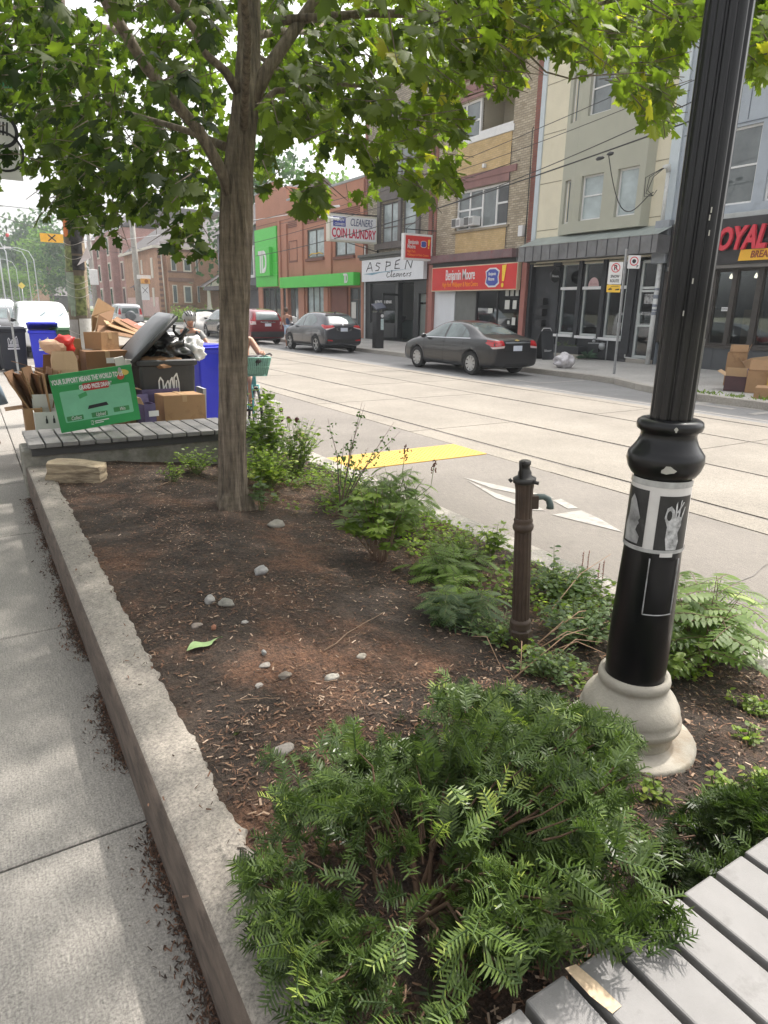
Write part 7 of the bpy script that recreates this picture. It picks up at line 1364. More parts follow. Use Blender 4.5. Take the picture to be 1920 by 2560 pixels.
def plate_(c, w, h, m, nm, d=0, par=t, r_=.02):
    c = Vector(c); nn = yv.cross(up).normalized(); nn = nn if nn.dot(Vector((-1, -1, 0))) > 0 else -nn; b = MB(); o = rrect(-w/2, -h/2, w/2, h/2, r_); n = len(o); b.add([c+yv*a+up*k+nn*d for a, k in o]+[c+yv*a+up*k+nn*(d+.004) for a, k in o], [tuple(range(n)), tuple(range(n, 2*n))]+[(k, (k+1) % n, n+(k+1) % n, n+k) for k in range(n)]); return b.build(nm, m, par)
nnv = yv.cross(up); nnv = nnv if nnv.dot(Vector((-1, -1, 0))) > 0 else -nnv
def rg(c, r0, r1, m, nm, d, par=t): b = MB(); o, i_ = ring(r0, r1); n = 28; c = Vector(c); b.add([c+yv*a+up*k+nnv*d for a, k in o]+[c+yv*a+up*k+nnv*d for a, k in i_], [(k, (k+1) % n, n+(k+1) % n, n+k) for k in range(n)]); return b.build(nm, m, par)
sr = M('sign_ring_red', (.6, .04, .06), .4); zb_ = .30
pb = plate_(P1, .36, .54, white_p, 'sign_board'); c1 = P1+up*.13; rg(c1, .115, .092, sr, 'ring', .006, pb); text_on('letter', 'R', ink, pb, c1+nnv*.007, yv, up, .17, depth=.002, bold=.006); b = MB(); a = (yv-up).normalized(); c_ = (yv+up).normalized()*.009; b.add([c1-a*.1-c_+nnv*.009, c1+a*.1-c_+nnv*.009, c1+a*.1+c_+nnv*.009, c1-a*.1+c_+nnv*.009], [(0, 1, 2, 3)]); b.build('slash', sr, pb)
text_on('lettering', 'SNOW', ink, pb, P1-up*.08+nnv*.006, yv, up, .095, xs=.75, depth=.002, bold=.003); text_on('lettering', 'ROUTE', ink, pb, P1-up*.19+nnv*.006, yv, up, .095, xs=.75, depth=.002, bold=.003)
P3 = P1-up*.375; py2 = plate_(P3, .36, .19, M('tow_yellow', (.8, .5, .05), .45), 'tow_away_board'); b = MB(); o = P3+nnv*.007
for pts in ([(-.14, -.02), (-.10, .01), (-.05, .0), (-.04, -.03), (-.13, -.04)], [(.04, -.02), (.14, .0), (.15, -.035), (.05, -.045)]): b.add([o+yv*a+up*k for a, k in pts], [tuple(range(len(pts)))])
b.tube([o+yv*-.08+up*.01, o+yv*-.06+up*.05, o+yv*.12+up*.06], .005, 5); b.build('tow_symbol', ink, py2)
pb = plate_(P2, .33, .33, white_p, 'sign_board'); rg(P2+up*.02, .115, .09, sr, 'ring', .006, pb); o8 = [(math.cos(PI/8+k*PI/4)*.055, math.sin(PI/8+k*PI/4)*.055) for k in range(8)]; b = MB(); b.add([P2+up*.02+yv*a+up*k+nnv*.006 for a, k in o8], [tuple(range(8))]); b.build('stop_symbol', ink, pb)
text_on('letter', 'P', ink, pb, P2+yv*.1-up*.11+nnv*.006, yv, up, .09, depth=.002, bold=.003)
t = thing('a_frame_board', 'black folding pavement board beside the cafe entry', 'sign board', (17.3, 17.5, .145)); b = MB(); 
b.add([(17.05, 17.35, .15), (17.5, 17.25, .15), (17.5, 17.45, 1.1), (17.05, 17.52, 1.1)], [(0, 1, 2, 3)]); b.build('front_panel', blk, t, solid=.03); b = MB(); b.add([(17.0, 17.85, .15), (17.45, 17.8, .15), (17.5, 17.49, 1.1), (17.05, 17.56, 1.1)], [(0, 1, 2, 3)]); b.build('back_panel', blk, t, solid=.03)
b = MB(); b.tube([(17.05, 17.50, 1.1), (17.12, 17.49, 1.2), (17.42, 17.46, 1.2), (17.5, 17.46, 1.1)], .012, 6); b.build('handle', white_p, t); text_on('lettering', 'bloom.', white_p, t, (17.28, 17.33, .45), (1, -.1, 0), ZD, .12, depth=.004)
t = thing('short_post', 'thin grey post next to the folding pavement board', 'post', (17.9, 17.6, .145)); part('post', steel, t, ((17.88, 17.58, .145), (17.92, 17.62, 1.02)))
t = thing('litter_bag', 'clear plastic bag of white and green litter on the far kerb', 'bag', (15.2, 14.6, .145)); MB().blob((15.2, 14.55, .34), (.33, .27, .23), 4, .3, 4, fs=1.5).build('bag', M('clear_bag_litter', (.55, .53, .55), .3, .35, 7, .5, 12, dirt=(.14, .28, .08), ds=3.2, dth=.6), t)
t = thing('bike_ring_post', 'pale ring and post cycle stand on the far pavement right of the lamp post', 'bike stand', (14.8, 9.85, .145)); b = MB(); b.tube([(14.8, 9.85, .145), (14.8, 9.85, 1.2)], .035, 10); b.build('post', M('stand_beige', (.45, .44, .4), .6), t)
b = MB(); rc = wpt(1738, 818, 9.8); b.tube([rc+yv*(.20*math.cos(a))+up*(.20*math.sin(a)) for a in np.linspace(0, 2*PI, 28)], .032, 8, caps=False); b.build('ring', M('ring_white', (.6, .62, .6), .5), t)
g2 = 'boxes on the far pavement'
def cl2(lb, px, py, z, d, rz, m, **k): p = wgr(px, py, z); return carton(lb, (p.x, p.y, z), d, rz, m, grp=g2, **k)
cl2('tall pale box behind, among the far boxes', 1832, 962, .15, (.5, .4, .75), .5, card, open_=True, flaps=[('f', 1.3, .2), ('r', 1.0, .2)])
cl2('low maroon fruit box with open flaps on the far pavement', 1838, 975, .15, (.62, .42, .32), .45, M('maroon_card', (.07, .03, .035), .6, .2, 4), open_=True, flaps=[('l', 1.2, .2), ('r', .6, .22), ('b', .5, .2)], inner=cardL)
cl2('brown box stuffed with folded cardboard on the far pavement', 1888, 980, .15, (.48, .4, .45), .5, card, open_=True, flaps=[('f', .5, .1), ('r', 1.0, .25)])
cl2('closed brown box standing on the road at the far kerb', 1910, 1012, .0, (.62, .4, .36), .45, card, open_=False, tape=False)
cl2('yellow and red printed crate beside the far boxes', 1935, 985, .15, (.3, .3, .5), .4, M('crate_yellow', (.7, .5, .1), .5, .3, 3), open_=False)
for k, (pts, lb) in enumerate((([(1855, 905), (1880, 895), (1905, 950), (1890, 965)], 'dark edged sheet slanting out of the brown box'), ([(1845, 893), (1862, 895), (1905, 950), (1893, 958)], 'foremost thin sheet slanting out of the brown box'), ([(1880, 962), (1905, 930), (1935, 900), (1930, 950)], 'wide pale sheet leaning at the right edge of the far boxes'), ([(1880, 895), (1925, 890), (1930, 930), (1885, 925)], 'upright pale sheet behind the slanting ones'))):
    q = [wpt(a, c, 8.9+.1*k) for a, c in pts]; b = MB(); b.add(q, [(0, 1, 2, 3)]); tag(b.build('cardboard_sheet', [card, cardL][k > 1], solid=.02), lb, 'cardboard', 'folded sheets among the far boxes')

# ------------------------------------------------------------------ wires over the street
wire = M('wire_black', (.03, .03, .03), .6); wirew = M('wire_sleeve_white', (.6, .62, .64), .4)
def span(label, a, c, sag, r_, mat=wire, n=24):
    a = Vector(a); c = Vector(c); pts = [a+(c-a)*k/n-Vector((0, 0, sag*4*(k/n)*(1-k/n))) for k in range(n+1)]; b = MB().tube(pts, r_, 5); return tag(b.build('overhead_wire', mat), label, 'wire', 'overhead wires')
def ray(px, py, X0):
    d = CR*((px-960)/FPX) - CU*((py-1280)/FPX) + FW; return Vector((0, 0, CAM_Z)) + d*(X0/d.x)
span('overhead wire crossing just under the upper cafe windows', ray(960, 560, 17.5), ray(1740, 250, 16.2), .25, .014)
span('thick pale cable above the splice', ray(700, 560, 17.6), ray(1600, 210, 16.5), .3, .011)
w1 = span('black service cable with a clamped splice in front of the olive bay', ray(640, 640, 17.0), ray(1760, 290, 15.6), .35, .02)
span('upper thin wire above the first floor', ray(1000, 470, 17.0), ray(1900, 130, 15.6), .2, .010)
span('lower thin wire over the white laundry sign', ray(480, 640, 14), ray(1300, 400, 16.8), .3, .012)
c = ray(1500, 396, 16.2); b = MB(); b.blob((c.x, c.y, c.z), (.05, .16, .05), 3, .4, 2); b.blob((c.x, c.y-.35, c.z+.06), (.05, .12, .05), 5, .4, 2); tag(b.build('cable_splice', black_pl), 'dark clamp splice on the service cable before the olive bay', 'cable clamp')
a = c+Vector((0, -.3, .05)); e = Vector((18.6, 14.8, 5.3)); pts = [a+(e-a)*k/14-Vector((0, 0, 1.05*math.sin(PI*min(1, (k/14)**.8))**1.2)) for k in range(15)]; tag(MB().tube(pts, .014, 6).build('drop_cable', wire), 'looping drop cable from the splice to the cream wall', 'cable')
for k, (p, q) in enumerate((((838, 511), (845, 507)), ((835, 545), (850, 546)))):
    a = ray(800, 524 if k == 0 else 543, 9.2); c_ = ray(848, 515 if k == 0 else 548, 9.2); tag(MB().tube([a, a.lerp(c_, .5)+Vector((0, 0, .012)), c_], .03, 8).build('wire_insulator', wirew), ('upper', 'lower')[k] + ' white insulator rod on the tram wire before the laundry sign', 'insulator', 'tram wire insulators')
span('tram contact wire hung with the upper white insulator', ray(500, 580, 9.2), ray(1080, 430, 9.2), .1, .008); span('white coiled feeder wire beside the tram wires', ray(300, 600, 9.3), ray(848, 515, 9.2), .05, .012, wirew)
span('thin wire crossing to the far left poles', ray(60, 600, 6), ray(430, 640, 30), .3, .02); span('high wire fading to the left', ray(-50, 560, 4), ray(340, 590, 25), .6, .02); span('wire over the left trees', (-6, 30, 7.5), (10, 62, 6.6), .5, .02); span('wire over the far road', (4, 40, 7), (16, 72, 6.9), .4, .02)
# ------------------------------------------------------------------ foliage toolkit
class LS:
    def __init__(s): s.V = []; s.F = []; s.T = []; s.n = 0
    def add(s, V, F, tone):
        s.V.append(V); s.F.append(F+s.n); s.T.append(np.full(len(F), tone)); s.n += len(V)
    def build(s, name, mat, parent=None): return raw_mesh(name, np.vstack(s.V), np.vstack(s.F), mat, np.concatenate(s.T), parent)
def fan(out, zc=0.0):
    o = np.array([tuple(p)+(0,)*(3-len(p)) for p in out], float); n = len(o); V = np.vstack([[0, 0, zc], o]); F = np.array([(0, i+1, (i+1) % n + 1) for i in range(n)]); return V, F
_m = [(0, -.04), (.10, -.06), (.30, -.20), (.33, -.08), (.50, -.05), (.44, .06), (.60, .18), (.84, .28), (.66, .34), (.70, .46), (.48, .42), (.36, .44), (.42, .58), (.56, .74), (.38, .74), (.36, .90), (.22, .84), (.13, .98), (0, 1.16)]
_mo = [(x*.62, y*.62, -.10*abs(x)-.06*(y > .5)*(y-.5)) for x, y in _m]; _ml = [(-x, y, z) for x, y, z in _mo[1:-1]][::-1]
MAPLE = fan(_mo + _ml, .02)                       # x across, y along the leaf, z normal; unit leaf about 1 wide
STAR = fan([(0, -.03), (.32, -.1), (.5, .28), (.28, .5), (0, .74), (-.28, .5), (-.5, .28), (-.32, -.1)], 0)

MAPS = [MAPLE] + [(MAPLE[0]*np.array(k) + np.stack([0*MAPLE[0][:, 0], 0*MAPLE[0][:, 0], q*MAPLE[0][:, 1]**2 + q2*MAPLE[0][:, 0]**2], 1), MAPLE[1]) for k, q, q2 in (((.85, 1.05, 1), -.25, -.3), ((1.1, .92, 1), -.1, .35), ((.95, 1.1, 1), .15, -.6), ((.7, 1, 1), -.35, -.9))]
OVATE = (np.array([(0, 0, 0), (.24, .22, .05), (.30, .48, .05), (.17, .78, .02), (0, 1, -.07), (-.17, .78, .02), (-.30, .48, .05), (-.24, .22, .05)]), np.array([(0, 1, 7), (1, 2, 6), (1, 6, 7), (2, 3, 5), (2, 5, 6), (3, 4, 5)]))
LANCE = (np.array([(0, 0, 0), (.10, .3, .02), (.085, .65, 0), (0, 1, -.06), (-.085, .65, 0), (-.10, .3, .02)]), np.array([(0, 1, 5), (1, 2, 4), (1, 4, 5), (2, 3, 4)]))
HEART = (np.array([(0, .06, 0), (.22, -.03, .04), (.40, .12, .07), (.38, .42, .05), (.2, .72, .01), (0, 1, -.08), (-.2, .72, .01), (-.38, .42, .05), (-.40, .12, .07), (-.22, -.03, .04)]), np.array([(0, 1, 2), (0, 2, 3), (0, 3, 7), (0, 7, 8), (0, 8, 9), (3, 4, 6), (3, 6, 7), (4, 5, 6)]))
def unit(v): return v/max(1e-9, math.sqrt(v[0]*v[0]+v[1]*v[1]+v[2]*v[2]))
def frame(d, up):
    d = unit(np.array(d, float)); x = np.cross(d, up); n = math.sqrt(x.dot(x)); x = x/n if n > 1e-4 else np.array([1., 0, 0]); return np.array([x, d, np.cross(x, d)])
def put(ls, sh, p, d, up, size, tone, wx=1.0):
    M3 = frame(d, up); V = sh[0]*np.array([size*wx, size, size]); ls.add(V @ M3 + np.array(p), sh[1], tone)
def proj(p):
    v = Vector(p)-Vector((0, 0, CAM_Z)); z = v.dot(FW)
    return (960+FPX*v.dot(CR)/z, 1280-FPX*v.dot(CU)/z, z) if z > .05 else (None, None, z)
def lerp_tab(tab, x):
    for (x0, y0), (x1, y1) in zip(tab, tab[1:]):
        if x0 <= x <= x1: return y0+(y1-y0)*(x-x0)/(x1-x0+1e-9)
    return tab[-1][1] if x > tab[-1][0] else tab[0][1]

# ------------------------------------------------------------------ the maple
TX, TY = 1.545, 4.69
tree = thing('maple_tree', 'street maple with a grey trunk rising from the mulch and a wide leafy crown', 'tree', (TX, TY, .3))
def bark():
    m, t, b = node_mat('maple_bark'); v = coords(t, (10, 10, 1.1)); n1 = noise_n(t, v, 3.2, 8, .68); v2 = coords(t, (1, 1, 6)); n2 = noise_n(t, v2, 5, 5, .6)
    c = ramp(t, n1, [(.32, (.06, .049, .038)), (.48, (.17, .14, .108)), (.72, (.33, .275, .215))]); c = mixc(t, .5, c, ramp(t, n2, [(.3, (.55, .52, .48)), (.7, (1.2, 1.15, 1.1))]), 'MULTIPLY')
    z = noise_n(t, coords(t), 1.0, 3); L(t, c, b.inputs['Base Color']); b.inputs['Roughness'].default_value = .9
    p = bumpn(t, b, n1, .9, .02); bumpn(t, b, n2, .4, .012, p); return m
barkm = bark(); MATS['bark'] = barkm
tp = [(1.545, 4.69, .18, .165), (1.545, 4.69, .30, .142), (1.548, 4.69, .42, .122), (1.562, 4.68, .83, .109), (1.60, 4.67, 1.4, .110), (1.635, 4.66, 1.92, .117), (1.66, 4.66, 2.3, .122), (1.675, 4.66, 2.5, .112), (1.69, 4.66, 2.62, .105), (1.74, 4.66, 2.9, .098), (1.775, 4.66, 3.1, .094), (1.80, 4.67, 3.35, .080), (1.82, 4.68, 3.6, .074), (1.85, 4.7, 4.4, .07), (1.83, 4.75, 5.4, .05), (1.8, 4.8, 6.6, .025)]
b = MB(); n = 110; vs = []; fs = []; tz = np.array([p[2] for p in tp]); zs_ = list(np.linspace(.18, 3.7, 260))+list(np.linspace(3.8, 6.6, 20))
for z in zs_:
    x, y, r_ = [float(np.interp(z, tz, [p[k] for p in tp])) for k in (0, 1, 3)]
    for k in range(n):
        a = 2*PI*k/n; q = Vector((math.cos(a)*2.6, math.sin(a)*2.6, z*.9)); fl = .16*max(0, (.45-z))*max(0, math.cos(3*a+1))*2
        rr = r_*.83 + .009*noise.noise(q*1.6) - .009*max(0, .28-abs(noise.noise(Vector((q.x*2.2, q.y*2.2, z*1.3)))))*2 - .007*max(0, .2-abs(noise.noise(Vector((q.x*3.5, q.y*3.5, z*3+9)))))*2 + .003*noise.noise(Vector((q.x*1, q.y*1, z*22))) + .008 - .012*max(0, .25-abs(((a-AC-.25+PI) % (2*PI))-PI)*2.5)*(z < 2.3)*2 + fl
        vs.append((x+rr*math.cos(a), y+rr*math.sin(a), z))
for j in range(len(zs_)-1):
    for k in range(n): fs.append((j*n+k, j*n+(k+1) % n, (j+1)*n+(k+1) % n, (j+1)*n+k))
b.add(vs, fs, 0, True); b.build('trunk', barkm, tree)
limbs = [([(1.62, 4.63, 2.46), (1.56, 4.60, 2.58), (1.41, 4.57, 2.80), (1.28, 4.53, 2.90), (1.10, 4.48, 3.06), (.95, 4.42, 3.24), (.82, 4.36, 3.4), (.6, 4.2, 3.7), (.3, 4.0, 4.1)], [.062, .048, .044, .042, .040, .038, .036, .03, .015]),
    ([(1.72, 4.64, 3.05), (1.62, 4.62, 3.16), (1.50, 4.60, 3.22), (1.42, 4.58, 3.34), (1.30, 4.55, 3.43), (1.1, 4.6, 3.6), (.8, 4.7, 3.9)], [.045, .034, .030, .028, .026, .022, .01]), ([(1.79, 4.62, 3.02), (1.9, 4.60, 3.22), (2.05, 4.57, 3.42), (2.20, 4.55, 3.62), (2.6, 4.5, 4.1), (3.0, 4.4, 4.7)], [.06, .052, .048, .045, .035, .015]),
    ([(1.75, 4.62, 2.93), (1.95, 4.60, 3.10), (2.15, 4.58, 3.13), (2.4, 4.56, 3.20), (2.8, 4.5, 3.22)], [.03, .024, .022, .018, .01]), ([(2.0, 4.6, 3.5), (2.5, 4.3, 3.55), (3.1, 4.1, 3.6), (3.9, 4.0, 3.75), (4.9, 3.9, 4.1)], [.035, .03, .026, .02, .008]),
    ([(1.62, 4.7, 2.75), (1.5, 5.1, 2.9), (1.2, 5.7, 3.1), (.9, 6.3, 3.4)], [.035, .028, .02, .01]), ([(1.7, 4.55, 2.85), (1.5, 3.9, 3.1), (1.2, 3.2, 3.4), (.9, 2.5, 3.7)], [.035, .028, .02, .01]), ([(1.78, 4.75, 3.4), (2.3, 5.3, 3.7), (2.9, 6.0, 4.0), (3.4, 6.7, 4.4)], [.035, .028, .02, .01]),
    ([tuple(wdp(1440, 150, 5.4)), tuple(wdp(1330, 110, 5.2)), tuple(wdp(1290, 90, 5.1)), tuple(wdp(1310, 125, 5.1)), tuple(wdp(1365, 180, 5.1)), tuple(wdp(1430, 198, 5.15)), tuple(wdp(1480, 185, 5.2)), tuple(wdp(1520, 145, 5.25))], [.006, .008, .010, .009, .008, .007, .006, .005]),
    ([tuple(wdp(1130, 175, 4.9)), tuple(wdp(1195, 205, 4.95)), tuple(wdp(1240, 220, 5.0))], [.010, .009, .007]), ([tuple(wdp(630, 130, 5.0)), tuple(wdp(760, 215, 5.0)), tuple(wdp(900, 260, 4.9)), tuple(wdp(1000, 285, 4.8)), tuple(wdp(1080, 330, 4.8))], [.022, .018, .012, .009, .005])]
for p, r_ in limbs: MB().tube(p, [k*.8 for k in r_], 12).build('limb', barkm, tree)
# crown outline seen from the pavement: lowest leaf height per picture column (used to keep the street view open as in the photo)
LOW = [(-400, 600), (0, 560), (60, 590), (150, 575), (205, 612), (250, 640), (300, 625), (345, 560), (395, 600), (440, 655), (500, 670), (545, 640), (620, 470), (660, 505), (700, 470), (745, 545), (800, 560), (830, 500), (860, 545), (905, 555), (935, 520), (960, 470), (1000, 500), (1060, 520), (1130, 525), (1162, 430), (1165, 215), (1200, 235), (1262, 265), (1305, 255), (1312, 140), (1400, 150), (1460, 200), (1500, 170), (1530, 215), (1580, 280), (1620, 330), (1665, 365), (1700, 310), (1722, 150), (1740, 90), (1858, 90), (1866, 230), (1905, 250), (1960, 180), (2300, 200)]
HOLES = [(12, 318, 40, 52), (735, 395, 50, 75), (860, 430, 60, 45), (905, 120, 22, 16), (1180, 40, 22, 14), (1000, 215, 35, 22), (1190, 195, 18, 14), (40, 480, 60, 60), (1720, 220, 40, 60)]
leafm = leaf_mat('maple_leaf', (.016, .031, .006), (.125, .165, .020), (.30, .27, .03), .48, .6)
ls = LS(); twig_b = MB(); r_ = np.random.RandomState(42); cnt = 0; tries = 0
CLEAR = [((620, -60), (600, 250), 44, 5.6), ((600, 250), (585, 760), 46, 5.6), ((190, -20), (265, 80), 22, 4.9), ((265, 80), (340, 185), 24, 5.0), ((340, 185), (430, 280), 25, 5.0), ((430, 280), (545, 425), 26, 5.0), ((560, 190), (500, 130), 16, 4.9), ((500, 130), (425, 40), 16, 4.9), ((640, 190), (780, -20), 26, 4.9)]
def segd(p, a, c):
    a = Vector(a); c = Vector(c); d = c-a; t_ = max(0, min(1, (p-a).dot(d)/d.dot(d))); return (p-a-d*t_).length
def okleaf(c):
    px, py, z = proj(c)
    if px is not None and z > .5 and -80 < px < 900 and -100 < py < 800:
        for a_, c_, w_, dz in CLEAR:
            if z < dz and segd(Vector((px, py)), a_, c_) < w_+14: return False
    if px is None: return c[2] > 2.6
    if z < 1.6: return False
    if -60 < px < 1980 and py > -60:
        if py > lerp_tab(LOW, px) - 26: return False
        for hx, hy, ha, hb in HOLES:
            if ((px-hx)/ha)**2+((py-hy)/hb)**2 < 1: return False
        return 'in'
    return True
while cnt < 15500 and tries < 160000:
    tries += 1
    # twig tip in the crown: a wide flattened dome that droops at its rim
    a = r_.uniform(0, 2*PI); rad = 3.9*math.sqrt(r_.uniform(.01, 1)); x = 1.75+rad*math.cos(a)*1.08; y = 4.75+rad*math.sin(a)*.95
    if tries % 10 < 3: # the side facing the pavement and the sun side carry most of the low sprays
        px = r_.uniform(-80, 1980); lo = lerp_tab(LOW, px); py = r_.uniform(-40, lo-26) ; dep = r_.uniform(3.3, 6.4); q = wdp(px, py, dep); x, y, z = q; 
        if (x-1.75)**2+(y-4.7)**2 > 17: continue
    else:
        zl = 2.5+.12*rad; z = zl + (6.8-.18*rad*rad-zl)*r_.uniform(0, 1)**1.15
    ok = okleaf((x, y, z))
    if not ok: continue
    if z < 2.05 or noise.noise(Vector((x, y, z))*1.5) < -.22: continue
    out = np.array([x-1.75, y-4.75, 0.0]); out = unit(out) if out.dot(out) > .01 else np.array([1., 0, 0]); td = unit(out*.8+np.array([0, 0, -.35])+r_.normal(0, .35, 3)); nl = r_.randint(4, 9); base = np.array([x, y, z])
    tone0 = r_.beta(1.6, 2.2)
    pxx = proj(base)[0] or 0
    tone0 = tone0*.42 + .02 + .42*min(1, max(0, (pxx-400)/900.)) + (.08 if z > 4 else 0)  # sun and shade painted into leaf tone: darker at left, brighter at right
    L_ = r_.uniform(.15, .32)
    if ok == 'in': twig_b.tube([base-td*L_*.5, base+td*L_*.5], [.004, .002], 4, caps=False)
    for k in range(nl):
        p = base + td*L_*(k/nl-.5) + r_.normal(0, .035, 3); s = r_.choice([-1, 1])
        if ok == 'in' and not okleaf(p): continue
        sd_ = np.cross(td, [0, 0, 1.]); d = unit(sd_*s*.5+out*.35+np.array([0, 0, -.62])+r_.normal(0, .38, 3)); up = unit(np.array([0, 0, 1.])+out*.7+r_.normal(0, .5, 3))
        size = r_.uniform(.07, .155); tn = tone0 + r_.normal(0, .14); 
        if r_.rand() < .02 and pxx > 800: tn = 1.0
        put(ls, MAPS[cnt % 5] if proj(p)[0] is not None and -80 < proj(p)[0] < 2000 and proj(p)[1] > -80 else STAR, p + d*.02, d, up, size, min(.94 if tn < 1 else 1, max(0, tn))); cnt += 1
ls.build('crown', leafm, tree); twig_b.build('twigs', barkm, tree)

# ------------------------------------------------------------------ yew bushes
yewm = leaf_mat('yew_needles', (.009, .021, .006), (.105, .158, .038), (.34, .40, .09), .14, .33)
NEED = (np.array([(-.5, 0, 0), (.5, 0, 0), (.42, .6, .04), (0, 1, 0), (-.42, .6, .04)]), np.array([(0, 1, 2), (0, 2, 4), (2, 3, 4)]))
yr = np.random.RandomState(9)
def spray(ls, tb, p0, d0, up, Ln, tone, nl=.0265):
    d = unit(np.array(d0, float)); up = unit(np.array(up, float)); n = int(Ln/.0040); p = np.array(p0, float); bend = yr.normal(0, .012, 3)+np.array([0, 0, -.006]); pts = [p.copy()]; x = unit(np.cross(d, up))
    for i in range(n):
        d = unit(d+bend/3.6); p = p+d*.0040; nn = np.cross(unit(np.cross(d, up)), d); x = unit(np.cross(d, nn)); t_ = i/n; s = 1 if i % 2 else -1
        ln = nl*(.55+.45*min(1, t_*6))*(1-.55*max(0, (t_-.8)/.2))*yr.uniform(.85, 1.12); f = .62+.9*max(0, t_-.8)*3; nd = unit(x*s + d*(f-.14) + nn*yr.normal(.22, .42)); wx = .185
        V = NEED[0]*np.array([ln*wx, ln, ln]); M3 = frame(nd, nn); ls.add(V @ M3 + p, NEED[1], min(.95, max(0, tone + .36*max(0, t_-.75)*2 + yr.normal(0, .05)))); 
        if i % 6 == 5: pts.append(p.copy())
    pts.append(p.copy())
    if len(pts) > 1: tb.tube(pts, [.0022*(1-.6*k/len(pts)) for k in range(len(pts))], 4, caps=False)
stem_m = M('yew_stem', (.11, .065, .04), .85, .25, 30); twig_m = leaf_mat('yew_shoot', (.06, .10, .03), (.14, .18, .05), None, .1)
def yew(root, base, boxes, count, poly=None, maxz=.8, seedp=None, thin=None):
    ls = LS(); tb = MB(); sb = MB(); base = np.array(base); made = 0; tr = 0
    while made < count and tr < count*30:
        tr += 1; x0, x1, y0, y1, z0, z1 = boxes[tr % len(boxes)]; p = np.array([yr.uniform(x0, x1), yr.uniform(y0, y1), z0+(z1-z0)*yr.uniform(0, 1)**.7])
        px, py, z = proj(p)
        if px is None or z < .55: continue
        if poly and not inside(Vector((px, py)), poly): continue
        if thin and yr.rand() < thin(px, py, p): continue
        cn = noise.noise(Vector(p)*6.5)+.5*noise.noise(Vector(p)*14)
        if cn < -.10: continue
        o = p-base; o[2] *= .45; o = unit(o); d = unit(o*.9+np.array([0, 0, .05])+yr.normal(0, .62, 3)); up = unit(np.array([0, 0, 1.])+yr.normal(0, .5, 3)); Ln = yr.uniform(.045, .105)
        tx, ty, tz_ = proj(p+d*Ln)
        if poly and (tx is None or not inside(Vector((tx, ty)), poly)): continue
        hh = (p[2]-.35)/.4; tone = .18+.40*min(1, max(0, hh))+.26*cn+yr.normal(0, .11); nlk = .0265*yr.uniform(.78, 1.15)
        for k in range(yr.randint(2, 6)): spray(ls, tb, p-d*Ln*yr.uniform(0, .5)*(k > 0), d if k == 0 else unit(d*.75+np.cross(d, up)*yr.uniform(-1, 1)+np.array([0, 0, yr.uniform(-.2, .55)])), unit(up+yr.normal(0, .3, 3)), Ln*(1 if k == 0 else yr.uniform(.4, .8)), tone+yr.normal(0, .08), nlk)
        made += 1
        if made % 5 == 0: i_ = p-o*yr.uniform(.06, .13)-np.array([0, 0, .02]); sb.tube([p, (p+i_)/2+yr.normal(0, .006, 3), i_], [.0016, .0022, .003], 4, caps=False)
        if made % 60 == 0: m_ = base+(p-base)*.55+np.array([0, 0, .05]); sb.tube([p, (p+m_)/2+yr.normal(0, .012, 3), m_, base+yr.normal(0, .04, 3)*np.array([1, 1, .2])], [.002, .003, .005, .007], 6, caps=False)
    ls.build('needles', yewm, root); tb.build('shoots', twig_m, root); sb.build('stems', stem_m, root); return ls.n
Y0 = wgr(1060, 2330, .33)
root = thing('yew_bush', 'spreading dark green yew bush filling the lower middle between the rim and the bench', 'bush', (Y0.x, Y0.y, .33))
YP = poly_v([(640, 1860), (700, 1830), (780, 1870), (860, 1790), (930, 1800), (980, 1770), (1060, 1790), (1080, 1700), (1150, 1680), (1220, 1730), (1250, 1690), (1350, 1710), (1420, 1740), (1520, 1770), (1590, 1780), (1600, 1850), (1570, 1950), (1600, 2050), (1640, 2130), (1700, 2200), (1750, 2310), (1710, 2450), (1560, 2420), (1480, 2380), (1380, 2440), (1260, 2520), (1150, 2600), (640, 2640), (560, 2500), (530, 2370), (490, 2270), (525, 2160), (640, 2130), (700, 2080), (640, 2020), (560, 1990), (580, 1920)])
def thin(px, py, p):
    h = 0
    if ((px-1010)/160)**2+((py-2200)/190)**2 < 1: h = .8
    if ((px-800)/120)**2+((py-2140)/100)**2 < 1: h = .7
    if ((px-1060)/110)**2+((py-2420)/110)**2 < 1: h = .8
    if ((px-1240)/60)**2+((py-2080)/80)**2 < 1: h = .5
    if px < 800 and py < 2000: h = max(h, .75)
    return h
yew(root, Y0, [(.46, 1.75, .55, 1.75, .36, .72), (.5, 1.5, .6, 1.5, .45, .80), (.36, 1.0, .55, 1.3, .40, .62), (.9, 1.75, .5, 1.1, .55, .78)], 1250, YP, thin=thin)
b = MB()
for (a, c, r0) in (((1060, 2400), (1000, 2150), .009), ((1060, 2400), (1160, 2120), .008), ((1075, 2400), (1240, 2330), .007), ((1050, 2410), (900, 2320), .006), ((1060, 2400), (1090, 1990), .007)):
    p = wgr(*a, .33); q = wdp(*c, 1.9); q.z = max(q.z, .45) if q.z < .7 else .65; m_ = p.lerp(q, .5)+Vector((0, 0, .06)); b.tube([p, m_, q], [r0, r0*.8, r0*.4], 8)
b.build('main_stems', stem_m, root)
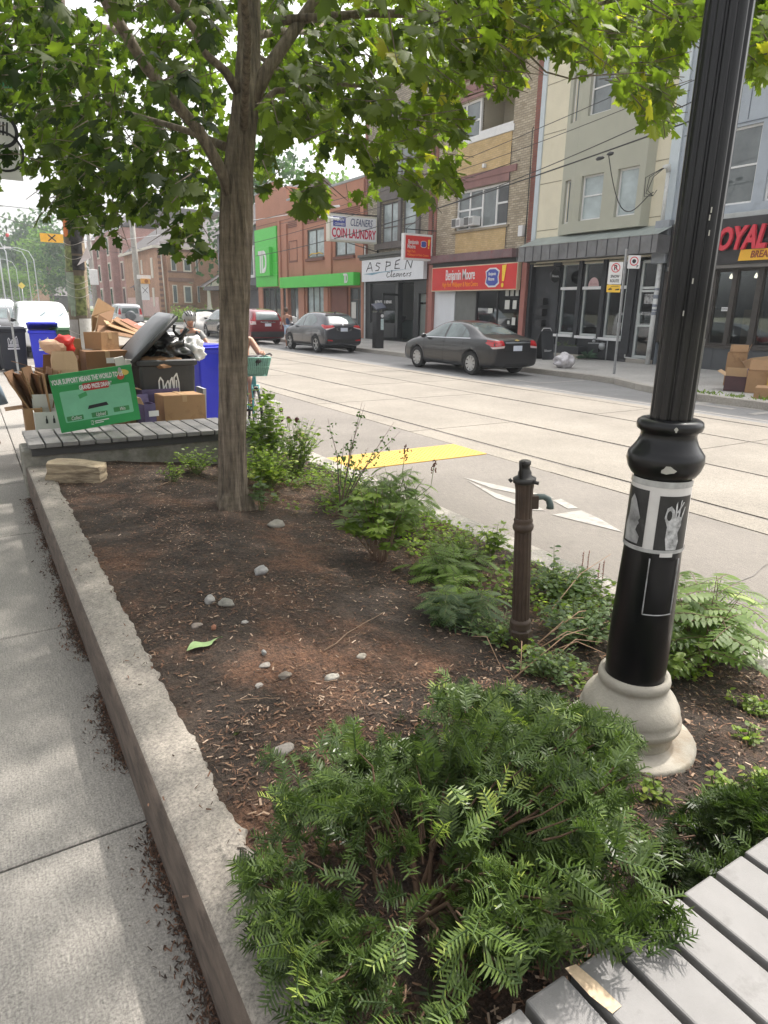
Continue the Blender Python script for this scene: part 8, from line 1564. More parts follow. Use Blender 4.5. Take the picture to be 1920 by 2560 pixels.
# long stray shoot at the upper left of the bush
ls = LS(); tb = MB(); p0 = wgr(730, 2060, .40); p1 = wdp(655, 1975, 2.13); p2 = wdp(600, 1900, 2.2); p3 = wdp(590, 1830, 2.25); tb.tube([p0, p1, p2, p3], [.005, .004, .003, .002], 6)
for k in range(13):
    q = [p2, p2, p1, p3, p2, wdp(690, 1920, 2.2), wdp(700, 1960, 2.2), wdp(570, 1930, 2.2), wdp(620, 1880, 2.2), wdp(600, 1930, 2.18), p2, wdp(660, 1905, 2.2), p2][k]; spray(ls, tb, np.array(q)+yr.normal(0, .012, 3), unit(yr.normal(0, 1, 3)*np.array([1, 1, .6])+np.array([0, 0, .2])), (0, 0, 1), yr.uniform(.05, .09), .5+yr.normal(0, .1))
ls.build('stray_needles', yewm, root); tb.build('stray_shoot', stem_m, root)
root = thing('yew_bush', 'smaller yew shoots right of the big bush along the bench edge', 'bush', (1.75, .75, .3))
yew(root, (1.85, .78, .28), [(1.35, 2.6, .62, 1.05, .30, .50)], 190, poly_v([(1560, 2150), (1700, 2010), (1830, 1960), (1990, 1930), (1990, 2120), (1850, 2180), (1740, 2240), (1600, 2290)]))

# ------------------------------------------------------------------ weeds and shrubs of the planter
gA = leaf_mat('weed_leaf', (.045, .08, .014), (.19, .26, .045), (.38, .42, .09), .42, .5); gB = leaf_mat('blue_green_leaf', (.04, .075, .03), (.15, .21, .085), (.30, .36, .12), .35, .5); gC = leaf_mat('fern_leaf', (.045, .085, .02), (.18, .26, .06), (.36, .41, .11), .4, .5)
stemg = M('green_stem', (.14, .18, .06), .7, .2, 20); stemb = M('brown_stem', (.17, .11, .075), .8, .2, 20)
pr_ = np.random.RandomState(21)
def plant(name, label, base, h, spread, ns, leaf, mat, stem=None, lsize=.05, per=8, cat='plant', lean=(0, 0), t0=.2, t1=.8, group=None, zmin=.3, pairs=6, extra=None, sw=.003, wx=1.0):
    bz = soil_z(base[0], base[1]) if base[0] < 3.02 else 0; root = thing(name, label, cat, (base[0], base[1], bz), 0, group); ls = LS(); sb = MB(); B = np.array([base[0], base[1], bz-.01])
    for i in range(ns):
        a = pr_.uniform(0, 2*PI); rr = spread*math.sqrt(pr_.rand()); hh = h*pr_.uniform(.65, 1.05)*(1-.35*(rr/spread)**2); tip = B+np.array([rr*math.cos(a)+lean[0]*hh, rr*math.sin(a)+lean[1]*hh, hh]); m_ = (B+tip)/2+np.array([0, 0, hh*.12])+pr_.normal(0, .01, 3)
        b0 = B+np.array([math.cos(a), math.sin(a), 0])*spread*.22*pr_.rand(); sb.tube([b0, m_, tip], [sw, sw*.8, sw*.4], 5, caps=False); tone = pr_.uniform(t0, t1)
        for k in range(per):
            t_ = zmin+(1-zmin)*(k+.5)/per; p = b0*(1-t_)**2+2*m_*t_*(1-t_)+tip*t_*t_; aa = k*2.4+i+pr_.normal(0, .4); o = np.array([math.cos(aa), math.sin(aa), pr_.uniform(-.15, .5)]); s_ = lsize*pr_.uniform(.7, 1.2)*(1-.25*t_)
            if leaf == 'pin':
                R_ = s_; d = unit(o); dd = d.copy(); q = p.copy(); up = np.array([0, 0, 1.]); rp = [q.copy()]
                for j in range(pairs):
                    dd = unit(dd+np.array([0, 0, -.09])); q = q+dd*R_/pairs; x = unit(np.cross(dd, up)); rp.append(q.copy()); lw = R_*.42*math.sin(PI*(j+1.2)/(pairs+1.6))**.7
                    for s in (-1, 1): put(ls, LANCE, q, unit(x*s+dd*.45+np.array([0, 0, -.18])), up, lw, min(1, max(0, tone+pr_.normal(0, .06))), 1.25*wx)
                put(ls, LANCE, q, dd, up, R_*.3, tone, 1.25*wx); sb.tube(rp, [.0016]*len(rp), 4, caps=False)
            elif leaf == 'palm':
                up = unit(np.array([0, 0, 1.])+o*.4)
                for j in range(5): an = (j-2)*.62; M3 = frame(o, up); dj = M3[0]*math.sin(an)+M3[1]*math.cos(an)+np.array([0, 0, -.12]); put(ls, LANCE, p+unit(o)*.012, dj, up, s_*(1-.12*abs(j-2)), min(1, max(0, tone+pr_.normal(0, .04))), 1.9*wx)
            else: put(ls, leaf, p+unit(o)*.006, unit(o+np.array([0, 0, -.12])), unit(np.array([0, 0, 1.])+pr_.normal(0, .35, 3)), s_, min(1, max(0, tone+pr_.normal(0, .1))), wx)
    if extra: extra(ls, sb, root, B)
    ls.build('leaves', mat, root); sb.build('stems', stem or stemg, root); return root
def G(px, py): p = wgr(px, py, .26); z = soil_z(p.x, p.y); p = wgr(px, py, z); return (p.x, p.y)
plant('leafy_shrub', 'small leafy shrub left of the trunk against the bench wall', (1.62, 5.9), .30, .22, 26, OVATE, gA, lsize=.05, per=9, t0=.3, t1=.8)
plant('leafy_shrub', 'low bright plant tucked behind the left side of the trunk', (1.33, 5.55), .22, .15, 16, OVATE, gA, lsize=.04, per=8, t0=.3, t1=.9)
def roses(ls, sb, root, B):
    rb = MB()
    for px, py, dep in ((703, 1025, 6.8), (704, 1047, 6.8), (722, 1047, 6.8), (742, 1050, 6.8)): q = wdp(px, py, dep); rb.blob(tuple(q), (.022, .022, .03), px, .3, 2); sb.tube([q, q-Vector((.03, 0, .12)), q-Vector((.08, -.03, .3))], .0025, 4, caps=False)
    rb.build('dark_buds', M('dark_red_bud', (.10, .012, .02), .6, .3, 20), root); cb = MB()
    for px, py, dep in ((745, 1080, 6.7), (757, 1088, 6.7), (762, 1098, 6.7), (752, 1100, 6.65), (740, 1095, 6.7), (704, 1083, 6.6), (680, 1100, 6.5), (722, 1104, 6.5)): q = wdp(px, py, dep); cb.blob(tuple(q), (.032, .032, .03), px, .5, 2)
    cb.build('cream_flowers', M('cream_petal', (.62, .52, .38), .8, .15, 30), root)
plant('climbing_vine', 'tall round leaved vine right of the trunk with dark buds and cream flowers', (2.30, 5.75), .90, .27, 38, HEART, gA, lsize=.085, per=11, t0=.25, t1=.75, extra=None, lean=(-.12, .05))
plant('flowering_shrub', 'bushy shrub with cream flower heads and dark red buds beyond the vine', (2.62, 5.95), .62, .32, 60, OVATE, gA, lsize=.06, per=10, t0=.2, t1=.8, extra=roses)
plant('flowering_shrub', 'yellow green shrub just right of the trunk below the vine', (2.08, 5.35), .44, .28, 56, OVATE, gA, lsize=.06, per=10, t0=.4, t1=.95)
plant('trunk_seedling', 'blue green seedling with pointed leaves at the right foot of the trunk', (1.74, 4.60), .30, .09, 8, OVATE, gB, lsize=.075, per=6, t0=.2, t1=.6)
# bare stemmed shrub
bs = thing('bare_shrub', 'wiry bare stemmed shrub with a few curled leaves in front of the yellow strip', 'shrub', (2.18, 4.18, .25)); b = MB(); o = Vector((*G(850, 1290), .24)); lsb = LS()
for tx, ty, dp in ((820, 1045, 5.4), (905, 1005, 5.5), (912, 1012, 5.5), (985, 1055, 5.5), (1000, 1080, 5.5), (860, 1110, 5.3), (880, 1090, 5.4), (920, 1120, 5.2), (840, 1130, 5.2), (950, 1130, 5.3), (890, 1150, 5.1)):
    q = wdp(tx, ty, dp); m_ = o.lerp(q, .5)+Vector((rnd.uniform(-.04, .04), rnd.uniform(-.04, .04), .06)); pts = [o+(m_-o)*k/4 if k < 4 else m_+(q-m_)*(k-4)/4 for k in range(9)]; pts = [p+Vector((rnd.uniform(-.008, .008),)*3) for p in pts]; b.tube(pts, [.005*(1-.09*k) for k in range(9)], 5)
    for k in range(26): p = pts[rnd.randint(3, 7)]; put(lsb, OVATE, np.array(p)+pr_.normal(0, .02, 3), pr_.normal(0, 1, 3), pr_.normal(0, 1, 3), .028, pr_.uniform(0, .5))
b.build('stems', M('plum_stem', (.13, .08, .07), .7, .2, 20), bs); lsb.build('leaves', gB, bs)
# feathery false spirea with brown seed heads, and palmate leaved shrub before it
def heads(pts, col=(.16, .075, .05)):
    def f(ls, sb, root, B):
        hb = MB()
        for px, py, dep, s_ in pts:
            q = wdp(px, py, dep)
            for k in range(26): hb.blob((q.x+rnd.gauss(0, .011)*s_, q.y+rnd.gauss(0, .011)*s_, q.z+rnd.uniform(-.05, .045)*s_), (.006, .006, .007), k, .2, 1)
            sb.tube([q, q-Vector((.02, .0, .15)), Vector(B)+Vector((rnd.uniform(-.1, .1), rnd.uniform(-.1, .1), .1))], .0025, 4, caps=False)
        hb.build('seed_heads', M('seed_brown', col, .9, .3, 40), root)
    return f
plant('false_spirea', 'feathery green shrub with two brown seed heads before the yellow strip', (2.52, 3.95), .50, .36, 34, 'pin', gC, lsize=.16, per=7, t0=.15, t1=.8, pairs=11, extra=heads(((1013, 1130, 4.9, 1.2), (1085, 1165, 4.8, 1.0))), cat='shrub', wx=.8)
plant('palmate_shrub', 'shrub with hand shaped leaves on bare reddish stems in the middle of the bed', G(950, 1400), .50, .26, 26, 'palm', gA, stemb, lsize=.11, per=6, t0=.2, t1=.75, zmin=.55, cat='shrub', sw=.004)
plant('palmate_seedling', 'tall thin seedling with five fingered leaves near the arrow marking', G(1225, 1400), .36, .10, 9, 'palm', gA, lsize=.07, per=4, t0=.4, t1=.9, zmin=.5)
plant('fern_clump', 'loose feathery clump at the kerb behind the pump', G(1120, 1440), .22, .26, 18, 'pin', gC, lsize=.16, per=4, t0=.2, t1=.8, pairs=9)
plant('fern_clump', 'dark feathery clump left of the pump', G(1150, 1560), .20, .20, 18, 'pin', gB, lsize=.13, per=5, t0=.0, t1=.5, pairs=8)
plant('fern_clump', 'bright lime feathery clump above the dark one left of the pump', G(1130, 1500), .18, .16, 10, 'pin', gC, lsize=.15, per=4, t0=.6, t1=1, pairs=8)
plant('vine_sprig', 'upright vine sprig just right of the pump spout', G(1375, 1480), .33, .05, 3, OVATE, gB, lsize=.05, per=11, t0=.2, t1=.6)
plant('weed_clump', 'tangled weeds behind the right side of the pump', G(1430, 1500), .20, .30, 46, OVATE, gA, lsize=.045, per=9, t0=.15, t1=.8)
plant('weed_clump', 'dense weeds between the pump and the lamp post', G(1450, 1600), .24, .24, 60, OVATE, gB, lsize=.042, per=9, t0=.1, t1=.75)
plant('weed_clump', 'weeds spilling over the mulch left of the lamp foot', G(1370, 1690), .15, .18, 34, OVATE, gB, lsize=.032, per=8, t0=.2, t1=.8)
plant('weed_clump', 'small leaved weeds round the pump base', G(1250, 1600), .13, .20, 34, OVATE, gB, lsize=.035, per=7, t0=.3, t1=.9)
plant('ash_leaved_shrub', 'large leaved shrub with drooping pointed leaflets right of the lamp post', (2.72, 1.58), .46, .28, 16, 'pin', gC, stemb, lsize=.24, per=4, t0=.15, t1=.65, pairs=6, cat='shrub', wx=1.45, zmin=.45)
plant('ash_leaved_shrub', 'lower weedy part of the large leaved shrub close to the lamp shaft', (2.45, 1.62), .30, .22, 24, OVATE, gA, lsize=.06, per=7, t0=.1, t1=.6, cat='shrub')
plant('false_spirea', 'feathery shrub with a pale tuft against the road at the right edge', (3.0, 1.75), .42, .26, 16, 'pin', gC, lsize=.22, per=4, t0=.3, t1=.9, pairs=10, cat='shrub', wx=.9)
for k, (px, py) in enumerate(((1730, 1690), (1850, 1760), (1880, 1850), (1640, 2000), (1780, 1980), (1900, 1960), (1905, 1780))): plant('weed_seedling', ('small seedling right of the lamp foot', 'low weed tuft on the mulch under the large leaved shrub', 'weed tuft at the right picture edge', 'pale weed at the edge of the big yew', 'leggy weed on the mulch below the concrete disc', 'weed at the far right above the small yew shoots', 'thin weed in the right hand mulch')[k], G(px, py), .09, .07, 8, OVATE, gA, lsize=.035, per=5, t0=.3, t1=.9, group='seedlings on the right hand mulch')
b = MB(); rd = M('dry_stalk', (.34, .22, .14), .85, .2, 20)
for (a, c) in (((1345, 1590), (1520, 1440)), ((1270, 1710), (1520, 1600)), ((1340, 1630), (1530, 1570)), ((1330, 1650), (1490, 1640)), ((1350, 1660), (1520, 1680)), ((1360, 1680), (1500, 1650)), ((1330, 1640), (1480, 1590)), ((1180, 1600), (1250, 1680)), ((1300, 1620), (1300, 1700))):
    p = Vector((*G(*a), .28)); q = Vector((*G(*c), .30)); m_ = p.lerp(q, .5)+Vector((0, 0, .07)); b.tube([p, m_, q], [.003, .0025, .0015], 5)
tag(b.build('dry_stalks', rd), 'bundle of dry brown stalks lying between the pump and the lamp foot', 'stalks', kind='stuff')
b = MB()
for px, py, h_ in ((1450, 1450, .19), (1462, 1460, .22), (1490, 1470, .16), (1500, 1480, .2)):
    p = Vector((*G(px, py), .14)); b.tube([p, p+Vector((.01, 0, h_*.5)), p+Vector((.02, .01, h_))], .002, 4)
    for k in range(8): b.blob((p.x+.012+.01*rnd.random(), p.y+.01, p.z+h_*(.45+.07*k)), (.005, .005, .005), k, .1, 1)
tag(b.build('seed_spikes', M('pink_spike', (.32, .17, .13), .8)), 'thin reddish seed spikes by the kerb between pump and lamp post', 'weed')
plant('weed_clump', 'airy leafy weeds filling in along the kerb before the bare shrub', (2.62, 3.2), .26, .30, 44, OVATE, gA, lsize=.045, per=8, t0=.3, t1=.95)
plant('weed_clump', 'mixed weeds between the flowering shrub and the bare shrub', (2.55, 4.75), .34, .32, 50, OVATE, gA, lsize=.05, per=8, t0=.2, t1=.95)
plant('weed_clump', 'broad leaved weeds behind the pump at the kerb', (2.72, 2.45), .24, .26, 40, OVATE, gB, lsize=.05, per=8, t0=.2, t1=.8)
# ground cover as one mass
ls = LS()
for i in range(9500):
    x = pr_.uniform(1.9, 3.0); y = pr_.uniform(1.5, 6.2); w = noise.noise(Vector((x*1.7, y*1.3, 9)))+.45*noise.noise(Vector((x*5, y*5, 2)))
    edge = 2.25+.25*noise.noise(Vector((y*1.2, 0, 5)))-(.35 if 1.5 < y < 2.6 else 0)
    if y > 4.4: edge -= .25
    if x < edge or w < -.12 and y < 4.2 or w < -.3: continue
    p = np.array([x, y, soil_z(x, y)+pr_.uniform(.01, .09)]); put(ls, OVATE, p, unit(np.append(pr_.normal(0, 1, 2), pr_.uniform(-.1, .5))), unit(np.array([0, 0, 1.])+pr_.normal(0, .5, 3)), pr_.uniform(.018, .042), min(1, max(0, .45+w*.5+pr_.normal(0, .2))))
tag(ls.build('ground_cover', gA), 'low creeping ground cover along the street side of the planter', 'ground cover', kind='stuff')
ls = LS()
for i in range(150):
    c = [(13.3, 8.9), (13.35, 7.6)][i % 2]; p = np.array([c[0]+pr_.normal(0, .12), c[1]+pr_.normal(0, .45), .1+abs(pr_.normal(0, .03))]); put(ls, LANCE, p, unit(np.array([pr_.normal(), pr_.normal(), 1.])), (1, 0, 0), .11, pr_.uniform(.1, .7), 1.2)
tag(ls.build('kerb_grass', gA), 'tufts of grass growing along the far kerb by the boxes', 'grass', kind='stuff')

# ------------------------------------------------------------------ far houses, trees, poles
hb_ = brick_mat('orange_brick', (.42, .22, .13), (.50, .28, .17), (.36, .24, .17), .24, .085); pkb = brick_mat('pink_brick', (.42, .21, .18), (.48, .26, .22), (.4, .28, .25), .24, .085); trim = M('cream_trim', (.62, .58, .50), .7, .04); roofm = M('grey_shingle', (.13, .12, .12), .9, .2, 6, sc=(1, 1, 4)); stone = M('brown_stone', (.22, .13, .10), .8, .15, 3)
HX, HY = 18.5, 76.7
t = thing('brick_house', 'orange brick corner house with cream windows and grey shingle roof', 'house', (HX, HY, .5)); b = MB(); b.box((HX, HY, .3), (31, 94, 7.7)); b.build('wall', hb_, t)
b = MB(); b.add([(HX-.5, HY-.5, 7.6), (31.5, HY-.5, 7.6), (31.5, 94.5, 7.6), (HX-.5, 94.5, 7.6), (22.5, 81, 11.2), (27, 81, 11.2), (27, 90, 11.2), (22.5, 90, 11.2)], [(0, 1, 5, 4), (1, 2, 6, 5), (2, 3, 7, 6), (3, 0, 4, 7), (4, 5, 6, 7), (0, 3, 2, 1)]); b.build('roof', roofm, t)
part('eaves', trim, t, ((HX-.6, HY-.6, 7.5), (31.6, HY-.45, 7.75)), ((HX-.6, HY-.44, 7.5), (HX-.45, 94.6, 7.75)))
b = MB(); b.add([(20.2, 77.2, 7.8), (23.8, 77.2, 7.8), (22, 77.2, 10.2), (20.2, 80, 7.8), (23.8, 80, 7.8), (22, 81, 10.2)], [(0, 1, 2), (0, 2, 5, 3), (1, 4, 5, 2)]); b.build('gable', trim, t)
def wq(par, a, c, e, f_, y0, fm, gm, nm='window'):  # window on a wall facing the camera side (-y), given by picture corners
    p = wpt(a, c, y0); q = wpt(e, f_, y0); x0, x1 = min(p.x, q.x), max(p.x, q.x); z0, z1 = min(p.z, q.z), max(p.z, q.z); w = MB().box((x0, y0-.12, z0), (x1, y0-.02, z1)).build(nm, fm, par); k = (x1-x0)*.16; MB().box((x0+k, y0-.14, z0+k), (x1-k, y0-.121, z1-k)).build('pane', gm, w)
b = MB(); b.box((19.3, 75.9, .4), (21.9, HY+.1, 7.2)); b.build('bay', hb_, t); part('band', stone, t, ((19.25, 75.82, 4.2), (21.95, 76.0, 4.6)), ((19.25, 75.82, 5.6-.5), (21.95, 76.0, 5.3)), ((19.25, 75.82, 1.6), (21.95, 76.0, 1.85)))
for q in ((425, 640, 441, 678), (456, 646, 478, 680), (487, 642, 496, 680), (430, 712, 445, 758), (458, 714, 481, 758), (492, 715, 500, 756)): wq(t, *q, 75.85, trim, gl_mid)
b = MB(); 
for z in np.arange(1.0, 7.2, .55): b.box((HX-.03, HY-.03, z), (HX+.35, HY-.003, z+.28))
b.build('quoins', stone, t); MB().tube([(19.0, HY-.1, .4), (18.85, HY-.1, 7.5)], .07, 8).build('downpipe', trim, t)
for (y0, y1, z0, z1) in ((79, 79.8, 4.6, 6.7), (84, 84.6, 5.2, 6.7), (79.2, 80, 1.6, 3.6), (88, 89, 4.6, 6.7), (86, 87, 1.6, 3.4)): part('window', trim, t, ((HX-.08, y0, z0), (HX-.003, y1, z1)))
b = MB(); b.add([(HX-1.6, 82, 3.6), (HX-.01, 82, 4.6), (HX-.01, 84.5, 4.6), (HX-1.6, 84.5, 3.6), (HX-1.6, 82, 3.3), (HX-.01, 82, 3.3)], [(0, 1, 2, 3), (0, 4, 5, 1)]); b.build('awning', M('brown_awning', (.10, .07, .07), .8), t); part('painted_base', M('pink_wash', (.6, .42, .38), .9), t, ((HX-.04, 77.5, .5), (HX-.005, 93.8, 2.6)))
t = thing('white_porch', 'white columned porch with a shingled gable beside the orange brick house', 'porch', (24.3, 75.5, .5)); b = MB(); b.add([(22.6, 74.5, 3.7), (28, 74.5, 3.7), (25.3, 74.5, 5.4), (22.6, 77, 3.7), (28, 77, 3.7), (25.3, 77, 5.4)], [(0, 2, 5, 3), (1, 4, 5, 2)]); b.build('roof', roofm, t); b = MB(); b.add([(22.8, 74.55, 3.7), (27.8, 74.55, 3.7), (25.3, 74.55, 5.2)], [(0, 1, 2)]); b.box((22.6, 74.5, 3.4), (28, 74.8, 3.7)); b.build('gable', trim, t)
for x in (23.2, 25.2, 27.4): b = MB(); b.lathe([(.3, .5), (.3, 1.6), (.22, 1.62), (.17, 3.4)], (x, 74.8, 0), 12); b.build('column', trim, t)
part('rear_wall', M('dark_siding', (.10, .09, .09), .8), t, ((22.6, 76.9, .4), (30, 77.2, 3.6)))
t = thing('pink_apartment_block', 'dusky pink brick apartment block with pale window sills left of the orange house', 'building', (18.8, 105, .5)); b = MB(); b.box((18.9, 95.5, .3), (34, 124, 11.2)); b.build('wall', pkb, t); b = MB(); b.add([(18.6, 95.2, 11.2), (18.6, 124.3, 11.2), (22, 124.3, 14), (22, 95.2, 14), (34, 95.2, 14), (34, 124.3, 14)], [(0, 1, 2, 3), (3, 2, 5, 4), (0, 3, 4)]); b.build('mansard_roof', roofm, t)
for k in range(7):
    y = 97.5+k*3.9; wx0 = 18.9-.9*(k % 2)
    if k % 2: part('bay', pkb, t, ((18.0, y-1.6, .3), (18.897, y+1.6, 11.0)))
    for z in (1.8, 5.0, 8.2): w = part('window', trim, t, ((wx0-.08, y-.8, z-.2), (wx0-.002, y+.8, z+2.2))); part('pane', gl_dark, w, ((wx0-.1, y-.6, z), (wx0-.082, y+.6, z+2.0)))
t = thing('grey_house', 'grey clapboard house with a white framed window beyond the bank', 'house', (19.6, 55, .15)); b = MB(); b.box((19.6, 50.6, .14), (30, 60, 7.5)); b.build('wall', M('grey_clapboard', (.17, .17, .18), .8, .08, 3), t); b = MB(); b.add([(19.2, 50.2, 7.5), (19.2, 60.4, 7.5), (24.8, 60.4, 11.5), (24.8, 50.2, 11.5), (30.4, 60.4, 7.5), (30.4, 50.2, 7.5)], [(0, 1, 2, 3), (3, 2, 4, 5), (0, 3, 5)]); b.build('roof', roofm, t)
w = part('window', white_p, t, ((19.5, 51.2, 3.9), (19.597, 52.8, 6.2))); part('pane', gl_mid, w, ((19.48, 51.4, 4.1), (19.498, 52.6, 6.0))); part('porch_roof', roofm, t, ((17.6, 50.6, 3.0), (19.59, 58, 3.3))); part('porch_column', white_p, t, ((17.7, 51.0, .15), (17.95, 51.25, 2.99)), ); part('porch_column', white_p, t, ((17.7, 53.6, .15), (17.95, 53.85, 2.99)))
t = thing('distant_house', 'small red brick house with a purple grey roof far down the street', 'house', (12, 175, .3)); b = MB(); b.box((15.5, 190, .1), (21, 200, 7)); b.build('wall', hb_, t); b = MB(); b.add([(15, 189.5, 7), (21.5, 189.5, 7), (21.5, 200, 7), (15, 200, 7), (18.2, 195, 9.5)], [(0, 1, 4), (1, 2, 4), (2, 3, 4), (3, 0, 4)]); b.build('roof', M('plum_roof', (.13, .11, .16), .8), t)
t = thing('distant_house', 'low dark gabled house behind the poster pole', 'house', (17, 150, .3)); b = MB(); b.box((16.2, 150, .1), (22, 158, 3.2)); b.build('wall', M('dark_siding', (.10, .09, .09), .8), t); b = MB(); b.add([(15.8, 149.6, 3.2), (22.4, 149.6, 3.2), (22.4, 158.4, 3.2), (15.8, 158.4, 3.2), (15.8, 154, 5.4), (22.4, 154, 5.4)], [(0, 1, 5, 4), (2, 3, 4, 5), (0, 4, 3), (1, 2, 5)]); b.build('roof', roofm, t)
farm = leaf_mat('far_leaf_dark', (.02, .05, .02), (.055, .11, .03), None, .3, .6); farl = leaf_mat('far_leaf_light', (.045, .09, .02), (.12, .20, .04), None, .35, .6)
def far_tree(label, x, y, h, w, mat, n=2600, sd=1, zc=.62):
    root = thing('leafy_tree', label, 'tree', (x, y, .1), 0, 'trees beyond the houses'); rr = np.random.RandomState(sd); b = MB(); b.tube([(x, y, 0), (x+.1, y, h*.3), (x-.1, y+.1, h*.6), (x, y, h*.85)], [h*.028, h*.02, h*.012, .03], 8)
    for k in range(7): a = k*2.4; b.tube([(x, y, h*(.3+.06*k)), (x+math.cos(a)*w*.35, y+math.sin(a)*w*.35, h*(.42+.07*k))], [h*.01, .03], 5)
    b.build('trunk', barkm, root); cl = [(rr.normal(0, w*.26), rr.normal(0, w*.26), rr.uniform(.32, .92)*h) for _ in range(26)]; c = np.array(cl); V = []; F = []; T = []
    for i in range(n):
        q = c[rr.randint(26)]; sc = w*.17*(1.25-.5*q[2]/h); p = q+rr.normal(0, 1, 3)*sc*np.array([1, 1, .7]); s = w*.035*rr.uniform(.7, 1.5); u = unit(rr.normal(0, 1, 3)); v = unit(np.cross(u, rr.normal(0, 1, 3))); o = len(V)
        V += [p+u*s, p+v*s*.7, p-u*s*.9, p-v*s*.7]; F.append((o, o+1, o+2, o+3)); T.append(min(1, max(0, rr.normal(.45, .25))))
    raw_mesh('crown', np.array(V)+np.array([x, y, 0.]), np.array(F), mat, np.array(T), root)
for a in (('tall dark tree rising above the bank parapet', 25, 66, 17, 8, farm), ('dark tree between the poster pole and the pink block', 15.8, 128, 14, 7, farm), ('tallest hazy tree at the far left of the street', 12.5, 165, 20, 13, farm), ('bright green tree just left of the poster pole', 14.3, 140, 14.5, 7.5, farl), ('hazy tree closing the street at the left edge', 7.5, 230, 17, 14, farm), ('lower pale tree in front of the tallest hazy one', 9.5, 150, 8, 6, farl),
          ('round tree behind the pink apartment block', 33, 130, 18, 11, farm), ('tree behind the grey clapboard house', 36, 68, 16, 9, farl), ('far tree in haze right of the tallest one', 20, 210, 19, 12, farm), ('spreading tree on the pavement side of the far street', -8, 120, 14, 9, farm), ('tree deep in the haze at the street end', 14, 300, 20, 16, farm)):
    far_tree(a[0], *a[1:], sd=int(a[1]*7+100) % 1000)
ls = LS()
for i in range(1500): p = np.array([pr_.uniform(18.8, 24), 73.8+pr_.normal(0, .5), .5+abs(pr_.normal(0, .45))]); put(ls, OVATE, p, pr_.normal(0, 1, 3), (0, 0, 1), .22, pr_.uniform(.1, .8))
tag(ls.build('garden_hedge', gA), 'strip of garden greenery in front of the orange brick house', 'hedge', kind='stuff')
p = wgr(523, 829, .2); tag(MB().blob((p.x, p.y, .35), (1.5, 1.2, 1.0), 3, .25, 4).build('gravel_heap', M('pale_gravel', (.5, .49, .47), .9, .15, 9, .4, 20)), 'pale mound of gravel under a sheet in front of the corner house', 'heap')
for k, (px, m) in enumerate(((501, cartgreen), (513, cartgreen), (523, cartb), (534, cartb))): q = wpt(px, 800, 70.5); r_, _ = cart('wheeled_bin', ('leftmost green bin by the corner house', 'second green bin by the corner house', 'grey bin by the corner house', 'black bin nearest the trunk by the corner house')[k], (q.x, 70.5, .2), .62, .7, 1.2, 0, m, grp='bins before the corner house', logo=False, wheels=False)
polem = M('weathered_pole', (.34, .32, .29), .85, .15, 4)
def pole(label, x, y, h, r0, arm=True, extra=None, m=polem):
    t = thing('utility_pole', label, 'utility pole', (x, y, .1), 0, 'poles along the far street'); b = MB(); b.tube([(x, y, .1), (x-.05, y, h)], [r0, r0*.7], 12); b.build('pole', m, t)
    if arm: b = MB(); b.box((x-1.3, y-.08, h-1.6), (x+1.3, y+.08, h-1.42)); b.tube([(x-1.1, y, h-1.45), (x, y, h-2.6)], .04, 5); [b.tube([(x+k, y, h-1.42), (x+k, y, h-1.2)], .05, 6) for k in (-1.2, -.6, .6, 1.2)]; b.build('crossarm', m, t)
    if extra: extra(t, x, y)
    return t
def xsign(t, x, y):
    q = wpt(363, 730, y-.3); part('crossing_board', white_p, t, ((q.x-.36, y-.34, q.z-.72), (q.x+.36, y-.3, q.z+.72))); b = MB(); f = lambda a, c: (q.x+a, y-.35, q.z+.15+c)
    for s in (-1, 1): b.add([f(-.24, -.26*s-.03), f(-.24, -.26*s+.03), f(.24, .26*s+.03), f(.24, .26*s-.03)], [(0, 1, 2, 3)])
    b.build('x_mark', ink, t); q = wpt(363, 703, y-.3); part('amber_signal', M('amber_box', (.7, .35, .08), .5), t, ((q.x-.4, y-.5, q.z-.22), (q.x+.4, y-.2, q.z+.22))); MB().prism([(math.cos(2*PI*k/16)*.17, math.sin(2*PI*k/16)*.17) for k in range(16)], lambda a, c, d: (q.x+.05+a, y-.505-d, q.z+c), 0, .02).build('signal_lens', M('amber_lens', (.35, .12, .01), .3), t); q = wpt(363, 692, y-.3); part('name_plate', white_p, t, ((q.x-.75, y-.3, q.z-.2), (q.x+.5, y-.26, q.z+.15)))
q = wpt(352, 800, 68); pole('pole with a white crossing board and an amber signal before the orange house', q.x, 68, 12.5, .30, True, xsign)
q = wpt(238, 740, 88); pole('grey pole with a white transformer box left of the pink block', q.x, 88, 15, .26, False, lambda t, x, y: part('transformer_box', white_p, t, ((x-.45, y-.6, 3.9), (x+.45, y-.2, 5.6)), bevel=.05))
for k, (px, y, h) in enumerate(((30, 95, 9), (78, 120, 9.5), (50, 140, 9), (96, 110, 9), (12, 75, 9.5))):
    q = wpt(px, 740, y); t = thing('street_light', ('street light nearest the left edge of the far road', 'street light with a box under its arm', 'slim street light deep in the haze', 'street light in front of the red far house', 'second street light from the left picture edge')[k], 'street light', (q.x, y, .1), 0, 'street lights far down the road'); b = MB(); b.tube([(q.x, y, .1), (q.x, y, h-1.5), (q.x-.5, y, h-.4), (q.x-1.8, y, h), (q.x-2.6, y, h-.02)], [.08, .06, .045, .04, .035], 8); b.build('pole', M('pale_steel', (.5, .53, .55), .5), t); b = MB(); b.box((q.x-3.5, y-.15, h-.1), (q.x-2.6, y+.15, h+.08)); b.build('lamp_head', white_p, t)
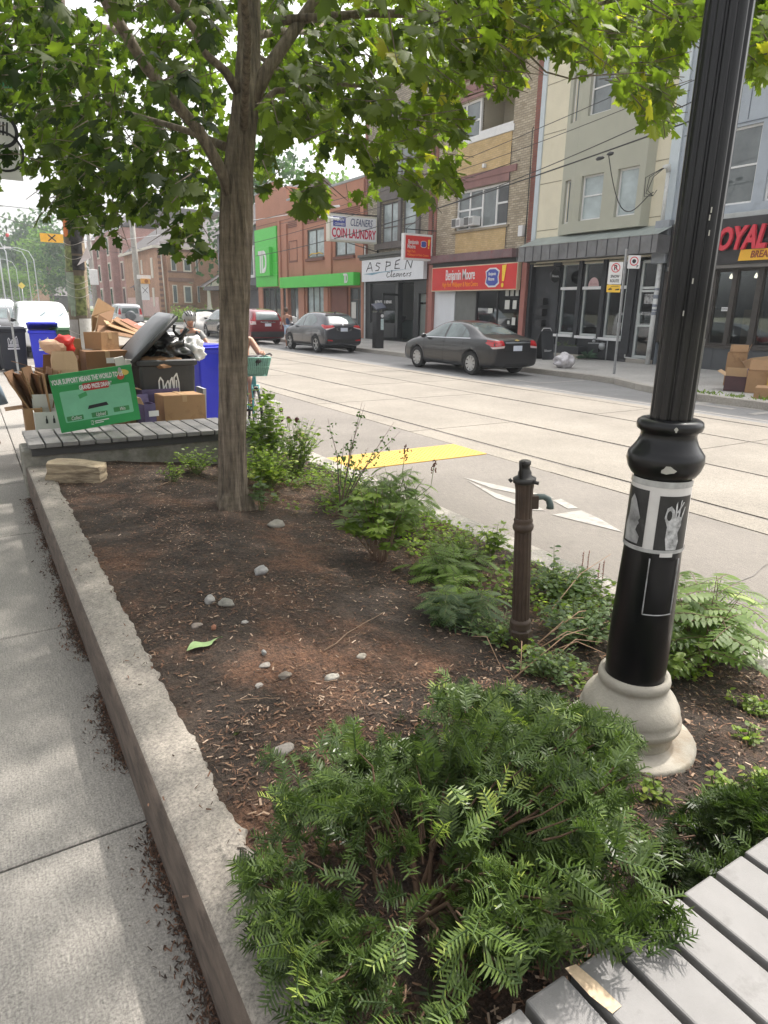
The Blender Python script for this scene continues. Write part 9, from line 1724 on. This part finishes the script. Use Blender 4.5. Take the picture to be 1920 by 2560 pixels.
t = thing('crossing_banner_sign', 'amber overhead crossing sign with a black X hung over the road at left', 'sign', (4.2, 45, 6.4)); q0 = wpt(102, 604, 45); q1 = wpt(157, 586, 45); part('board', M('amber_sign', (.85, .45, .04), .5), t, ((q0.x, 45, q0.z), (q1.x, 45.1, q1.z))); b = MB(); cx, cz = (q0.x+q1.x)/2, (q0.z+q1.z)/2
for s in (-1, 1): b.add([(cx-.2, 44.99, cz-.17*s-.04), (cx-.2, 44.99, cz-.17*s+.04), (cx+.2, 44.99, cz+.17*s+.04), (cx+.2, 44.99, cz+.17*s-.04)], [(0, 1, 2, 3)])
b.build('x_mark', ink, t); span('span wire carrying the amber crossing sign', (-6, 45, 7.4), (16, 45, 7.2), .5, .015)
q = wpt(18, 588, 45); t = thing('red_signal', 'small red signal lamp hanging from the span wire at the left edge', 'signal', (q.x, 45, q.z)); MB().blob(tuple(q), (.09, .07, .11), 2, .1, 2).build('lens', M('signal_red', (.5, .08, .08), .4), t); MB().tube([q+Vector((0, 0, .15)), q+Vector((0, 0, .5))], .02, 5).build('hanger', dark_metal, t)
q = wpt(54, 714, 70); t = thing('yellow_warning_sign', 'yellow diamond warning sign on a post far down the road', 'sign', (q.x, 70, .1)); b = MB(); b.add([(q.x-.3, 70, q.z), (q.x, 70, q.z-.3), (q.x+.3, 70, q.z), (q.x, 70, q.z+.3)], [(0, 1, 2, 3)]); b.build('diamond', M('warning_yellow', (.75, .6, .12), .5), t, solid=.03); MB().tube([(q.x, 70.05, .1), (q.x, 70.05, q.z)], .04, 6).build('post', steel, t)

# ------------------------------------------------------------------ haze
m = bpy.data.materials.new('street_haze'); m.use_nodes = True; nt2 = m.node_tree; nt2.nodes.remove(nt2.nodes['Principled BSDF']); pv = nt2.nodes.new('ShaderNodeVolumePrincipled'); pv.inputs['Color'].default_value = (.90, .95, 1, 1); pv.inputs['Density'].default_value = .0009; pv.inputs['Anisotropy'].default_value = .2
nt2.links.new(pv.outputs[0], nt2.nodes['Material Output'].inputs['Volume'])
b = MB().box((-45, -25, -1.4), (75, 345, 30)); hz = b.build('haze', m); hz['kind'] = 'stuff'; hz['label'] = 'summer haze fading the far street'
